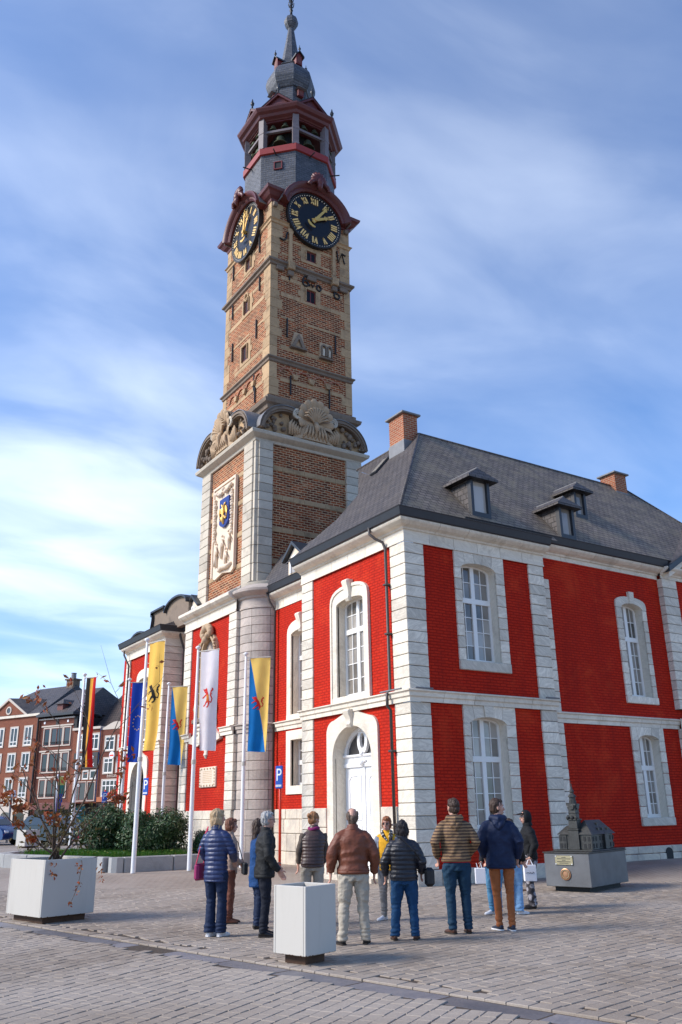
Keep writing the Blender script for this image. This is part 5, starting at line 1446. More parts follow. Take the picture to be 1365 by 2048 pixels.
for k in (4, 6, 0, 2): lucarne(k, .92, 34.55, .15, .42, True)
for k in (5, 7, 3, 1): pass
for k in (4, 6, 0, 2): lucarne(k, .74, 36.75, .17, .52, False)
for k in (5,):
    P = ofr(k); sw = MB().prism([(-.16, 29.2), (.16, 29.2), (.16, 29.55), (-.16, 29.55)], P, 1.9, 2.02).build('hatch', M['black_matte'], tower)  # black panel stands in for a small dark opening
    MB().ring([(-.2, 29.16), (-.2, 29.59), (.2, 29.59), (.2, 29.16)], [(-.15, 29.2), (-.15, 29.55), (.15, 29.55), (.15, 29.2)], P, 1.98, 2.05, closed=True).build('hatch_frame', M['red_frame'], sw)
# ------------------------------------------------------------------ row of houses across the square
FO = (7.42, 41.96); FA = R(116); FE = (math.cos(FA), math.sin(FA)); FN = (-FE[1], FE[0])


def FP(u, d, z):
    return (FO[0] + u * FE[0] + d * FN[0], FO[1] + u * FE[1] + d * FN[1], z)


def text_mesh(s, name, mat_, parent, P, u, z, size, mir=-1, d=.02, thick=.012, shear=0.0, squash=1.0):
    cu = bpy.data.curves.new(name, 'FONT'); cu.body = s; cu.size = 1.0; cu.extrude = 0.0; cu.shear = shear
    o = bpy.data.objects.new(name, cu); col.objects.link(o)
    dg = bpy.context.evaluated_depsgraph_get(); me = bpy.data.meshes.new_from_object(o.evaluated_get(dg))
    vs = [v.co.copy() for v in me.vertices]; fs = [tuple(p.vertices) for p in me.polygons]
    bpy.data.objects.remove(o); bpy.data.meshes.remove(me); bpy.data.curves.remove(cu)
    mb = MB().add([P(u + mir * v.x * size * squash, d, z + v.y * size) for v in vs], fs)
    return mb.build(name, mat_, parent, recalc=False)


def house_window(h_, u0, u1, z0, z1, frame='white_paint', bars=1, pane='pane_dark', trans=None, deep=.08, sur=.085, surm='canvas'):
    """u0<u1; window seen from the square"""
    w = MB().ring([(u0 - sur, z0 - sur), (u0 - sur, z1 + sur), (u1 + sur, z1 + sur), (u1 + sur, z0 - sur)], [(u0, z0), (u0, z1), (u1, z1), (u1, z0)], FP, -.02, .05, closed=True).build('window', M[surm], h_)
    MB().prism([(u0, z0), (u1, z0), (u1, z1), (u0, z1)], FP, .005, .015).build('pane', M[pane], w)
    mb = MB().ring([(u0, z0), (u0, z1), (u1, z1), (u1, z0)], [(u0 + .06, z0 + .06), (u0 + .06, z1 - .06), (u1 - .06, z1 - .06), (u1 - .06, z0 + .06)], FP, .012, .035, closed=True)
    for k in range(1, bars + 1):
        uu = u0 + (u1 - u0) * k / (bars + 1); mb.prism([(uu - .035, z0), (uu + .035, z0), (uu + .035, z1), (uu - .035, z1)], FP, .012, .04)
    for zt in (trans or []): mb.prism([(u0, zt - .03), (u1, zt - .03), (u1, zt + .03), (u0, zt + .03)], FP, .012, .037)
    mb.build('frame', M[frame], w)
    return w


def hwall(h_, u0, u1, z0, z1, mat_, depth=8):
    MB().prism([(u0, z0), (u1, z0), (u1, z1), (u0, z1)], FP, -depth, 0).build('wall', M[mat_], h_)


# brick house with pediment
h1 = tag(empty('gabled_house', FP(14, 0, 0)), 'brick town house with triangular pediment, round window and pale shop front', 'house'); h1.location = (0, 0, 0)
hwall(h1, 9.40, 17.4, 0, 8.85, 'house_brick')
cn = MB().prism([(9.3, 8.80), (17.5, 8.80), (17.5, 8.98), (9.3, 8.98)], FP, -.1, .14).build('cornice', M['pale_stone'], h1)
MB().prism([(10.9, 8.98), (15.2, 8.98), (13.05, 10.2)], FP, -1.2, .02).build('pediment', M['house_brick'], h1)
for a, b_ in (((10.7, 8.98), (13.05, 10.32)), ((15.4, 8.98), (13.05, 10.32))):
    MB().prism([a, (a[0] + (.3 if a[0] < 13 else -.3), 8.98), (b_[0], b_[1] - .14), (b_[0], b_[1] + .06)], FP, -1.2, .13).build('pediment_coping', M['canvas'], h1)
c8 = lambda r_, n=20: [(13.0 + r_ * math.cos(2 * pi * k / n), 9.40 + r_ * math.sin(2 * pi * k / n)) for k in range(n)]
MB().ring(c8(.32), c8(.21), FP, .0, .07, closed=True).build('round_window', M['canvas'], h1)
MB().prism(c8(.22), FP, .0, .035).build('round_pane', M['pane_dark'], h1)
rf = MB().add([FP(9.3, .1, 8.98), FP(17.5, .1, 8.98), FP(14.6, -4, 11.6), FP(10.2, -4, 11.6), FP(9.3, -8, 8.98), FP(17.5, -8, 8.98)], [(0, 1, 2, 3), (0, 3, 4), (1, 5, 2), (3, 2, 5, 4)]).build('roof', M['slate'], h1, recalc=False)
MB().add([FP(13.05, .1, 10.35), FP(10.7, .1, 9.0), FP(11.2, -2.0, 10.35), FP(13.05, -2.6, 10.6)], [(0, 1, 2, 3)]).build('pediment_roof', M['slate'], h1, recalc=False)
ch = MB().prism([(10.3, 10.9), (11.1, 10.9), (11.1, 12.0), (10.3, 12.0)], FP, -4.4, -3.7).build('chimney', M['dark_stone'], rf)
MB().prism([(10.2, 12.0), (11.2, 12.0), (11.2, 12.12), (10.2, 12.12)], FP, -4.5, -3.6).build('chimney_cap', M['dark_stone'], ch)
MB().lathe([(.22, 12.1), (.20, 12.55), (.24, 12.6)], FP(10.7, -4.05, 0), 10).build('chimney_pot', M['lead'], ch)
for zs_ in ((6.70, 8.06), (4.86, 6.12), (2.97, 4.32)):
    for c_ in (10.50, 12.10, 13.72, 15.3): house_window(h1, c_ - .40, c_ + .40, *zs_, frame='white_paint' if zs_[0] > 6 else 'pole_white', bars=1, trans=[zs_[0] + .3])
MB().tube([FP(9.34, .09, .3), FP(9.34, .09, 8.8)], .05, 6).build('downpipe', M['pipe_metal'], h1)
sg = MB().prism([(9.95, 2.42), (13.9, 2.42), (13.9, 2.90), (9.95, 2.90)], FP, 0, .10).build('shop_sign', M['canvas'], h1)
text_mesh('MarKa', 'sign_lettering', M['sign_dark'], sg, FP, 12.62, 2.52, .46, d=.115, squash=1.25)
mb = MB().prism([(13.0 + .16 * math.cos(2 * pi * k / 12), 2.66 + .16 * math.sin(2 * pi * k / 12)) for k in range(12)], FP, .1, .115); mb.build('sign_roundel', M['sign_orange'], sg)
MB().prism([(9.45, .2), (17.3, .2), (17.3, 2.40), (9.45, 2.40)], FP, 0, .04).build('shop_front', M['canvas'], h1)
for a in (10.0, 11.5, 13.2): MB().prism(arch(a, a + 1.1, .5, 1.7, .25), FP, .03, .06).build('shop_window', M['pane_dark'], h1)

# house with white-framed window bands
h2 = tag(empty('banded_house', (0, 0, 0)), 'brick house with three tiers of wide white framed windows and hipped roof', 'house')
hwall(h2, 5.62, 9.36, 0, 8.52, 'house_brick_dark')
MB().prism([(5.55, 8.40), (9.4, 8.40), (9.4, 8.50), (5.55, 8.50)], FP, 0, .1).build('cornice', M['canvas'], h2)
MB().prism([(5.4, 8.62), (9.4, 8.62), (9.4, 8.80), (5.4, 8.80)], FP, -.3, .36).build('gutter', M['gutter_metal'], h2)
rf = MB().add([FP(5.4, .3, 8.8), FP(9.35, .3, 8.8), FP(9.35, -3.2, 11.0), FP(6.3, -3.2, 11.0), FP(5.4, -7, 8.8), FP(9.35, -7, 8.8)], [(0, 1, 2, 3), (0, 3, 4), (3, 2, 5, 4)]).build('roof', M['slate'], h2, recalc=False)
dm = MB().prism([(7.15, 9.0), (7.75, 9.0), (7.75, 9.55), (7.15, 9.55)], FP, -1.2, -.15).build('dormer', M['dark_red_wood'], rf)
MB().loft([[FP(6.95, 0, 9.52), FP(7.95, 0, 9.52), FP(7.95, -1.6, 9.52), FP(6.95, -1.6, 9.52)], [FP(7.4, -.4, 9.9), FP(7.5, -.4, 9.9), FP(7.5, -1.6, 9.9), FP(7.4, -1.6, 9.9)]]).build('dormer_roof', M['slate'], dm)
for u_ in (6.25, 8.75): MB().prism([(u_ - .08, 8.12), (u_ + .08, 8.12), (u_ + .08, 8.28), (u_ - .08, 8.28)], FP, 0, .03).build('white_tile', M['sign_white'], h2)
MB().prism([(7.25, 7.98), (7.5, 7.98), (7.5, 8.4), (7.25, 8.4)], FP, 0, .04).build('dark_panel', M['iron'], h2)
for z0_, z1_ in ((6.52, 7.76), (4.66, 5.96), (2.90, 4.12)):
    for a, b_ in ((5.90, 6.55), (6.72, 7.92), (8.08, 8.68)):
        w = house_window(h2, a, b_, z0_, z1_, frame='dark_red_wood', bars=1 if b_ - a > 1 else 0, sur=.075, surm='canvas')
        mb = MB()
        for k in range(int((b_ - a) / .16)):
            q = a + .08 + k * .16; mb.tube([FP(q + .06 * math.cos(R(t_)), .09, z0_ + .14 + .06 * math.sin(R(t_))) for t_ in range(0, 361, 60)], .012, 4)
        mb.tube([FP(a, .09, z0_ + .24), FP(b_, .09, z0_ + .24)], .015, 4); mb.build('balcony_rail', M['iron'], w)
    MB().prism([(5.62, z1_ + .12), (9.0, z1_ + .12), (9.0, z1_ + .22), (5.62, z1_ + .22)], FP, 0, .07).build('band', M['canvas'], h2)
MB().tube([FP(9.30, .2, .3), FP(9.30, .2, 8.6)], .05, 6).build('downpipe', M['pipe_metal'], h2)
aw = MB().add([FP(2.75, .1, 2.56), FP(8.6, .1, 2.56), FP(8.6, 2.2, 2.42), FP(2.75, 2.2, 2.42), FP(8.6, 2.2, 2.05), FP(2.75, 2.2, 2.05), FP(2.75, .1, 2.5), FP(8.6, .1, 2.5)], [(0, 1, 2, 3), (3, 2, 4, 5), (6, 7, 2, 3)]).build('awning', M['dark_red_wood'], h2, recalc=False)
MB().prism([(2.75, .2), (8.9, .2), (8.9, 2.4), (2.75, 2.4)], FP, 0, .05).build('cafe_front', M['black_matte'], h2)
for u_ in (8.5, 5.6, 2.8): MB().tube([FP(u_, 2.15, .15), FP(u_, 2.15, 2.4)], .05, 6).build('awning_post', M['sign_dark'], h2)
# brasserie
h3 = tag(empty('brasserie_house', (0, 0, 0)), 'narrow brasserie with dark sign board on its brick front', 'house')
hwall(h3, 2.72, 5.60, 0, 7.5, 'house_brick')
MB().prism([(2.7, 7.45), (5.55, 7.45), (5.55, 7.62), (2.7, 7.62)], FP, -.3, .14).build('parapet', M['canvas'], h3)
MB().add([FP(1.0, -1.5, 7.6), FP(5.7, -1.5, 7.6), FP(5.7, -5, 10.8), FP(1.0, -5, 10.6)], [(0, 1, 2, 3)]).build('roof', M['pantile'], h3, recalc=False)
MB().prism([(.2, 7.8), (2.3, 7.8), (2.3, 10.6), (.2, 10.6)], FP, -4.6, -3.4).build('chimney_stack', M['house_brick_dark'], h3)
MB().prism([(5.3, 7.5), (5.62, 7.5), (5.62, 8.5), (5.3, 8.5)], FP, -3, 0).build('dark_gable', M['black_matte'], h3)
house_window(h3, 2.92, 3.75, 6.05, 7.1, bars=1, trans=[6.8]); house_window(h3, 4.2, 5.0, 6.05, 7.1, bars=1, trans=[6.8])
sg = MB().prism([(2.80, 4.76), (5.2, 4.76), (5.2, 5.84), (2.80, 5.84)], FP, 0, .12).build('brasserie_sign', M['sign_dark'], h3)
text_mesh('Brasserie', 'sign_lettering', M['sign_white'], sg, FP, 4.98, 5.40, .46, d=.135, squash=1.05)
text_mesh('De Bink', 'sign_lettering', M['sign_white'], sg, FP, 4.72, 4.90, .48, d=.135, squash=1.05)
for a in (2.95, 3.7, 4.5): house_window(h3, a, a + .55, 4.05, 4.62, bars=0, sur=.05)
house_window(h3, 2.95, 3.65, 2.62, 3.85, frame='dark_red_wood', bars=0, sur=.05); sg = house_window(h3, 3.85, 5.1, 2.62, 3.85, frame='dark_red_wood', bars=1, sur=.05)
text_mesh('alfa', 'sign_lettering', M['sign_white'], h3, FP, 4.8, 3.55, .30, d=.10, shear=.3)
MB().tube([FP(2.70, .1, 2.5), FP(2.70, .1, 7.5)], .03, 6).build('light_string', M['car_blue'], h3)
# cafe
h4 = tag(empty('cafe_house', (0, 0, 0)), 'low brick cafe with curved gable, tiled roof and white casement windows', 'house')
hwall(h4, -4.0, 2.70, 0, 7.35, 'house_brick_dark')
gb = [(2.7, 7.35), (2.7, 7.45)] + [(2.7 - 2.9 * k / 12, 7.45 + .42 * math.sin(pi * k / 12) ** 1.5) for k in range(13)] + [(-.2, 7.35)]
MB().prism(gb, FP, -.3, .03).build('curved_gable', M['canvas'], h4)
MB().add([FP(-4, -.2, 7.4), FP(2.9, -.2, 7.4), FP(2.75, -3, 8.9), FP(-4, -3, 8.9)], [(0, 1, 2, 3)]).build('roof', M['pantile'], h4, recalc=False)
for z0_, z1_ in ((5.92, 6.85), (4.40, 5.38)):
    for a, b_ in ((1.36, 2.22), (-.0, .98)): house_window(h4, a, b_, z0_, z1_, bars=1, trans=[z1_ - .28], sur=.08)
house_window(h4, .35, 2.25, 2.86, 3.92, bars=4, trans=[3.55], sur=.08)
text_mesh('Eetcafé', 'sign_lettering', M['canvas'], h4, FP, 1.85, 4.10, .36, d=.05, shear=.15)
sg = MB().prism([(-.5, 2.50), (2.72, 2.50), (2.72, 2.82), (-.5, 2.82)], FP, 0, .08).build('cafe_sign', M['sign_orange'], h4)
text_mesh('BACCHUS', 'sign_lettering', M['sign_white'], sg, FP, 2.10, 2.55, .30, d=.095, squash=1.25)
rs = MB().prism([(1.22 + .24 * math.cos(2 * pi * k / 18), 5.55 + .24 * math.sin(2 * pi * k / 18)) for k in range(18)], FP, .25, .33).build('round_sign', M['sign_white'], h4)
MB().prism([(1.04, 5.48), (1.40, 5.48), (1.40, 5.58), (1.04, 5.58)], FP, .32, .345).build('sign_band', M['signal_red'], rs)
MB().prism([(-.5, .2), (2.6, .2), (2.6, 2.4), (-.5, 2.4)], FP, 0, .05).build('cafe_front', M['black_matte'], h4)
for k in range(3): MB().ball(FP(1.0 + .3 * k, .2, 2.98), .13, n=7, m=5).build('flower_pot', M['signal_red'], h4)

# ------------------------------------------------------------------ parked cars
def car(name, loc, ang, paint, L=4.3, H=1.55, W=1.8, label='', suv=True):
    c = empty(name, loc, ang); tag(c, label, 'car', 'cars parked along the far side of the square')
    hl = L / 2
    prof = [(-hl, .35), (-hl, .78), (-hl + .1, .95), (-hl + .35, 1.02), (-hl + .75, H - .08), (-hl + 1.0, H), (.35, H), (.62, H - .06), (1.18, 1.02), (hl - .25, .88), (hl - .06, .72), (hl, .5), (hl - .04, .32), (hl - .5, .26), (-hl + .4, .26)]
    rings = []
    for k, (s, ins) in enumerate(((-1, .10), (-.93, .03), (-.6, 0), (.6, 0), (.93, .03), (1, .10))):
        rings.append([(x * (1 - ins * .25), s * W / 2 * (1 - max(0, (z - .95)) * .22), z - ins * (.4 if z > 1 else .1)) for x, z in prof])
    MB().loft(rings).build('body', M[paint], c, smooth=.6)
    for s in (-1, 1):
        q = lambda x, z: (x, s * (W / 2 * (1 - max(0, z - .95) * .22) + .004), z)
        for poly in ([(-hl + .52, 1.04), (-hl + .86, H - .14), (-.12, H - .12), (-.12, 1.04)], [(-.04, 1.04), (-.04, H - .12), (.42, H - .14), (1.0, 1.04)]):
            MB().add([q(*p) for p in poly], [tuple(range(len(poly)))]).build('side_window', M['car_glass'], c, recalc=False)
        for wx in (-hl + .82, hl - .82):
            t_ = MB().loft([[(wx + r_ * math.cos(2 * pi * k / 20), y_, .33 + r_ * math.sin(2 * pi * k / 20)) for k in range(20)] for r_, y_ in ((.28, s * (W / 2 - .2)), (.33, s * (W / 2 - .18)), (.33, s * (W / 2 + .0)), (.30, s * (W / 2 + .02)), (.22, s * (W / 2 + .02)))]).build('wheel', M['rubber'], c)
            mb = MB()
            for k in range(5):
                a = 2 * pi * k / 5; mb.tube([(wx, s * (W / 2 + .025), .33), (wx + .21 * math.cos(a), s * (W / 2 + .025), .33 + .21 * math.sin(a))], .028, 5)
            mb.build('rim', M['alloy'], t_)
        MB().block(-hl - .01, -hl + .12, min(s * .5, s * .82), max(s * .5, s * .82), .74, .92, .02).build('tail_light', M['tail_red'], c)
        MB().block(hl - .16, hl - .02, min(s * .5, s * .8), max(s * .5, s * .8), .62, .76, .03).build('headlight', M['sign_white'], c)
    MB().add([(.66, -.62, H - .1), (.66, .62, H - .1), (1.16, .74, 1.06), (1.16, -.74, 1.06)], [(0, 1, 2, 3)]).build('windscreen', M['car_glass'], c, recalc=False)
    return c


car('parked_car', (.62, 33.2, gz(0, 33)), math.atan2(-.83, .56), 'car_dark', label='dark parked car behind the bare autumn shrub')
car('parked_car', (-2.12, 37.35, gz(0, 33)), math.atan2(-.83, .56), 'car_blue', label='dark blue car with wheel at the left picture edge')
car('parked_car', (-3.0, 41.9, gz(0, 33)), math.atan2(-.83, .56), 'car_blue', H=1.75, label='bright blue van parked furthest back at left edge')
# banner on a short pole
bp_ = tag(empty('banner_pole', (1.75, 38.0, gz(0, 30))), 'short white pole with rainbow banner in front of the banded house', 'banner')
MB().tube([(0, 0, 0), (0, 0, 3.9)], .05, 8).build('pole', M['pole_white'], bp_, smooth=True)
for k, (cname, cc) in enumerate((('banner_yellow', (.6, .5, .12)), ('banner_green', (.04, .22, .16)), ('banner_blue', (.02, .07, .32)), ('banner_violet', (.10, .06, .25)))):
    simple(cname, cc, .8)
    MB().box(.06 + .02 * math.sin(k), .50 - .05 * k, -.012, .012, 3.75 - .5 * (k + 1), 3.75 - .5 * k).build('banner_strip', M[cname], bp_)
# teal information sign, closed parasol, bollard-like red bicycle, lamp post
ts = tag(empty('info_sign', (3.3, 38.2, gz(0, 30))), 'teal information sign on two legs before the cafe terrace', 'sign')
MB().block(-.35, .35, -.03, .03, 1.0, 2.0, .02).build('sign_panel', M['teal'], ts)
for s in (-.28, .28): MB().tube([(s, 0, 0), (s, 0, 1.1)], .03, 6).build('leg', M['sign_dark'], ts)
for k in range(3): MB().box(-.26, .2 - .1 * k, -.036, -.031, 1.75 - .16 * k, 1.80 - .16 * k).build('sign_line', M['sign_white'], ts)
pb = tag(empty('closed_parasol', (6.0, 38.3, gz(0, 30))), 'closed white parasol standing beside the dark awning', 'parasol')
MB().lathe([(.03, .0), (.03, .9), (.16, .95), (.18, 1.4), (.10, 2.0), (.02, 2.3)], (0, 0, 0), 10).build('canopy', M['canvas'], pb, smooth=True)
MB().lathe([(.3, 0), (.3, .08), (.05, .12)], (0, 0, 0), 14).build('base', M['sign_dark'], pb)
lp = tag(empty('street_lamp', (-.35, 40.2, gz(0, 30))), 'grey post with white lamp box beside the shop sign', 'street lamp')
MB().tube([(0, 0, 0), (0, 0, 2.7)], .07, 8).build('post', M['lead'], lp); MB().block(-.2, .2, -.2, .2, 2.6, 3.0, .04).build('lamp_box', M['sign_white'], lp)
bk = tag(empty('bicycle', (.75, 28.9, gz(0, 28)), R(20)), 'pinkish red bicycle parked in front of the dark car', 'bicycle')
for x_ in (-.5, .5):
    w_ = MB().tube([(x_ + .33 * math.cos(2 * pi * k / 20), 0, .34 + .33 * math.sin(2 * pi * k / 20)) for k in range(21)], .02, 6).build('wheel', M['rubber'], bk)
    mb = MB()
    for k in range(8): mb.tube([(x_, 0, .34), (x_ + .32 * math.cos(pi * k / 4), 0, .34 + .32 * math.sin(pi * k / 4))], .005, 4)
    mb.build('spokes', M['alloy'], w_)
MB().tube([(-.5, 0, .34), (-.1, 0, .32), (.35, 0, .85), (.5, 0, .34)], .03, 6).build('frame', M['pink_red'], bk); MB().tube([(-.1, 0, .32), (-.2, 0, .95)], .03, 6).build('seat_tube', M['pink_red'], bk)
MB().tube([(.35, 0, .85), (.33, 0, 1.08)], .025, 6).build('stem', M['pink_red'], bk); MB().tube([(.25, -.28, 1.1), (.36, 0, 1.08), (.25, .28, 1.1)], .02, 6).build('handlebar', M['iron'], bk)
MB().block(-.36, -.08, -.08, .08, .95, 1.02, .03).build('saddle', M['black_matte'], bk); MB().block(.36, .62, -.18, .18, .82, 1.12, .03).build('basket', M['pink_red'], bk)
# ------------------------------------------------------------------ planting bed in front of the tower
bed = tag(empty('planting_bed', (-2.4, 9, .15)), 'raised bed edged with grey kerb blocks in front of the tower', 'planting bed'); bed.location = (0, 0, 0)
ZK0, ZK1 = .13, .54
kp = [(-.30, 7.62), (-1.55, 7.62), (-2.85, 7.62), (-4.30, 7.62)]
for a, b_ in zip(kp[:-1], kp[1:]): MB().block(b_[0] + .012, a[0] - .012, 7.62, 7.97, ZK0, ZK1, .02).build('kerb_stone', M['kerb_stone'], bed)
MB().prism([(-4.62, 7.72), (-4.50, 7.62), (-4.32, 7.62), (-4.32, 7.97), (-4.62, 7.97)], lambda u, d, z: (u, z, d), ZK0, ZK1).build('kerb_stone', M['kerb_stone'], bed)
lp_ = [(-4.75, 8.05), (-5.15, 9.25), (-5.55, 10.45), (-5.95, 11.65), (-6.35, 12.85), (-6.3, 14.1), (-5.6, 15.1), (-4.4, 15.6), (-3.1, 15.7)]
for a, b_ in zip(lp_[:-1], lp_[1:]):
    dx, dy = b_[0] - a[0], b_[1] - a[1]; L = math.hypot(dx, dy)
    o = MB().block(.012, L - .012, -.35, 0, ZK0, ZK1, .02).build('kerb_stone', M['kerb_stone'], bed); o.location = (a[0], a[1], 0); o.rotation_euler = (0, 0, math.atan2(dy, dx))
MB().prism([(-.2, 7.9), (-4.5, 7.9), (-6.0, 12.8), (-5.9, 14.0), (-4.4, 15.4), (-.2, 15.6)], lambda u, d, z: (u, z, d), .1, .525).build('soil', M['soil'], bed)


def leafmat(name, ramp_, rough=.5, trans=.25, spec=.4):
    m, nt, b = newmat(name); g = nd(nt, 'NewGeometry')
    c_ = ramp(nt, g.outputs['Random Per Island'], ramp_)
    link(nt, c_, b.inputs['Base Color']); b.inputs['Roughness'].default_value = rough; b.inputs['Specular IOR Level'].default_value = spec
    tr = nd(nt, 'BsdfTranslucent', Color=c_); mx = nd(nt, 'MixShader', Fac=trans); link(nt, b.outputs[0], mx.inputs[1]); link(nt, tr.outputs[0], mx.inputs[2])
    link(nt, mx.outputs[0], nt.nodes['Material Output'].inputs[0]); return m


leafmat('laurel_leaf', [(0, (.014, .036, .012)), (.5, (.032, .072, .022)), (.85, (.060, .115, .034)), (1, (.22, .23, .12))], rough=.42, trans=.12, spec=.35)
leafmat('grass_blade', [(0, (.035, .12, .012)), (.6, (.06, .19, .018)), (1, (.13, .24, .03))], trans=.3)
leafmat('ground_leaf', [(0, (.03, .08, .015)), (.55, (.06, .13, .02)), (.8, (.16, .20, .03)), (1, (.26, .20, .03))], trans=.25)
leafmat('autumn_leaf', [(0, (.16, .045, .012)), (.4, (.27, .085, .022)), (.75, (.34, .055, .018)), (1, (.36, .17, .045))], rough=.6, trans=.3)
leafmat('olive_leaf', [(0, (.05, .045, .015)), (1, (.14, .10, .03))], trans=.25)


def leaf(mb, p, n_, size, rr, wid=.45):
    """pointed leaf of four triangles"""
    t = Vector((rr.uniform(-1, 1), rr.uniform(-1, 1), rr.uniform(-1, 1))); n_ = Vector(n_).normalized()
    t = (t - n_ * t.dot(n_)); t = t.normalized() if t.length > 1e-3 else Vector((1, 0, 0)); s_ = n_.cross(t)
    p = Vector(p); a = p - t * size * .5; b_ = p + t * size * .5; c1 = p + s_ * size * wid * .5 + n_ * size * .06; c2 = p - s_ * size * wid * .5 + n_ * size * .06
    mb.add([a, c1, b_, c2], [(0, 1, 2), (0, 2, 3)])


def shrub(name, label, c, rad, nleaf, size, seed, lumps=9):
    rr = random.Random(seed); s = tag(empty(name, c), label, 'shrub', 'evergreen shrubs in the bed'); s.location = (0, 0, 0)
    blobs = []
    for k in range(lumps):
        a = rr.uniform(0, 2 * pi); q = rr.uniform(.2, .62)
        blobs.append((c[0] + rad[0] * q * math.cos(a), c[1] + rad[1] * q * math.sin(a), c[2] + rad[2] * rr.uniform(.45, 1.25), rr.uniform(.34, .56)))
    blobs += [(c[0] + rad[0] * .45 * q, c[1] - rad[1] * .2, c[2] + rad[2] * .45, .5) for q in (-1, 0, 1)]
    mb = MB()
    for _ in range(nleaf):
        b_ = rr.choice(blobs); d = Vector((rr.gauss(0, 1), rr.gauss(0, 1), rr.gauss(0, 1))).normalized(); q = rr.uniform(.45, 1.08) * b_[3]
        p = Vector((b_[0] + d.x * q * rad[0], b_[1] + d.y * q * rad[1], max(c[2] + .02, b_[2] + d.z * q * rad[2] * .9)))
        n_ = (d + Vector((rr.uniform(-.7, .7), rr.uniform(-.7, .7), rr.uniform(-.3, .9)))).normalized()
        leaf(mb, p, n_, size * rr.uniform(.7, 1.3), rr)
    mb.build('foliage', M['laurel_leaf'], s, recalc=False)
    for k in range(7):
        a = 2 * pi * k / 7; MB().tube([(c[0] + .1 * math.cos(a), c[1] + .1 * math.sin(a), c[2]), (c[0] + rad[0] * .3 * math.cos(a), c[1] + rad[1] * .3 * math.sin(a), c[2] + rad[2] * .8), (c[0] + rad[0] * .5 * math.cos(a + .2), c[1] + rad[1] * .5 * math.sin(a + .2), c[2] + rad[2] * 1.4)], [.04, .025, .008], 5).build('stem', M['bark'], s)
    core = MB().ball((c[0], c[1], c[2] + rad[2] * .75), 1, n=12, m=8, sc=(rad[0] * .5, rad[1] * .5, rad[2] * .55)); core.build('inner_foliage', M['laurel_leaf'], s)
    return s


shrub('evergreen_shrub', 'taller dark green shrub nearer the cafe with pale leaf tips', (-3.62, 10.9, .42), (1.10, 1.0, .98), 13000, .10, 3, 14)
shrub('evergreen_shrub', 'broad dark green shrub behind the two nearest flagpoles', (-2.92, 9.15, .42), (1.25, .95, .86), 15000, .095, 4, 16)
shrub('evergreen_shrub', 'small low green shrub at the foot of the tower', (-1.55, 8.75, .42), (.40, .45, .52), 2600, .07, 6, 6)
rr = random.Random(21); mb = MB()
for _ in range(9000):
    x, y = rr.uniform(-5.9, -2.2), rr.uniform(7.95, 12.5)
    if x < -4.5 - (y - 7.9) * .33 + .1: continue
    h_ = rr.uniform(.07, .20); a = rr.uniform(0, 2 * pi); l_ = rr.uniform(0, .06)
    mb.add([(x - .010, y, .515), (x + .010, y, .515), (x + l_ * math.cos(a), y + l_ * math.sin(a), .52 + h_)], [(0, 1, 2)])
tag(mb.build('grass', M['grass_blade'], recalc=False), 'bright green grass covering the bed around the shrubs', 'grass', kind='stuff')
mb = MB()
for _ in range(3800):
    x, y = rr.uniform(-6.1, -1.0), rr.uniform(7.95, 12.8)
    if x < -4.5 - (y - 7.9) * .33 + .15: continue
    dense = (y < 8.35) or (x < -4.7 - (y - 7.9) * .33 + 1.0)
    if not dense: continue
    leaf(mb, (x, y, .54 + rr.uniform(0, .14)), (rr.uniform(-.5, .5), rr.uniform(-.5, .5), 1), rr.uniform(.06, .11), rr, .7)
tag(mb.build('ground_cover', M['ground_leaf'], recalc=False), 'low yellow green ground cover along the kerb', 'ground cover', kind='stuff')

# ------------------------------------------------------------------ flagpoles with hanging banners
for nm, c in (('cloth_yellow', (.92, .58, .12)), ('cloth_pale_yellow', (.92, .64, .17)), ('cloth_blue', (.006, .17, .50)), ('cloth_eu', (.010, .055, .38)), ('cloth_white', (.80, .79, .84)), ('cloth_black', (.035, .028, .025)), ('cloth_gold', (.80, .40, .05)), ('cloth_red', (.62, .02, .02)), ('lion_black', (.02, .018, .016)), ('lion_red', (.66, .03, .025)), ('star_gold', (.85, .55, .25))):
    m, nt, b = newmat(nm); g = nd(nt, 'NewGeometry'); n_ = nd(nt, 'TexNoise', Vector=g.outputs['Position'], Scale=4.0, Detail=3.0)
    f = math_(nt, 'ADD', .88, math_(nt, 'MULTIPLY', n_.outputs[0], .24)); cc = mixc(nt, 1.0, c, nd(nt, 'CombineColor', Red=f, Green=f, Blue=f).outputs[0], 'MULTIPLY')
    link(nt, cc, b.inputs['Base Color']); b.inputs['Roughness'].default_value = .75; b.inputs['Specular IOR Level'].default_value = .2
    tr = nd(nt, 'BsdfTranslucent', Color=cc); mx = nd(nt, 'MixShader', Fac=.35 if 'lion' not in nm else .1); link(nt, b.outputs[0], mx.inputs[1]); link(nt, tr.outputs[0], mx.inputs[2]); link(nt, mx.outputs[0], nt.nodes['Material Output'].inputs[0])

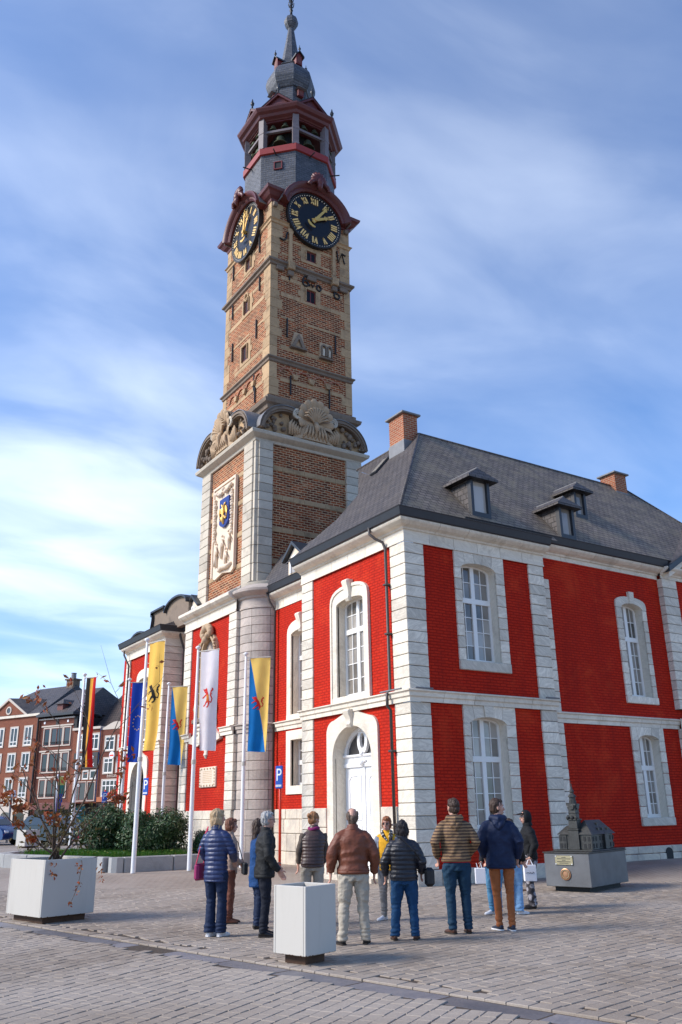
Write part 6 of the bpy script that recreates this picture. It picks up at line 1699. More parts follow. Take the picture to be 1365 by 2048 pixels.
LION = [   # strokes of a rampant lion facing left: polyline, start and end half width, in a unit box
    ([(.40, .78), (.52, .62), (.58, .45), (.60, .34)], .10, .11),      # body
    ([(.40, .80), (.36, .90), (.28, .92)], .10, .07),                  # neck and head
    ([(.28, .92), (.18, .89)], .06, .04), ([(.33, .95), (.36, 1.0)], .04, .02),
    ([(.40, .74), (.26, .78), (.14, .90)], .055, .035), ([(.42, .66), (.26, .62), (.10, .52)], .055, .035),
    ([(.14, .90), (.10, .97)], .045, .02), ([(.10, .52), (.03, .50)], .045, .02),
    ([(.56, .36), (.42, .28), (.28, .14)], .085, .04), ([(.28, .14), (.14, .08)], .045, .03),
    ([(.62, .36), (.68, .20), (.62, .06)], .085, .04), ([(.62, .06), (.48, .02)], .045, .03),
    ([(.64, .32), (.84, .26), (.90, .45), (.78, .62), (.82, .82), (.94, .92)], .025, .05), ([(.94, .92), (.84, .98)], .04, .02), ([(.80, .70), (.90, .66)], .035, .015)]


def strokes_to_quads(st, n=5):
    out = []
    for pts, w0, w1 in st:
        P_ = [Vector(p) for p in pts]; seg = []
        for i in range(len(P_) - 1):
            for k in range(n): seg.append(P_[i].lerp(P_[i + 1], k / n))
        seg.append(P_[-1]); m_ = len(seg); L_, R_ = [], []
        for i, p in enumerate(seg):
            t_ = (seg[min(i + 1, m_ - 1)] - seg[max(i - 1, 0)]).normalized(); w_ = w0 + (w1 - w0) * i / (m_ - 1); n2 = Vector((-t_.y, t_.x)) * w_ * .95
            L_.append(p + n2); R_.append(p - n2)
        out.append((L_, R_))
    return out


def flagpole(base, top, ang, w_, drop, cloth, label, seed, emblem=None, sway=0.0, arm_tilt=0.0):
    fp = tag(empty('flagpole', base), label, 'flagpole', 'flagpoles on the square')
    H = top - base[2]; ca, sa = math.cos(ang), math.sin(ang); rr = random.Random(seed)
    MB().tube([(0, 0, 0), (0, 0, .02), (0, 0, H * .45), (0, 0, H - .05)], [.066, .066, .058, .036], 14).build('pole', M['pole_white'], fp, smooth=True)
    MB().lathe([(.035, H - .06), (.04, H - .02), (.085, H + .01), (.08, H + .04), (.03, H + .08)], (0, 0, 0), 14).build('pole_cap', M['pole_white'], fp, smooth=True)
    MB().lathe([(.07, H * .46), (.07, H * .46 + .12)], (0, 0, 0), 12).build('pole_collar', M['white_steel'], fp)
    MB().tube([(.0, 0, H - .10), ((w_ + .14) * ca, (w_ + .14) * sa, H - .10 + arm_tilt)], .018, 6).build('banner_arm', M['white_steel'], fp)
    ph = rr.uniform(0, 6)

    def S(a, b, o=0.0):       # a across 0..1, b down 0..1
        fold = .035 + .07 * b
        d = fold * math.sin(a * 7 + ph + b * 2.2) * (.3 + .7 * a) + .03 * math.sin(b * 9 + ph) * b + sway * b * b
        x = .12 + a * w_ * (1 - .13 * b * (1 - .4 * math.sin(a * 5 + ph)))
        z = H - .12 - b * drop + arm_tilt * a - .03 * a * b
        return (x * ca - (d + o) * sa, x * sa + (d + o) * ca, z)
    NB = 36

    def patch(fa, fb, mat_, nm, NA=10):
        mb = MB(); vs = []
        for j in range(NB + 1):
            b = j / NB; a0, a1 = fa(b), fb(b)
            for i in range(NA + 1): vs.append(S(a0 + (a1 - a0) * i / NA, b))
        mb.add(vs, [(j * (NA + 1) + i, j * (NA + 1) + i + 1, (j + 1) * (NA + 1) + i + 1, (j + 1) * (NA + 1) + i) for j in range(NB) for i in range(NA)])
        return mb.build(nm, M[mat_], fp, smooth=True, recalc=False)
    parts = [patch(*c) for c in cloth]
    if emblem:
        kind, a0, a1, b0, b1, em = emblem
        for o in (.007, -.007):
            mb = MB()
            if kind == 'lion':
                for L_, R_ in strokes_to_quads(LION):
                    n = len(L_); vs = [S(a0 + (a1 - a0) * p.x, b1 + (b0 - b1) * p.y, o) for p in L_ + R_]
                    mb.add(vs, [(i, i + 1, n + i + 1, n + i) for i in range(n - 1)])
            else:
                for k in range(12):
                    t_ = 2 * pi * k / 12; cx, cy = (a0 + a1) / 2 + (a1 - a0) / 2 * math.sin(t_), (b0 + b1) / 2 - (b1 - b0) / 2 * math.cos(t_)
                    vs = []
                    for q in range(10):
                        r_ = .036 if q % 2 == 0 else .015; u = pi * q / 5; vs.append(S(cx + r_ / w_ * 1.0 * math.sin(u), cy - r_ / drop * math.cos(u), o))
                    mb.add(vs, [tuple(range(10))])
            mb.build('lion_emblem' if kind == 'lion' else 'star_ring', M[em], parts[0], recalc=False)
            if kind == 'lion' and em == 'lion_red' and 'white' in label:
                mb = MB()
                for q in range(5):
                    u0_, u1_ = a0 + (a1 - a0) * .40, a0 + (a1 - a0) * .66; v_ = b0 + (b1 - b0) * (.36 + .07 * q)
                    mb.add([S(u0_, v_, o * 1.6), S(u1_, v_, o * 1.6), S(u1_, v_ + .009, o * 1.6), S(u0_, v_ + .009, o * 1.6)], [(0, 1, 2, 3)])
                mb.build('chest_bars', M['cloth_gold'], parts[0], recalc=False)
    mb = MB()
    for k in range(8):
        b = (k + .5) / 8; p = S(0, b); mb.tube([(0, 0, H - .12 - b * drop + .05), p], .006, 4)
    tag(mb.build('tie_cord', M['pole_white'], fp), None)
    return fp


one = lambda b: 1.0
zero = lambda b: 0.0
# direction of the arms: towards the camera's right, partly edge-on
flagpole((-4.21, 7.11, .15), 6.47, R(-70), .62, 3.02, [(zero, one, 'cloth_yellow', 'flag')], 'flagpole with yellow banner bearing a black lion', 1, ('lion', .10, .90, .40, .57, 'lion_black'), arm_tilt=.03)
flagpole((-2.67, 6.92, .15), 6.34, R(-62), .66, 2.85, [(zero, one, 'cloth_white', 'flag')], 'flagpole with white banner bearing a red lion', 2, ('lion', .12, .85, .38, .58, 'lion_red'), sway=.05)
flagpole((-1.02, 7.02, .15), 6.30, R(-42), .66, 2.80, [(zero, lambda b: max(.002, .02 + .96 * b), 'cloth_blue', 'flag_blue_half'), (lambda b: .02 + .96 * b, one, 'cloth_pale_yellow', 'flag_yellow_half')], 'flagpole with blue and yellow banner nearest the round pier', 3, ('lion', .12, .80, .42, .56, 'lion_red'))
flagpole((-.60, 14.45, .15), 6.35, R(-46), .66, 2.85, [(zero, lambda b: max(.002, .02 + .96 * b), 'cloth_blue', 'flag_blue_half'), (lambda b: .02 + .96 * b, one, 'cloth_pale_yellow', 'flag_yellow_half')], 'flagpole with blue and yellow banner standing behind the shrubs', 4, ('lion', .12, .80, .42, .56, 'lion_red'))
flagpole((-2.15, 14.5, .15), 6.42, R(-40), .58, 2.85, [(zero, one, 'cloth_eu', 'flag')], 'flagpole with blue banner bearing a ring of gold stars', 5, ('stars', .22, .80, .42, .60, 'star_gold'))
flagpole((-3.85, 14.5, .15), 6.48, R(-58), .46, 3.1, [(zero, lambda b: .34, 'cloth_black', 'flag_black_stripe', 4), (lambda b: .34, lambda b: .67, 'cloth_gold', 'flag_yellow_stripe', 4), (lambda b: .67, one, 'cloth_red', 'flag_red_stripe', 4)], 'flagpole with black, yellow and red striped banner', 6, sway=.1)

# ------------------------------------------------------------------ parking signs
def p_sign(loc, rz, label, red=True):
    s = tag(empty('parking_sign', loc, rz), label, 'sign', 'blue parking signs')
    MB().tube([(0, .05, 0), (0, .05, 2.95)], .04, 10).build('sign_post', M['signal_red'], s, smooth=True)
    pn_ = MB().block(-.155, .155, -.02, .02, 2.20, 2.84, .03).build('sign_panel', M['sign_blue'], s)
    text_mesh('P', 'sign_letter', M['sign_white'], s, lambda u, d, z: (u, -d, z), -.12, 2.42, .50, mir=1, d=.026)
    mb = MB()
    for k in range(6): mb.box(-.12 + k * .042, -.09 + k * .042, -.026, -.022, 2.25, 2.31)
    mb.build('sign_small_text', M['sign_white'], s)


p_sign((-.28, 6.15, .1), R(-76), 'blue parking sign on red post beside the round pier')
p_sign((-.5, 16.6, .15), R(-72), 'blue parking sign on red post behind the shrubs at the far doorway')
p_sign((4.4, 36.9, .15), R(-20), 'small far blue parking sign under the cafe awning')

# ------------------------------------------------------------------ white planters
def planter(loc, ang, a, b_, z0, z1, label, inner, group='white steel planters'):
    p = tag(empty('planter', loc, ang), label, 'planter', group)
    t_ = .035
    for (x0, x1, y0, y1) in ((0, a, 0, t_), (0, a, b_ - t_, b_), (0, t_, t_, b_ - t_), (a - t_, a, t_, b_ - t_)):
        MB().block(x0, x1, y0, y1, z0, z1, .006).build('side_panel', M['planter_steel'], p)
    MB().box(.1, a - .1, .1, b_ - .1, 0, z0 + .02).build('base_frame', M['rust'], p)
    MB().box(t_, a - t_, t_, b_ - t_, z0, z1 - inner).build('soil', M['soil'], p)
    rr = random.Random(int(a * 100)); mb = MB()
    for k in range(9):
        q = rr.uniform(0, a * .95) if k > 3 else rr.choice((0, a - .03)); mb.box(q, q + rr.uniform(.008, .03), -.0015, .002, z0 + .001, z0 + rr.uniform(.004, .012))
        q = rr.uniform(0, b_ * .95); mb.box(-.0015, .002, q, q + rr.uniform(.008, .03), z0 + .001, z0 + rr.uniform(.004, .012))
    tag(mb.build('rust_chips', M['rust'], p), None, kind='stuff')
    return p


pl1 = planter((-8.80, -1.50, 0), R(15.5), .98, 1.13, .10, .965, 'large white planter holding a bare autumn shrub', .06)
planter((-7.38, -7.52, 0), R(16.2), .525, .525, .10, .83, 'small empty white planter standing before the group of people', .10)
planter((-1.75, 29.75, .15), R(20), .8, .8, .08, .85, 'white planter far behind beside the parked cars', .1)

# bare shrub with autumn leaves
tr_ = tag(empty('autumn_shrub', (-8.5, -.85, .9)), 'multi stemmed shrub with sparse orange brown leaves in large planter', 'shrub'); tr_.location = (0, 0, 0)
rr = random.Random(77); tips = []
B0 = Vector((-8.44, -.83, .9))


def branch(mb, p, d, L, r_, depth, leaf_pts):
    pts = [p]; rad = [r_]; n = 7; q = p.copy(); dd = d.normalized()
    for k in range(n):
        dd = (dd + Vector((rr.uniform(-.15, .15), rr.uniform(-.15, .15), rr.uniform(-.10, .10)))).normalized(); q = q + dd * L / n; pts.append(q.copy()); rad.append(r_ * (1 - .72 * (k + 1) / n))
    mb.tube(pts, rad, 6)
    if depth > 0:
        for k in range(rr.randint(2, 3)):
            i = rr.randint(2, n); side = Vector((rr.uniform(-1, 1), rr.uniform(-1, 1), rr.uniform(-.35, .55)))
            branch(mb, pts[i], (dd * .6 + side).normalized(), L * rr.uniform(.30, .48), rad[i] * .55 + .002, depth - 1, leaf_pts)
    else:
        leaf_pts += pts[2:]


lpts = []
VR = Vector((rt.x, rt.y, 0)).normalized(); VF = Vector((fw.x, fw.y, 0)).normalized()
dirs = [(-.42, .1, 1.0, 2.0), (-.22, -.1, 1.0, 2.3), (.02, .2, 1.0, 2.2), (.34, .1, 1.0, 2.6), (.62, -.1, 1.0, 2.9), (-.85, .0, .62, 1.7), (.12, -.3, 1.0, 1.8), (-.6, .3, .9, 1.8), (.55, .2, .75, 1.6)]
for k, (a, b_, c_, L) in enumerate(dirs):
    mb = MB(); st = B0 + VR * rr.uniform(-.16, .16) + VF * rr.uniform(-.16, .16); branch(mb, st, VR * a + VF * b_ + Vector((0, 0, c_)), L, .021, 2, lpts)
    mb.build('stem', M['bark'], tr_, smooth=True)
mb = MB(); branch(mb, B0 + VR * .3, VR * .9 + Vector((0, 0, .15)), .55, .012, 0, []); mb.build('stem', M['bark'], tr_)
mb = MB()
mb.tube([B0 + VR * .42 + Vector((0, 0, .06)), B0 + VR * .62 - VF * .6 + Vector((0, 0, -.02)), B0 + VR * .62 - VF * .75 + Vector((0, 0, -.35)), B0 + VR * .52 - VF * .78 + Vector((0, 0, -.62))], [.008, .006, .005, .003], 5); mb.build('stem', M['bark'], tr_)
hang = [B0 + VR * x - VF * .72 + Vector((0, 0, z)) for x, z in ((.60, -.02), (.63, -.12), (.62, -.3), (.58, -.42), (.52, -.6), (.2, -.02), (.16, -.12), (.22, -.18), (.95, -.05), (.98, -.15), (1.0, -.25))]
mb = MB()
for p in hang:
    for _ in range(5): leaf(mb, p + Vector((rr.uniform(-.05, .05), rr.uniform(-.05, .05), rr.uniform(-.05, .05))), (rr.uniform(-1, 1), rr.uniform(-1, 1), rr.uniform(-.3, 1)), rr.uniform(.05, .09), rr, .5)
for p in lpts:
    low = p.z < 2.05
    k_ = rr.choice((2, 3, 5)) if low else rr.choice((0, 0, 1, 1, 2))
    for _ in range(k_): leaf(mb, p + Vector((rr.uniform(-.06, .06), rr.uniform(-.06, .06), rr.uniform(-.08, .03))), (rr.uniform(-1, 1), rr.uniform(-1, 1), rr.uniform(-.3, 1)), rr.uniform(.07, .14), rr, .5)
mb.build('foliage', M['autumn_leaf'], tr_, recalc=False)
mb = MB()
for _ in range(420):
    p = B0 + VR * rr.gauss(0, .35) + VF * rr.gauss(0, .3) + Vector((0, 0, rr.uniform(.2, .95))); leaf(mb, p, (rr.uniform(-1, 1), rr.uniform(-1, 1), rr.uniform(-.3, 1)), rr.uniform(.06, .12), rr, .5)
mb.build('lower_foliage', M['olive_leaf'], tr_, recalc=False)

# ------------------------------------------------------------------ bronze model of the hall on a zinc plinth
BA = R(17); bx_, by_ = 1.62, -3.68
pv = tag(empty('model_plinth', (bx_, by_, 0), BA), 'grey zinc plinth with brass plate and round medallion near the hall', 'plinth')
LA, LB = 1.86, 1.02
MB().block(0, LA, 0, LB, .10, .745, .008).build('plinth_body', M['zinc_plinth'], pv)
MB().box(.16, LA - .16, .13, LB - .12, 0, .11).build('plinth_foot', M['black_matte'], pv)
MB().block(-.02, LA + .02, -.02, LB + .02, .745, .77, .006).build('plinth_top', M['bronze_model'], pv)
bpq = MB().block(-.02, .0, .36, .76, .52, .70, .004).build('brass_plate', M['brass'], pv)
mb = MB()
for k, w2 in enumerate((.10, .30, .08, .30, .20)): mb.box(-.023, -.0195, .56 - w2 / 2, .56 + w2 / 2, .662 - .028 * k, .673 - .028 * k)
mb.build('plate_lettering', M['joint_dark'], bpq)
for y_, z_ in ((.38, .535), (.74, .535), (.38, .685), (.74, .685)): MB().ball((-.024, y_, z_), .012, n=6, m=4).build('plate_screw', M['sign_white'], bpq)
md = MB().loft([[(-d, .55 + r_ * math.cos(2 * pi * k / 28), .34 + r_ * math.sin(2 * pi * k / 28)) for k in range(28)] for r_, d in ((.115, 0), (.115, .02), (.10, .026), (.095, .016), (.06, .016), (.05, .026), (.01, .028))]).build('medallion', M['copper_medal'], pv)
mb = MB()
for k in range(24): mb.ball((-.024, .55 + .078 * math.cos(2 * pi * k / 24), .34 + .078 * math.sin(2 * pi * k / 24)), .010, n=5, m=4)
mb.build('medallion_lettering', M['brass'], md)
bmd = tag(empty('bronze_model', (bx_ + .17, by_ + .0, .77), BA), 'dark bronze scale model of hall and tower on the zinc plinth', 'scale model')
bm_ = M['bronze_model']; MBx = lambda x0, x1, y0, y1, z0, z1, n='model_wall': MB().block(x0, x1, y0, y1, z0, z1, .006).build(n, bm_, bmd)
MB().block(.05, LA - .1, .06, LB - .06, 0, .03, .01).build('model_base', bm_, bmd)
MBx(.36, 1.46, .20, .60, .03, .33); MBx(.32, .66, .18, .90, .03, .33); MBx(.30, .62, .16, .38, .03, .34); MBx(.30, .62, .74, .92, .03, .32); MBx(.96, 1.16, .15, .3, .03, .36)
mb = MB().add([(.28, .14, .33), (1.50, .14, .33), (1.50, .66, .33), (.28, .66, .33), (.54, .40, .62), (1.30, .40, .62)], [(0, 1, 5, 4), (1, 2, 5), (2, 3, 4, 5), (3, 0, 4)]); mb.build('model_roof', bm_, bmd)
mb = MB().add([(.28, .40, .33), (.70, .40, .33), (.70, .95, .33), (.28, .95, .33), (.5, .5, .56), (.5, .82, .50)], [(0, 1, 4), (1, 2, 5, 4), (2, 3, 5), (3, 0, 4, 5)]); mb.build('model_roof', bm_, bmd)
for x_, y_, z_ in ((.75, .2, .39), (.95, .2, .39), (1.2, .2, .39), (1.32, .22, .39), (.9, .29, .49)): MB().block(x_, x_ + .06, y_, y_ + .1, z_, z_ + .07, .005).build('model_dormer', bm_, bmd)
mb = MB()
for x_ in (.36, .50, .78, .90, 1.05, 1.14, 1.3, 1.44):
    for z_ in (.06, .20): mb.box(x_, x_ + .05, .192 if x_ > .66 else .152, .25, z_, z_ + .09)
for y_ in (.20, .30, .77, .85):
    for z_ in (.06, .20): mb.box(.292, .32, y_, y_ + .05, z_, z_ + .09)
tag(mb.build('model_windows', M['black_matte'], bmd), None, kind='stuff')
T = (.40, .56)
for hw, z0_, z1_ in ((.120, .03, .42), (.135, .42, .45), (.100, .45, .62), (.120, .62, .65), (.083, .65, .92), (.095, .76, .78), (.108, .92, .96)): MBx(T[0] - hw, T[0] + hw, T[1] - hw, T[1] + hw, z0_, z1_, 'model_tower_stage')
for ang_ in (0, 1, 2, 3):
    a = ang_ * pi / 2; MB().lathe([(.062, -.012), (.062, .012)], (0, 0, 0), 16).build('model_clock', bm_, bmd).matrix_local = Matrix.Translation((T[0] + .10 * math.cos(a), T[1] + .10 * math.sin(a), .90)) @ Matrix.Rotation(a, 4, 'Z') @ Matrix.Rotation(pi / 2, 4, 'Y')
for k, q in enumerate(((.8, .82), (.8, .45), (.55, .82))): MB().ball((T[0] - .11, T[1] - .1 + .1 * k, .67), .04, n=8, m=6).build('model_shell', bm_, bmd)
MB().lathe([(.083, .96), (.083, 1.02), (.07, 1.03), (.07, 1.09), (.10, 1.10), (.085, 1.13), (.045, 1.16), (.04, 1.18), (.056, 1.21), (.045, 1.24), (.026, 1.26), (.010, 1.35), (.018, 1.365), (.004, 1.38), (.003, 1.44)], (T[0], T[1], 0), 8).build('model_lantern', bm_, bmd)
# iron cover in the paving beside the hall
mc = tag(empty('manhole_cover', (1.0, -2.2, .004)), 'small round rusty cover in the paving', 'manhole cover'); MB().lathe([(.22, 0), (.22, .008), (.2, .010)], (0, 0, 0), 20).build('cover', M['rust'], mc)
# ------------------------------------------------------------------ people
def clothmat(name, c, rough=.8, stripe=None, var=.25, sc=14.0, spec=.25, spots=None, sheen=0.0, fine=160.0):
    m, nt, b = newmat(name); t = nd(nt, 'TexCoord'); n_ = nd(nt, 'TexNoise', Vector=t.outputs['Object'], Scale=sc, Detail=5.0, Roughness=.65)
    base = c
    if stripe:
        s = nd(nt, 'SeparateXYZ', Vector=t.outputs['Object']); w_ = math_(nt, 'SINE', math_(nt, 'MULTIPLY', math_(nt, 'ADD', s.outputs[2], math_(nt, 'MULTIPLY', n_.outputs[0], .012)), 2 * pi / stripe[1]))
        base = mixc(nt, ramp(nt, math_(nt, 'ADD', math_(nt, 'MULTIPLY', w_, .5), .5), [(.38, 0.0), (.60, 1.0)]), c, stripe[0])
    if spots:
        v = nd(nt, 'TexVoronoi', Vector=t.outputs['Object'], Scale=spots[1]); base = mixc(nt, ramp(nt, v.outputs['Distance'], [(.38, 0.0), (.46, 1.0)]), spots[0], c)
    f = math_(nt, 'ADD', 1 - var, math_(nt, 'MULTIPLY', n_.outputs[0], 2 * var)); cc = mixc(nt, 1.0, base, nd(nt, 'CombineColor', Red=f, Green=f, Blue=f).outputs[0], 'MULTIPLY')
    link(nt, cc, b.inputs['Base Color']); b.inputs['Roughness'].default_value = rough; b.inputs['Specular IOR Level'].default_value = spec; b.inputs['Sheen Weight'].default_value = sheen
    n2 = nd(nt, 'TexNoise', Vector=t.outputs['Object'], Scale=fine, Detail=2.0); bp = nd(nt, 'Bump', Strength=.2, Distance=.004, Height=n2.outputs[0]); link(nt, bp.outputs[0], b.inputs['Normal'])
    return m


def hairmat(name, c, c2):
    m, nt, b = newmat(name); t = nd(nt, 'TexCoord'); mp_ = nd(nt, 'Mapping', Vector=t.outputs['Object']); mp_.inputs['Scale'].default_value = (60, 60, 9)
    n_ = nd(nt, 'TexNoise', Vector=mp_.outputs[0], Scale=1.6, Detail=5.0, Roughness=.7, Distortion=.6)
    link(nt, mixc(nt, ramp(nt, n_.outputs[0], [(.35, 0.0), (.65, 1.0)]), c, c2), b.inputs['Base Color']); b.inputs['Roughness'].default_value = .5; b.inputs['Specular IOR Level'].default_value = .35
    bp = nd(nt, 'Bump', Strength=.7, Distance=.012, Height=n_.outputs[0]); link(nt, bp.outputs[0], b.inputs['Normal']); return m


m, nt, b = newmat('skin'); t = nd(nt, 'TexCoord'); n_ = nd(nt, 'TexNoise', Vector=t.outputs['Object'], Scale=18.0, Detail=4.0)
link(nt, ramp(nt, n_.outputs[0], [(.3, (.46, .235, .165)), (.7, (.58, .33, .245))]), b.inputs['Base Color']); b.inputs['Roughness'].default_value = .5; b.inputs['Specular IOR Level'].default_value = .35
b.inputs['Subsurface Weight'].default_value = .08; b.inputs['Subsurface Radius'].default_value = (.02, .008, .005)
simple('lip', (.42, .12, .11), .45); simple('eye_white', (.7, .68, .65), .3); simple('eye_dark', (.02, .015, .012), .2)
simple('sunglass', (.02, .012, .012), .12, spec=.7); simple('shoe_white', (.72, .70, .70), .6); simple('shoe_brown', (.075, .03, .018), .5); simple('shoe_black', (.016, .014, .014), .35); simple('shoe_rust', (.20, .065, .03), .55); simple('shoe_navy', (.02, .025, .045), .6); simple('sole_dark', (.03, .022, .018), .8)
simple('bag_magenta', (.28, .012, .09), .5); simple('bag_black', (.012, .012, .014), .55); simple('paper_white', (.80, .78, .80), .7, var=.04)


def remesh(mb, voxel, it=2, fac=.5):
    me = bpy.data.meshes.new('tmp'); me.from_pydata(mb.v, [], mb.f)
    bm = bmesh.new(); bm.from_mesh(me); bmesh.ops.recalc_face_normals(bm, faces=bm.faces); bm.to_mesh(me); bm.free()
    o = bpy.data.objects.new('tmp', me); col.objects.link(o)
    r_ = o.modifiers.new('r', 'REMESH'); r_.mode = 'VOXEL'; r_.voxel_size = voxel
    s = o.modifiers.new('s', 'SMOOTH'); s.iterations = it; s.factor = fac
    dg = bpy.context.evaluated_depsgraph_get(); out = bpy.data.meshes.new_from_object(o.evaluated_get(dg))
    bpy.data.objects.remove(o); bpy.data.meshes.remove(me)
    return out


def displace(me, f):
    nn = [v.normal.copy() for v in me.vertices]
    for v, n_ in zip(me.vertices, nn): v.co += n_ * f(v.co, n_)


def as_part(me, name, mat_, parent):
    me.materials.clear(); me.materials.append(mat_); me.polygons.foreach_set('use_smooth', [True] * len(me.polygons)); me.name = name
    o = bpy.data.objects.new(name, me); col.objects.link(o)
    if parent: o.parent = parent
    return o


NV = noise.noise


def fold(amp, seed, fine=.4):
    off = Vector((seed * 3.1, seed * 1.7, seed * 2.3))
    return lambda p, n_: amp * (1.5 * (.28 - abs(NV(Vector((p.x * 6 + p.z * 3, p.y * 6, p.z * 8)) + off))) + .6 * NV(Vector((p.x * 9, p.y * 9, p.z * 12)) + off) + fine * 1.3 * (.25 - abs(NV(Vector((p.x * 16, p.y * 16 + p.z * 8, p.z * 22)) + off))))


def quilt(pitch, amp, seed):
    fo = fold(.006, seed)
    return lambda p, n_: amp * (math.sqrt(abs(math.sin(pi * (p.z + .012 * NV(p * 4)) / pitch))) - .6) * (1 - abs(n_.z)) + fo(p, n_)


def hand(mb, w, d, side, s, curl=.5, nrm=None):
    """palm, four unequal bent fingers and a thumb that leaves the side of the palm"""
    w = Vector(w); d = Vector(d).normalized(); a = Vector(nrm) if nrm else Vector((1, 0, 0)); a = (a - d * a.dot(d)).normalized(); b_ = d.cross(a) * side   # a: thumb side (forward), b_: palm-outward
    pl = [w - d * .02 * s, w + d * .035 * s, w + d * .085 * s]
    rings = []
    for p, wd, th in zip(pl, (.026, .040, .040), (.021, .017, .015)):
        rings.append([p + a * wd * s * math.cos(2 * pi * k / 12) + b_ * th * s * math.sin(2 * pi * k / 12) for k in range(12)])
    mb.loft(rings)
    for k, (off, L) in enumerate(((.029, .068), (.010, .078), (-.010, .072), (-.028, .056))):
        p0 = w + d * .075 * s + a * off * s; p1 = p0 + d * L * .45 * s - b_ * curl * .010 * s; p2 = p1 + (d * (1 - curl * .6) - b_ * curl).normalized() * L * .35 * s; p3 = p2 + (d * (1 - curl) - b_ * curl * 1.2).normalized() * L * .28 * s
        mb.tube([p0, p1, p2, p3], [.0100 * s, .0098 * s, .009 * s, .0075 * s], 8)
    t0 = w + d * .02 * s + a * .028 * s; t1 = t0 + (d * .6 + a * .8).normalized() * .038 * s; t2 = t1 + (d * .9 + a * .35 - b_ * .2).normalized() * .034 * s
    mb.tube([t0, t1, t2], [.014 * s, .0115 * s, .009 * s], 8)


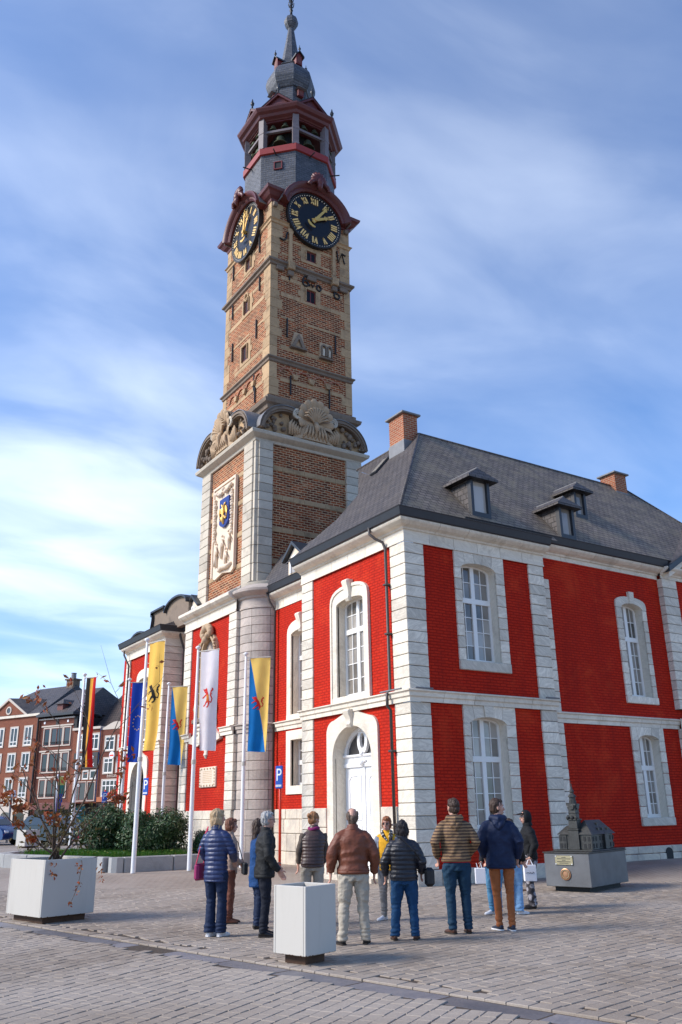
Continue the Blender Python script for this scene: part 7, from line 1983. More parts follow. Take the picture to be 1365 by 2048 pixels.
def person(name, label, loc, yaw_, h, mats, seed=1, bulk=1.0, lean=(0, 0), head_yaw=0.0, head_tilt=0.0, feet=((.02, .10), (-.02, -.10)), knees=(0.03, 0.03), toe=(8, -8),
           arms=None, jacket=None, trousers=None, shoes='shoe_black', sole='sole_dark', hair=None, hip=.10, shoulder=.185, sh_hi=.085, flare=0.0, hood=None, vest=False, top=None, group='people gathered on the square', curl=.5, legw=1.0, skirt=None):
    s = h / 1.75; rr = random.Random(seed); z0 = gz(loc[0], loc[1]) + .006
    lx, ly = lean

    def U(p):       # lean of the upper body about the pelvis
        p = Vector(p)
        if p.z > .93 * s:
            dz = p.z - .93 * s; p = Vector((p.x + lx * dz, p.y + ly * dz, p.z - .5 * (lx * lx + ly * ly) * dz))
        return p
    # ---- skeleton
    hipj = [Vector((0, hip * s, .90 * s)), Vector((0, -hip * s, .90 * s))]
    ank = [Vector((feet[k][0], feet[k][1], .085 * s)) for k in (0, 1)]
    knee = [hipj[k].lerp(ank[k], .50) + Vector((knees[k], 0, 0)) for k in (0, 1)]
    shj = [U((0, (shoulder * bulk - .03) * s, 1.39 * s)), U((0, -(shoulder * bulk - .03) * s, 1.39 * s))]
    if arms is None: arms = (((-.02, .25, 1.14), (.05, .25, .90)), ((-.02, -.25, 1.14), (.05, -.25, .90)))
    elb = [U(Vector(arms[k][0]) * s) for k in (0, 1)]; wr = [U(Vector(arms[k][1]) * s) for k in (0, 1)]
    hc = U((.015 * s, 0, 1.625 * s))
    hr = Matrix.Rotation(head_yaw, 3, 'Z') @ Matrix.Rotation(head_tilt, 3, 'Y')
    HP = lambda x, y, z: hc + hr @ (Vector((x, y, z)) * s)
    # ---- body: one continuous skin surface
    mb = MB()

    def hball(x, y, z, rx, ry, rz, n=14, m_=10):
        rings = []
        for i in range(m_):
            th = pi * (i + .5) / m_; rings.append([HP(x + rx * math.sin(th) * math.cos(2 * pi * k / n), y + ry * math.sin(th) * math.sin(2 * pi * k / n), z + rz * math.cos(th)) for k in range(n)])
        mb.loft(rings)
    hball(0, 0, .025, .097, .076, .100); hball(.030, 0, -.045, .066, .056, .072); hball(.045, 0, -.085, .040, .034, .030)
    hball(.030, .036, -.01, .055, .030, .040); hball(.030, -.036, -.01, .055, .030, .040)
    mb.tube([HP(.086, 0, .025), HP(.105, 0, -.008), HP(.112, 0, -.022), HP(.092, 0, -.034)], [.010 * s, .013 * s, .017 * s, .012 * s], 8)
    hball(.078, 0, .042, .022, .050, .012); hball(.086, 0, -.062, .014, .024, .009)
    for sd_ in (-1, 1): hball(-.008, sd_ * .078, -.002, .018, .009, .032, 8, 6)
    mb.tube([U((-.012 * s, 0, 1.38 * s)), U((-.008 * s, 0, 1.47 * s)), hc + Vector((-.01, 0, -.06 * s))], [.072 * s, .056 * s, .054 * s], 14)
    rings = []
    for z, rx, ry in ((.90, .085, .13), (1.05, .085, .125), (1.25, .095, .155), (1.38, .085, .16), (1.44, .06, .11)):
        rings.append([U((rx * s * math.cos(2 * pi * k / 16), ry * s * bulk * math.sin(2 * pi * k / 16), z * s)) for k in range(16)])
    mb.loft(rings)
    for k, sd_ in ((0, 1), (1, -1)):
        mb.tube([shj[k], elb[k], wr[k]], [.045 * s, .040 * s, .028 * s], 10)
        hand(mb, wr[k], wr[k] - elb[k], sd_, s * 1.05, curl)
        mb.tube([hipj[k], knee[k], ank[k]], [.065 * s, .048 * s, .038 * s], 10)
    me = remesh(mb, .0075, 2, .4)
    body = as_part(me, name, M['skin'], None); body.location = (loc[0], loc[1], z0); body.rotation_euler = (0, 0, yaw_)
    tag(body, label, 'person', group)
    # ---- face
    fb = MB()
    for sd_ in (-1, 1): fb.ball(HP(.080, sd_ * .031, .012), .0115 * s, n=8, m=6)
    fb.build('eyes', M['eye_white'], body, smooth=True)
    fb = MB()
    for sd_ in (-1, 1): fb.ball(HP(.089, sd_ * .031, .012), .0065 * s, n=8, m=6)
    fb.build('pupils', M['eye_dark'], body, smooth=True)
    fb = MB()
    for sd_ in (-1, 1): fb.tube([HP(.095, sd_ * .014, .036), HP(.094, sd_ * .032, .042), HP(.080, sd_ * .050, .036)], .0042 * s, 5)
    fb.build('eyebrows', M[hair[1] if hair else 'eye_dark'], body)
    MB().tube([HP(.084, .026, -.060), HP(.098, .010, -.063), HP(.098, -.010, -.063), HP(.084, -.026, -.060)], .006 * s, 6).build('lips', M['lip'], body, smooth=True)
    # ---- trousers
    if trousers:
        mb = MB(); rings = []
        for z, rx, ry in ((.80, .115, .155), (.88, .125, .17), (.96, .118, .163), (1.03, .110, .152)):
            rings.append([U((rx * s * legw * math.cos(2 * pi * k / 18), ry * s * legw * (.5 + .5 * bulk) * math.sin(2 * pi * k / 18), z * s)) for k in range(18)])
        mb.loft(rings)
        for k in (0, 1):
            hp_ = hipj[k] + Vector((0, 0, -.02)); lo = ank[k] + Vector((-.005, 0, -.035 * s))
            mb.tube([hp_, hp_.lerp(knee[k], .5), knee[k], knee[k].lerp(lo, .45), lo], [.104 * s * legw, .092 * s * legw, .070 * s * legw, (.062 + flare * .4) * s * legw, (.056 + flare) * s * legw], 14)
        me = remesh(mb, .009, 2, .5); fo_ = fold(trousers[1], seed + 3)
        displace(me, lambda p, n_: fo_(p, n_) + .007 * math.sin(p.z / s * 95 + 5 * NV(p * 6)) * (max(0.0, 1 - abs(p.z / s - .13) / .12) + .5 * max(0.0, 1 - abs(p.z / s - .48) / .14)) + .006 * math.sin(p.z * 40 + p.y * 60) * max(0.0, 1 - abs(p.z / s - .82) / .12)); as_part(me, 'trousers', M[trousers[0]], body)
    # ---- shoes
    for k in (0, 1):
        a = R(toe[k]); ca, sa = math.cos(a), math.sin(a); c = ank[k]
        T_ = lambda x, y, z: (c.x + (x * ca - y * sa) * s, c.y + (x * sa + y * ca) * s, z * s)
        rings = []
        for x, w_, zt in ((-.062, .024, .060), (-.05, .033, .082), (-.01, .036, .090), (.05, .038, .074), (.11, .043, .052), (.155, .040, .040), (.185, .026, .030), (.195, .012, .022)):
            rings.append([T_(x, w_ * math.cos(q), .012 + (zt - .012) * max(0.0, math.sin(q)) ** .7 if math.sin(q) > 0 else .012) for q in [2 * pi * i / 14 for i in range(14)]])
        sh = MB().loft(rings).build('shoe', M[shoes], body, smooth=True)
        rings = []
        for x, w_ in ((-.066, .022), (-.05, .037), (.0, .036), (.06, .039), (.11, .046), (.155, .043), (.19, .026), (.20, .010)):
            rings.append([T_(x, w_, .0), T_(x, -w_, .0), T_(x, -w_, .018), T_(x, w_, .018)])
        MB().loft(rings).build('sole', M[sole], sh)
    # ---- jacket, coat or top
    if jacket:
        jm, hem, style, thick = jacket[:4]
        mb = MB(); B = bulk
        sec = [(hem, .128 + thick, .172 + thick), (max(hem + .06, .90), .130 + thick, .175 + thick), (1.00, .122 + thick, .166 + thick), (1.10, .120 + thick, .168 + thick), (1.22, .126 + thick, .185 + thick), (1.32, .124 + thick, .190 + thick), (1.385, .112 + thick * .8, .172 + thick * .6), (1.43, .090 + thick * .6, .124 + thick * .4), (1.485, .062 + thick * .4, .070 + thick * .4)]
        if hem < .84: sec.insert(1, ((hem + .92) / 2, .134 + thick, .178 + thick))
        rings = []
        for z, rx, ry in sec:
            rings.append([U((rx * s * (.5 + .5 * B) * math.cos(2 * pi * k / 22), ry * s * B * math.sin(2 * pi * k / 22), z * s)) for k in range(22)])
        mb.loft(rings)
        if not vest:
            for k in (0, 1):
                cu = wr[k].lerp(elb[k], .06)
                q_ = 1 if k == 0 else -1; i0_ = U((0, q_ * .055 * s, 1.425 * s)); i1_ = U((0, q_ * (shoulder * B - .058) * s, 1.385 * s)); i2_ = i1_.lerp(elb[k], .12) + Vector((0, q_ * .014 * s, 0))
                mb.tube([i0_, i1_, i2_, i1_.lerp(elb[k], .45) + Vector((0, q_ * .012 * s, 0)), elb[k], elb[k].lerp(cu, .5), cu], [(.050 + thick * .4) * s, (.066 + thick * .6) * s, (.070 + thick * .8) * s, (.064 + thick) * s, (.056 + thick) * s, (.052 + thick * .8) * s, (.042 + thick * .5) * s], 14)
        me = remesh(mb, .0095, 2, .5)
        displace(me, quilt(jacket[4], jacket[5], seed) if style == 'puffer' else fold(jacket[4] if len(jacket) > 4 else .012, seed))
        jk = as_part(me, 'jacket' if not vest else 'vest', M[jm], body)
        # hem and collar bands
        rb = []
        for z, g_ in ((hem - .012, .004), (hem + .03, .010)):
            rb.append([U(((.128 + thick + g_) * s * (.5 + .5 * B) * math.cos(2 * pi * k / 22), (.172 + thick + g_) * s * B * math.sin(2 * pi * k / 22), z * s)) for k in range(22)])
        if style != 'puffer': MB().loft(rb).build('hem_band', M[jm], jk, smooth=True)
        rc = []
        for z, q in ((1.46, .085), (1.50, .076), (1.525, .074), (1.53, .066), (1.48, .060)):
            rc.append([U((q * s * math.cos(2 * pi * k / 16) - .008 * s, q * 1.05 * s * math.sin(2 * pi * k / 16), (z + .012 * math.cos(2 * pi * k / 16) * -1) * s)) for k in range(16)])
        MB().loft(rc, cap=False).build('collar', M[jm], jk, smooth=True)
    if top:          # sleeves worn below a vest
        mb = MB()
        for k in (0, 1):
            cu = wr[k].lerp(elb[k], .06); mb.tube([shj[k], shj[k].lerp(elb[k], .35), elb[k], elb[k].lerp(cu, .5), cu], [.072 * s, .062 * s, .052 * s, .047 * s, .038 * s], 12)
        rings = []
        for z, rx, ry in ((1.1, .10, .14), (1.3, .11, .17), (1.42, .09, .15), (1.49, .06, .07)): rings.append([U((rx * s * math.cos(2 * pi * k / 16), ry * s * math.sin(2 * pi * k / 16), z * s)) for k in range(16)])
        mb.loft(rings); me = remesh(mb, .010, 2, .5); displace(me, fold(.009, seed + 1)); as_part(me, 'sweater', M[top], body)
    # ---- hood hanging on the back
    if hood == 'down':
        mb = MB(); mb.tube([U((.03 * s, .10 * s, 1.47 * s)), U((-.07 * s, .09 * s, 1.49 * s)), U((-.115 * s, 0, 1.47 * s)), U((-.07 * s, -.09 * s, 1.49 * s)), U((.03 * s, -.10 * s, 1.47 * s))], [.03 * s, .05 * s, .06 * s, .05 * s, .03 * s], 10)
        mb.tube([U((-.08 * s, .06 * s, 1.47 * s)), U((-.125 * s, .03 * s, 1.40 * s)), U((-.135 * s, 0, 1.355 * s)), U((-.125 * s, -.03 * s, 1.40 * s)), U((-.08 * s, -.06 * s, 1.47 * s))], [.05 * s, .05 * s, .045 * s, .05 * s, .05 * s], 10)
        me = remesh(mb, .010, 3, .5); displace(me, fold(.008, seed)); as_part(me, 'hood', M[jacket[0]], body)
    if hood == 'up':
        mb = MB(); R_ = []
        for x, ry, rz_2, zc in ((-.115, .03, .05, .0), (-.10, .075, .10, .005), (-.04, .105, .135, .01), (.02, .105, .14, .008), (.06, .085, .125, .0)):
            R_.append([HP(x, ry * math.cos(2 * pi * k / 18), zc + rz_2 * math.sin(2 * pi * k / 18)) for k in range(18)])
        R_ += [[HP(x, ry * math.cos(2 * pi * k / 18), zc + rz_2 * math.sin(2 * pi * k / 18)) for k in range(18)] for x, ry, rz_2, zc in ((.055, .072, .11, 0), (.0, .085, .118, .005), (-.06, .075, .105, .005))]
        mb.loft(R_); mb.tube([HP(-.02, 0, -.10), U((-.02 * s, 0, 1.46 * s))], [.09 * s, .10 * s], 14)
        me = remesh(mb, .008, 2, .5); displace(me, fold(.005, seed)); as_part(me, 'hood', M[jacket[0]], body)
    # ---- hair
    if hair:
        kind, hm = hair[0], hair[1]; mb = MB()

        def eb(x, y, z, rx, ry, rz):
            rings = []
            for i in range(10):
                th = pi * (i + .5) / 10; rings.append([HP(x + rx * math.sin(th) * math.cos(2 * pi * k / 16), y + ry * math.sin(th) * math.sin(2 * pi * k / 16), z + rz * math.cos(th)) for k in range(16)])
            mb.loft(rings)
        if kind in ('short', 'man'):
            eb(-.018, 0, .046, .098, .083, .095); eb(-.035, 0, -.01, .078, .078, .075); eb(.035, 0, .095, .055, .06, .035)
        elif kind == 'bald':
            eb(-.035, 0, .0, .078, .083, .07); eb(-.03, .055, .03, .055, .032, .06); eb(-.03, -.055, .03, .055, .032, .06); eb(-.05, 0, -.055, .05, .06, .05); eb(.02, 0, .098, .05, .05, .022)
        elif kind == 'bob':
            eb(-.022, 0, .048, .108, .094, .100); eb(-.045, 0, -.03, .085, .098, .095); eb(-.01, .075, -.03, .05, .032, .075); eb(-.01, -.075, -.03, .05, .032, .075); eb(.05, .02, .095, .055, .06, .03)
        elif kind == 'bun':
            eb(-.015, 0, .04, .102, .085, .095); eb(-.03, 0, -.01, .08, .08, .08); eb(-.115, 0, .05, .035, .036, .036)
        elif kind == 'long':
            eb(-.022, 0, .048, .108, .092, .100); eb(-.055, 0, -.06, .07, .095, .13); eb(-.07, 0, -.2, .055, .09, .14)
        elif kind == 'crop':
            eb(-.022, 0, .048, .104, .088, .098); eb(-.04, 0, -.02, .082, .088, .085); eb(.045, .01, .088, .062, .068, .042); eb(.0, .072, .0, .04, .025, .05); eb(.0, -.072, .0, .04, .025, .05)
        me = remesh(mb, .0075, 2, .4); off = Vector((seed, seed * 2, 0))
        displace(me, lambda p, n_: .011 * NV(Vector((p.x * 34, p.y * 34, p.z * 15)) + off) + .007 * NV(Vector((p.x * 80, p.y * 80, p.z * 26)) + off))
        ho_ = as_part(me, 'hair', M[hm], body)
        mbs = MB(); vsel = [v for v in me.vertices if v.normal.z < .85]; long_ = {'bob': .07, 'long': .11, 'crop': .045, 'bald': .045}.get(kind, .03)
        for _ in range(260):
            v = rr.choice(vsel); p0 = v.co - v.normal * .004; d_ = (Vector((0, 0, -1)) + v.normal * .30 + Vector((rr.uniform(-.3, .3), rr.uniform(-.3, .3), rr.uniform(-.2, .2)))).normalized(); L_ = long_ * rr.uniform(.5, 1.1); w_ = v.normal.cross(d_).normalized() * .0022
            p1 = p0 + d_ * L_ * .5 + v.normal * .006; p2 = p0 + d_ * L_
            mbs.add([p0 - w_, p0 + w_, p1 + w_ * .8, p1 - w_ * .8, p2], [(0, 1, 2, 3), (3, 2, 4)])
        tag(mbs.build('hair_strands', M[hm], ho_, recalc=False), None, kind='stuff')
    body['_u'] = 0; del body['_u']
    return body, HP, U, s, wr


def glasses(body, HP, s, mat_='iron', lens=None):
    mb = MB()
    for sd_ in (-1, 1):
        mb.tube([HP(.098, sd_ * .033 + .021 * math.cos(2 * pi * k / 12), .010 + .016 * math.sin(2 * pi * k / 12)) for k in range(13)], .0028 * s, 5)
        mb.tube([HP(.094, sd_ * .054, .014), HP(.0, sd_ * .083, .016)], .0026 * s, 5)
    mb.tube([HP(.100, -.012, .014), HP(.100, .012, .014)], .0028 * s, 5)
    g_ = mb.build('glasses', M[mat_], body)
    if lens:
        for sd_ in (-1, 1):
            MB().loft([[HP(.098 + d, sd_ * .033 + .023 * math.cos(2 * pi * k / 14), .008 + .019 * math.sin(2 * pi * k / 14)) for k in range(14)] for d in (.0, .005)]).build('lens', M[lens], g_)


for nm, c, kw in (('navy_puffer', (.018, .030, .095), dict(rough=.42, spec=.5)), ('denim_dark', (.012, .022, .055), {}), ('beige_cloth', (.40, .27, .20), {}), ('rust_trouser', (.17, .062, .04), {}), ('black_jacket', (.020, .020, .020), dict(rough=.7)), ('night_trouser', (.010, .012, .020), {}), ('blue_coat', (.012, .055, .17), {}), ('brown_puffer', (.062, .034, .027), dict(rough=.45, spec=.5)), ('taupe_knit', (.105, .080, .062), {}), ('khaki', (.42, .365, .29), {}), ('brown_leather', (.155, .044, .020), dict(rough=.55, spec=.4)),
                  ('grey_blazer', (.22, .24, .29), {}), ('yellow_knit', (.72, .36, .02), {}), ('grey_trouser', (.235, .215, .20), {}), ('ink_puffer', (.012, .013, .020), dict(rough=.45, spec=.5)), ('denim_blue', (.010, .050, .125), {}), ('teal_denim', (.012, .040, .075), {}), ('navy_parka', (.008, .016, .048), dict(rough=.6)), ('rust_chino', (.33, .105, .035), {}), ('black_hoodie', (.010, .010, .011), {}), ('denim_light', (.20, .36, .56), {}), ('denim_sky', (.08, .22, .36), {}), ('magenta_scarf', (.22, .02, .10), {}), ('red_hem', (.40, .03, .035), {})):
    clothmat(nm, c, **kw)
clothmat('stripe_knit', (.27, .165, .085), stripe=((.075, .045, .032), .042))
clothmat('pattern_scarf', (.03, .028, .03), spots=((.62, .56, .48), 26.0)); clothmat('camo', (.05, .045, .05), spots=((.30, .28, .30), 11.0))
hairmat('hair_blond', (.32, .20, .10), (.60, .43, .25)); hairmat('hair_auburn', (.10, .032, .018), (.24, .085, .04)); hairmat('hair_grey', (.20, .19, .18), (.52, .50, .48)); hairmat('hair_red', (.22, .085, .03), (.42, .20, .08)); hairmat('hair_brown', (.030, .016, .010), (.075, .04, .024)); hairmat('hair_copper', (.16, .045, .018), (.36, .13, .045)); hairmat('hair_black', (.008, .006, .006), (.03, .022, .02)); hairmat('hair_thin', (.075, .045, .03), (.15, .10, .07))
AWAY, RIGHT, LEFT, NEAR = R(57), R(-33), R(147), R(237)

# 1 woman in the navy quilted coat
b1, HP, U, s, wr = person('person', 'woman in long navy quilted coat and dark flared jeans, leftmost of the group', (-7.17, -4.59), R(30), 1.69, None, 1, 1.0, head_yaw=R(-30), feet=((.0, .075), (.06, -.075)), toe=(2, -4),
       arms=(((.0, .27, 1.16), (.12, .20, .98)), ((.05, -.26, 1.15), (.24, -.16, 1.02))), jacket=('navy_puffer', .74, 'puffer', .012, .062, .016), trousers=('denim_dark', .008), shoes='shoe_white', sole='shoe_white', hair=('bob', 'hair_blond'), flare=.028)
bg_ = tag(empty('shoulder_bag', (-7.17, -4.59, 0), R(30)), 'magenta shoulder bag on long pink strap', 'bag')
MB().block(-.10, .12, .245, .335, .73, .96, .03).build('bag_body', M['bag_magenta'], bg_, smooth=.6)
MB().tube([(.10, .29, .95), (.06, .25, 1.2), (-.02, .15, 1.46), (-.06, .24, 1.2), (-.09, .29, .95)], .011, 6).build('strap', M['pink_red'], bg_)
# 2 woman in beige
b2, HP, U, s, wr = person('person', 'auburn haired woman in beige jacket half hidden behind the navy coat', (-6.34, -3.31), R(-18), 1.55, None, 2, 1.0, head_yaw=R(0), feet=((.03, .07), (-.03, -.07)), arms=(((.02, .24, 1.14), (.18, .18, 1.02)), ((.02, -.25, 1.14), (.18, -.20, .98))), jacket=('beige_cloth', .82, 'cloth', .006, .016), trousers=('rust_trouser', .012), shoes='shoe_rust', hair=('crop', 'hair_auburn'))
bg_ = tag(empty('small_bag', (-6.34, -3.31, 0), R(-18)), 'small black bag hanging before the beige jacket', 'bag')
MB().block(.17, .25, -.34, -.12, .72, .90, .02).build('bag_body', M['bag_black'], bg_); MB().tube([(.2, -.14, .9), (.12, -.05, 1.2), (-.02, .06, 1.34)], .008, 5).build('strap', M['bag_black'], bg_)
# 3 grey haired man
b3, HP, U, s, wr = person('person', 'grey haired man with glasses in black jacket, seen in profile', (-6.59, -4.99), R(-22), 1.65, None, 3, 1.14, head_yaw=R(8), feet=((.02, .09), (-.02, -.09)), arms=(((-.02, .27, 1.14), (.18, .22, .98)), ((.02, -.28, 1.12), (.20, -.22, .90))), jacket=('black_jacket', .82, 'cloth', .012, .016), trousers=('night_trouser', .010), shoes='shoe_black', hair=('short', 'hair_grey'), lean=(.04, 0))
glasses(b3, HP, s)
# 4 woman in a blue coat behind him
b4, HP, U, s, wr = person('person', 'dark haired woman in blue coat mostly hidden behind the grey haired man', (-6.27, -4.16), R(-10), 1.54, None, 4, 1.0, feet=((.02, .08), (-.02, -.08)), arms=(((.0, .25, 1.12), (.16, .20, .98)), ((.0, -.26, 1.12), (.2, -.2, 1.0))), jacket=('blue_coat', .66, 'cloth', .010, .014), trousers=('denim_dark', .008), shoes='shoe_black', hair=('long', 'hair_brown'))
# 5 woman in the brown vest, bending forward
b5, HP, U, s, wr = person('person', 'woman with hair bun in brown quilted vest bending forward behind small planter', (-5.36, -4.28), R(72), 1.66, None, 5, 1.06, lean=(.24, -.10), head_yaw=R(-62), head_tilt=R(8), feet=((.05, .10), (-.05, -.10)), arms=(((.02, .235, 1.14), (.10, .22, .90)), ((.06, -.235, 1.14), (.12, -.22, .90))), jacket=('brown_puffer', .86, 'puffer', .012, .05, .014), vest=True, top='taupe_knit', trousers=('khaki', .010), shoes='shoe_brown', hair=('bun', 'hair_red'))
MB().tube([U((.055 * s * math.cos(a) * 1.2 - .01, .078 * s * math.sin(a), (1.475 + .012 * math.sin(2 * a)) * s)) for a in [2 * pi * k / 16 for k in range(17)]], .030 * s, 8).build('scarf', M['magenta_scarf'], b5, smooth=True)
# 6 man in the brown jacket
b6, HP, U, s, wr = person('person', 'balding man in brown jacket and khaki trousers with his back turned', (-6.03, -6.48), R(60), 1.68, None, 6, 1.12, feet=((.0, .16), (.05, -.15)), toe=(20, -14), arms=(((-.03, .30, 1.15), (.03, .315, .90)), ((-.04, -.30, 1.14), (.06, -.295, .88))), jacket=('brown_leather', .90, 'cloth', .022, .013), trousers=('khaki', .016), shoes='shoe_black', hair=('bald', 'hair_thin'), legw=1.12, shoulder=.18, head_tilt=R(-8))
# 7 woman in yellow facing us
b7, HP, U, s, wr = person('person', 'woman in sunglasses with yellow top and grey blazer facing the camera', (-4.12, -4.60), R(225), 1.54, None, 7, 1.02, head_yaw=R(-4), feet=((.05, .09), (.0, -.08)), toe=(4, -30), arms=(((-.05, .27, 1.14), (.06, .27, .92)), ((.0, -.27, 1.14), (.10, -.24, .92))), jacket=('yellow_knit', .84, 'cloth', .006, .010), trousers=('grey_trouser', .010), shoes='shoe_white', sole='shoe_white', hair=('crop', 'hair_copper'))
glasses(b7, HP, s, 'dark_red_wood', 'sunglass')
mb = MB()        # open blazer: back, two front panels, sleeves
for sd_ in (-1, 1):
    R_ = []
    for z, rx, ry in ((.80, .150, .205), (1.0, .142, .195), (1.2, .145, .212), (1.33, .140, .205), (1.40, .115, .160), (1.49, .075, .085)):
        ring = []
        for k in range(13):
            a = R(48 + 132 * k / 12) * sd_; ring.append(U((rx * s * math.cos(a), ry * s * math.sin(a), z * s)))
        for k in range(12, -1, -1):
            a = R(48 + 132 * k / 12) * sd_; ring.append(U(((rx - .016) * s * math.cos(a), (ry - .016) * s * math.sin(a), z * s)))
        R_.append(ring)
    mb.loft(R_)
SH7 = [U((0, q * .145 * s, 1.395 * s)) for q in (1, -1)]; EL7 = [U(Vector(p) * s) for p in ((-.05, .27, 1.14), (.0, -.27, 1.14))]; WR7 = [U(Vector(p) * s) for p in ((.06, .27, .92), (.10, -.24, .92))]
for k in (0, 1): mb.tube([SH7[k], SH7[k].lerp(EL7[k], .4), EL7[k], WR7[k].lerp(EL7[k], .05)], [.080 * s, .076 * s, .066 * s, .052 * s], 12)
me = remesh(mb, .008, 2, .4); displace(me, fold(.008, 71)); as_part(me, 'blazer', M['grey_blazer'], b7)
mb = MB(); mb.tube([U((.02 * s, -.085 * s, 1.50 * s)), U((-.06 * s, 0, 1.52 * s)), U((.02 * s, .085 * s, 1.50 * s)), U((.11 * s, .085 * s, 1.38 * s)), U((.155 * s, .11 * s, 1.15 * s)), U((.16 * s, .13 * s, .90 * s))], [.03 * s, .03 * s, .035 * s, .036 * s, .034 * s, .036 * s], 8)
mb.tube([U((.02 * s, -.085 * s, 1.50 * s)), U((.10 * s, -.05 * s, 1.42 * s)), U((.135 * s, .02 * s, 1.34 * s))], [.032 * s, .034 * s, .02 * s], 8); me = remesh(mb, .008, 1, .4); displace(me, fold(.008, 72)); as_part(me, 'scarf', M['pattern_scarf'], b7)
# 8 woman in the ink-dark puffer
b8, HP, U, s, wr = person('person', 'black haired woman in dark quilted jacket and blue jeans with her back turned', (-5.26, -6.57), R(52), 1.50, None, 8, 1.14, feet=((.0, .15), (.03, -.13)), toe=(14, -10), arms=(((-.02, .30, 1.14), (.08, .30, .92)), ((-.05, -.30, 1.14), (.10, -.28, .95))), jacket=('ink_puffer', .86, 'puffer', .020, .058, .014), trousers=('denim_blue', .014), shoes='shoe_brown', hair=('bob', 'hair_black'), legw=1.12, flare=.008)
bg_ = tag(empty('crossbody_bag', (-5.26, -6.57, 0), R(52)), 'black crossbody bag at the hip of the dark quilted jacket', 'bag')
MB().block(-.06, .12, -.42, -.28, .66, .90, .04).build('bag_body', M['bag_black'], bg_, smooth=.6)
MB().tube([(.0, -.30, .9), (-.19, -.16, 1.12), (-.15, .03, 1.30), (-.04, .10, 1.32)], .012, 6).build('strap', M['bag_black'], bg_)
# 9 man in the striped sweater
b9, HP, U, s, wr = person('person', 'tall man in brown striped hooded sweater with hands in his pockets', (-4.30, -6.55), R(58), 1.79, None, 9, 1.12, head_yaw=R(18), feet=((-.01, .10), (.05, -.13)), toe=(24, 2), arms=(((-.08, .30, 1.17), (.08, .25, .96)), ((-.08, -.29, 1.17), (.13, -.19, .98))), jacket=('stripe_knit', .93, 'cloth', .010, .012), trousers=('teal_denim', .010), shoes='shoe_brown', hair=('man', 'hair_brown'), hood='down', curl=.9, legw=1.04)
MB().loft([[U(((.125 + q) * s * 1.06 * math.cos(2 * pi * k / 22), (.172 + q) * s * 1.12 * math.sin(2 * pi * k / 22), z * s)) for k in range(22)] for q, z in ((.006, .905), (.008, .935))]).build('shirt_hem', M['red_hem'], b9, smooth=True)
# 10 teenager in the navy parka
b10, HP, U, s, wr = person('person', 'young man in navy hooded parka and rust trousers looking right', (-3.60, -6.72), R(50), 1.78, None, 10, 1.06, head_yaw=R(-72), feet=((.02, .075), (-.03, -.10)), toe=(30, 12), arms=(((-.04, .28, 1.18), (.10, .22, .95)), ((-.04, -.28, 1.17), (.10, -.25, .93))), jacket=('navy_parka', .82, 'cloth', .020, .013), trousers=('rust_chino', .008), shoes='shoe_navy', sole='shoe_white', hair=('man', 'hair_brown'), hood='down', legw=.84, curl=.8)
# 11 girl and her friend behind him
b11, HP, U, s, wr = person('person', 'long haired girl in black jacket with white disc print and light jeans', (-2.0, -5.25), R(10), 1.47, None, 11, 1.0, feet=((.10, .06), (-.06, -.13)), toe=(20, -30), arms=(((-.04, .26, 1.13), (.10, .22, .94)), ((-.02, -.25, 1.14), (.12, -.2, .95))), jacket=('black_hoodie', .86, 'cloth', .014, .012), trousers=('denim_light', .010), shoes='shoe_white', sole='shoe_white', hair=('long', 'hair_brown'), flare=.03, legw=1.05)
for q, r0_, r1_, mt in ((0, .155, .03, 'paper_white'),):
    R1 = []
    for r_ in (r1_, r0_):
        R1.append([(-.165 - .0 * k, r_ * math.cos(2 * pi * k / 28) - .02, 1.10 + r_ * math.sin(2 * pi * k / 28)) for k in range(28)])
    o_ = MB().loft(R1, cap=False).build('disc_print', M[mt], b11, recalc=False)
b13, HP, U, s, wr = person('person', 'girl in pale blue jeans and white shoes hidden behind the navy parka', (-2.32, -5.15), R(200), 1.45, None, 13, .98, feet=((.05, .07), (.0, -.09)), toe=(10, -20), arms=(((-.02, .25, 1.13), (.14, .22, .95)), ((-.02, -.25, 1.13), (.12, -.22, .95))), jacket=('black_hoodie', .88, 'cloth', .010, .012), trousers=('denim_sky', .010), shoes='shoe_white', sole='shoe_white', hair=('long', 'hair_black'))
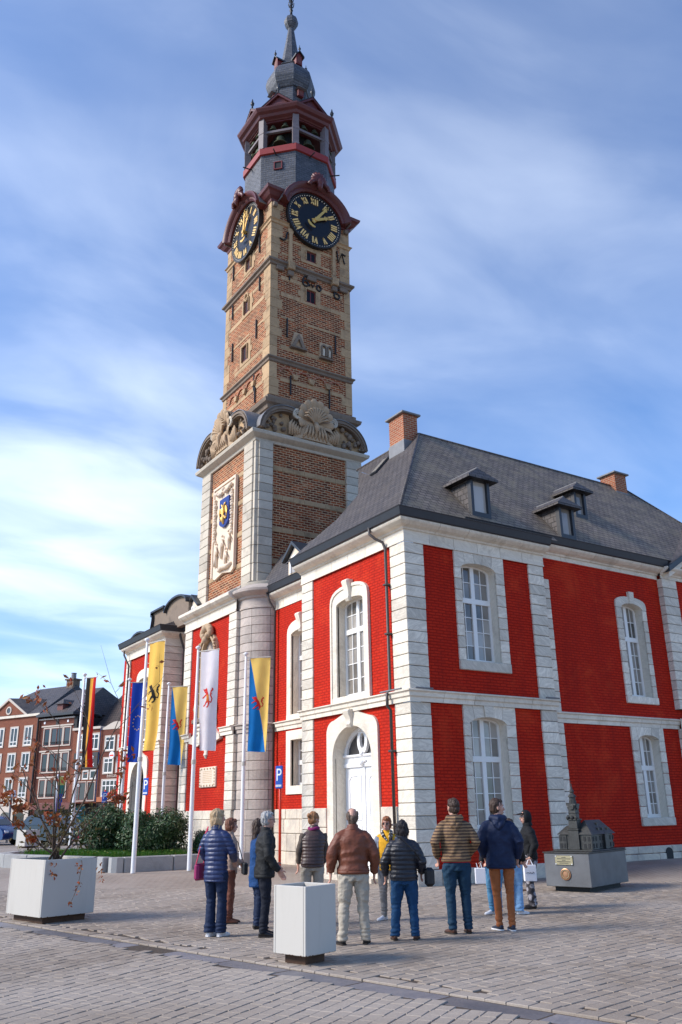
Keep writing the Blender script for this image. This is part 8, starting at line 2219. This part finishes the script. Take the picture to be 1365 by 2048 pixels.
# 12 boy in the black hoodie
b12, HP, U, s, wr = person('person', 'boy in black hoodie and peaked cap holding white paper bag', (-1.24, -4.90), R(150), 1.60, None, 12, 1.02, head_yaw=R(4), feet=((.04, .09), (-.02, -.09)), toe=(2, -6), arms=(((-.05, .29, 1.13), (.06, .27, .90)), ((-.05, -.28, 1.14), (.06, -.26, .90))), jacket=('black_hoodie', .88, 'cloth', .018, .014), trousers=('camo', .016), shoes='shoe_black', hair=None, hood='up', legw=1.12, flare=.012)
glasses(b12, HP, s)
MB().loft([[HP(x, y * q, .060 + dz + .012 * (1 - y * y / .006)) for y in (-.075, -.05, 0, .05, .075)] + [HP(x, y * q, .052 + dz) for y in (.075, .05, 0, -.05, -.075)] for x, q, dz in ((.05, 1.0, .02), (.12, .95, .012), (.165, .6, .0))]).build('cap_peak', M['black_hoodie'], b12, smooth=True)
pb_ = tag(empty('paper_bag', (-1.24, -4.90, 0), R(150)), 'white paper bag with handles held by the boy in black', 'bag')
bw = [U(Vector((.11, .27, .80)) * s)]
c_ = Vector((.085, .27, .50)); MB().block(-.02, .19, .225, .315, .46, .72, .006).build('bag_body', M['paper_white'], pb_)
for y_ in (.235, .305): MB().tube([(.03, y_, .72), (.06, .27, .80), (.10, .27, .80), (.14, y_, .72)], .006, 5).build('handle', M['paper_white'], pb_)
mb = MB(); mb.tube([(.02, .318, .585), (.04, .318, .61), (.055, .318, .58), (.08, .318, .60), (.10, .318, .59), (.13, .318, .60), (.16, .318, .59)], .004, 4); mb.tube([(.03, .222, .58), (.05, .222, .61), (.07, .222, .58), (.10, .222, .60), (.14, .222, .59)], .004, 4); mb.build('handwritten_logo', M['eye_dark'], pb_)
pb2 = tag(empty('paper_bag', (-2.50, -5.2, 0), R(57)), 'white paper bag beside the rust trousers', 'bag'); MB().block(-.03, .05, .05, .22, .48, .72, .006).build('bag_body', M['paper_white'], pb2)
for y_ in (.10, .17): MB().tube([(.01, y_, .72), (.01, y_ + .02, .80)], .006, 5).build('handle', M['paper_white'], pb2)
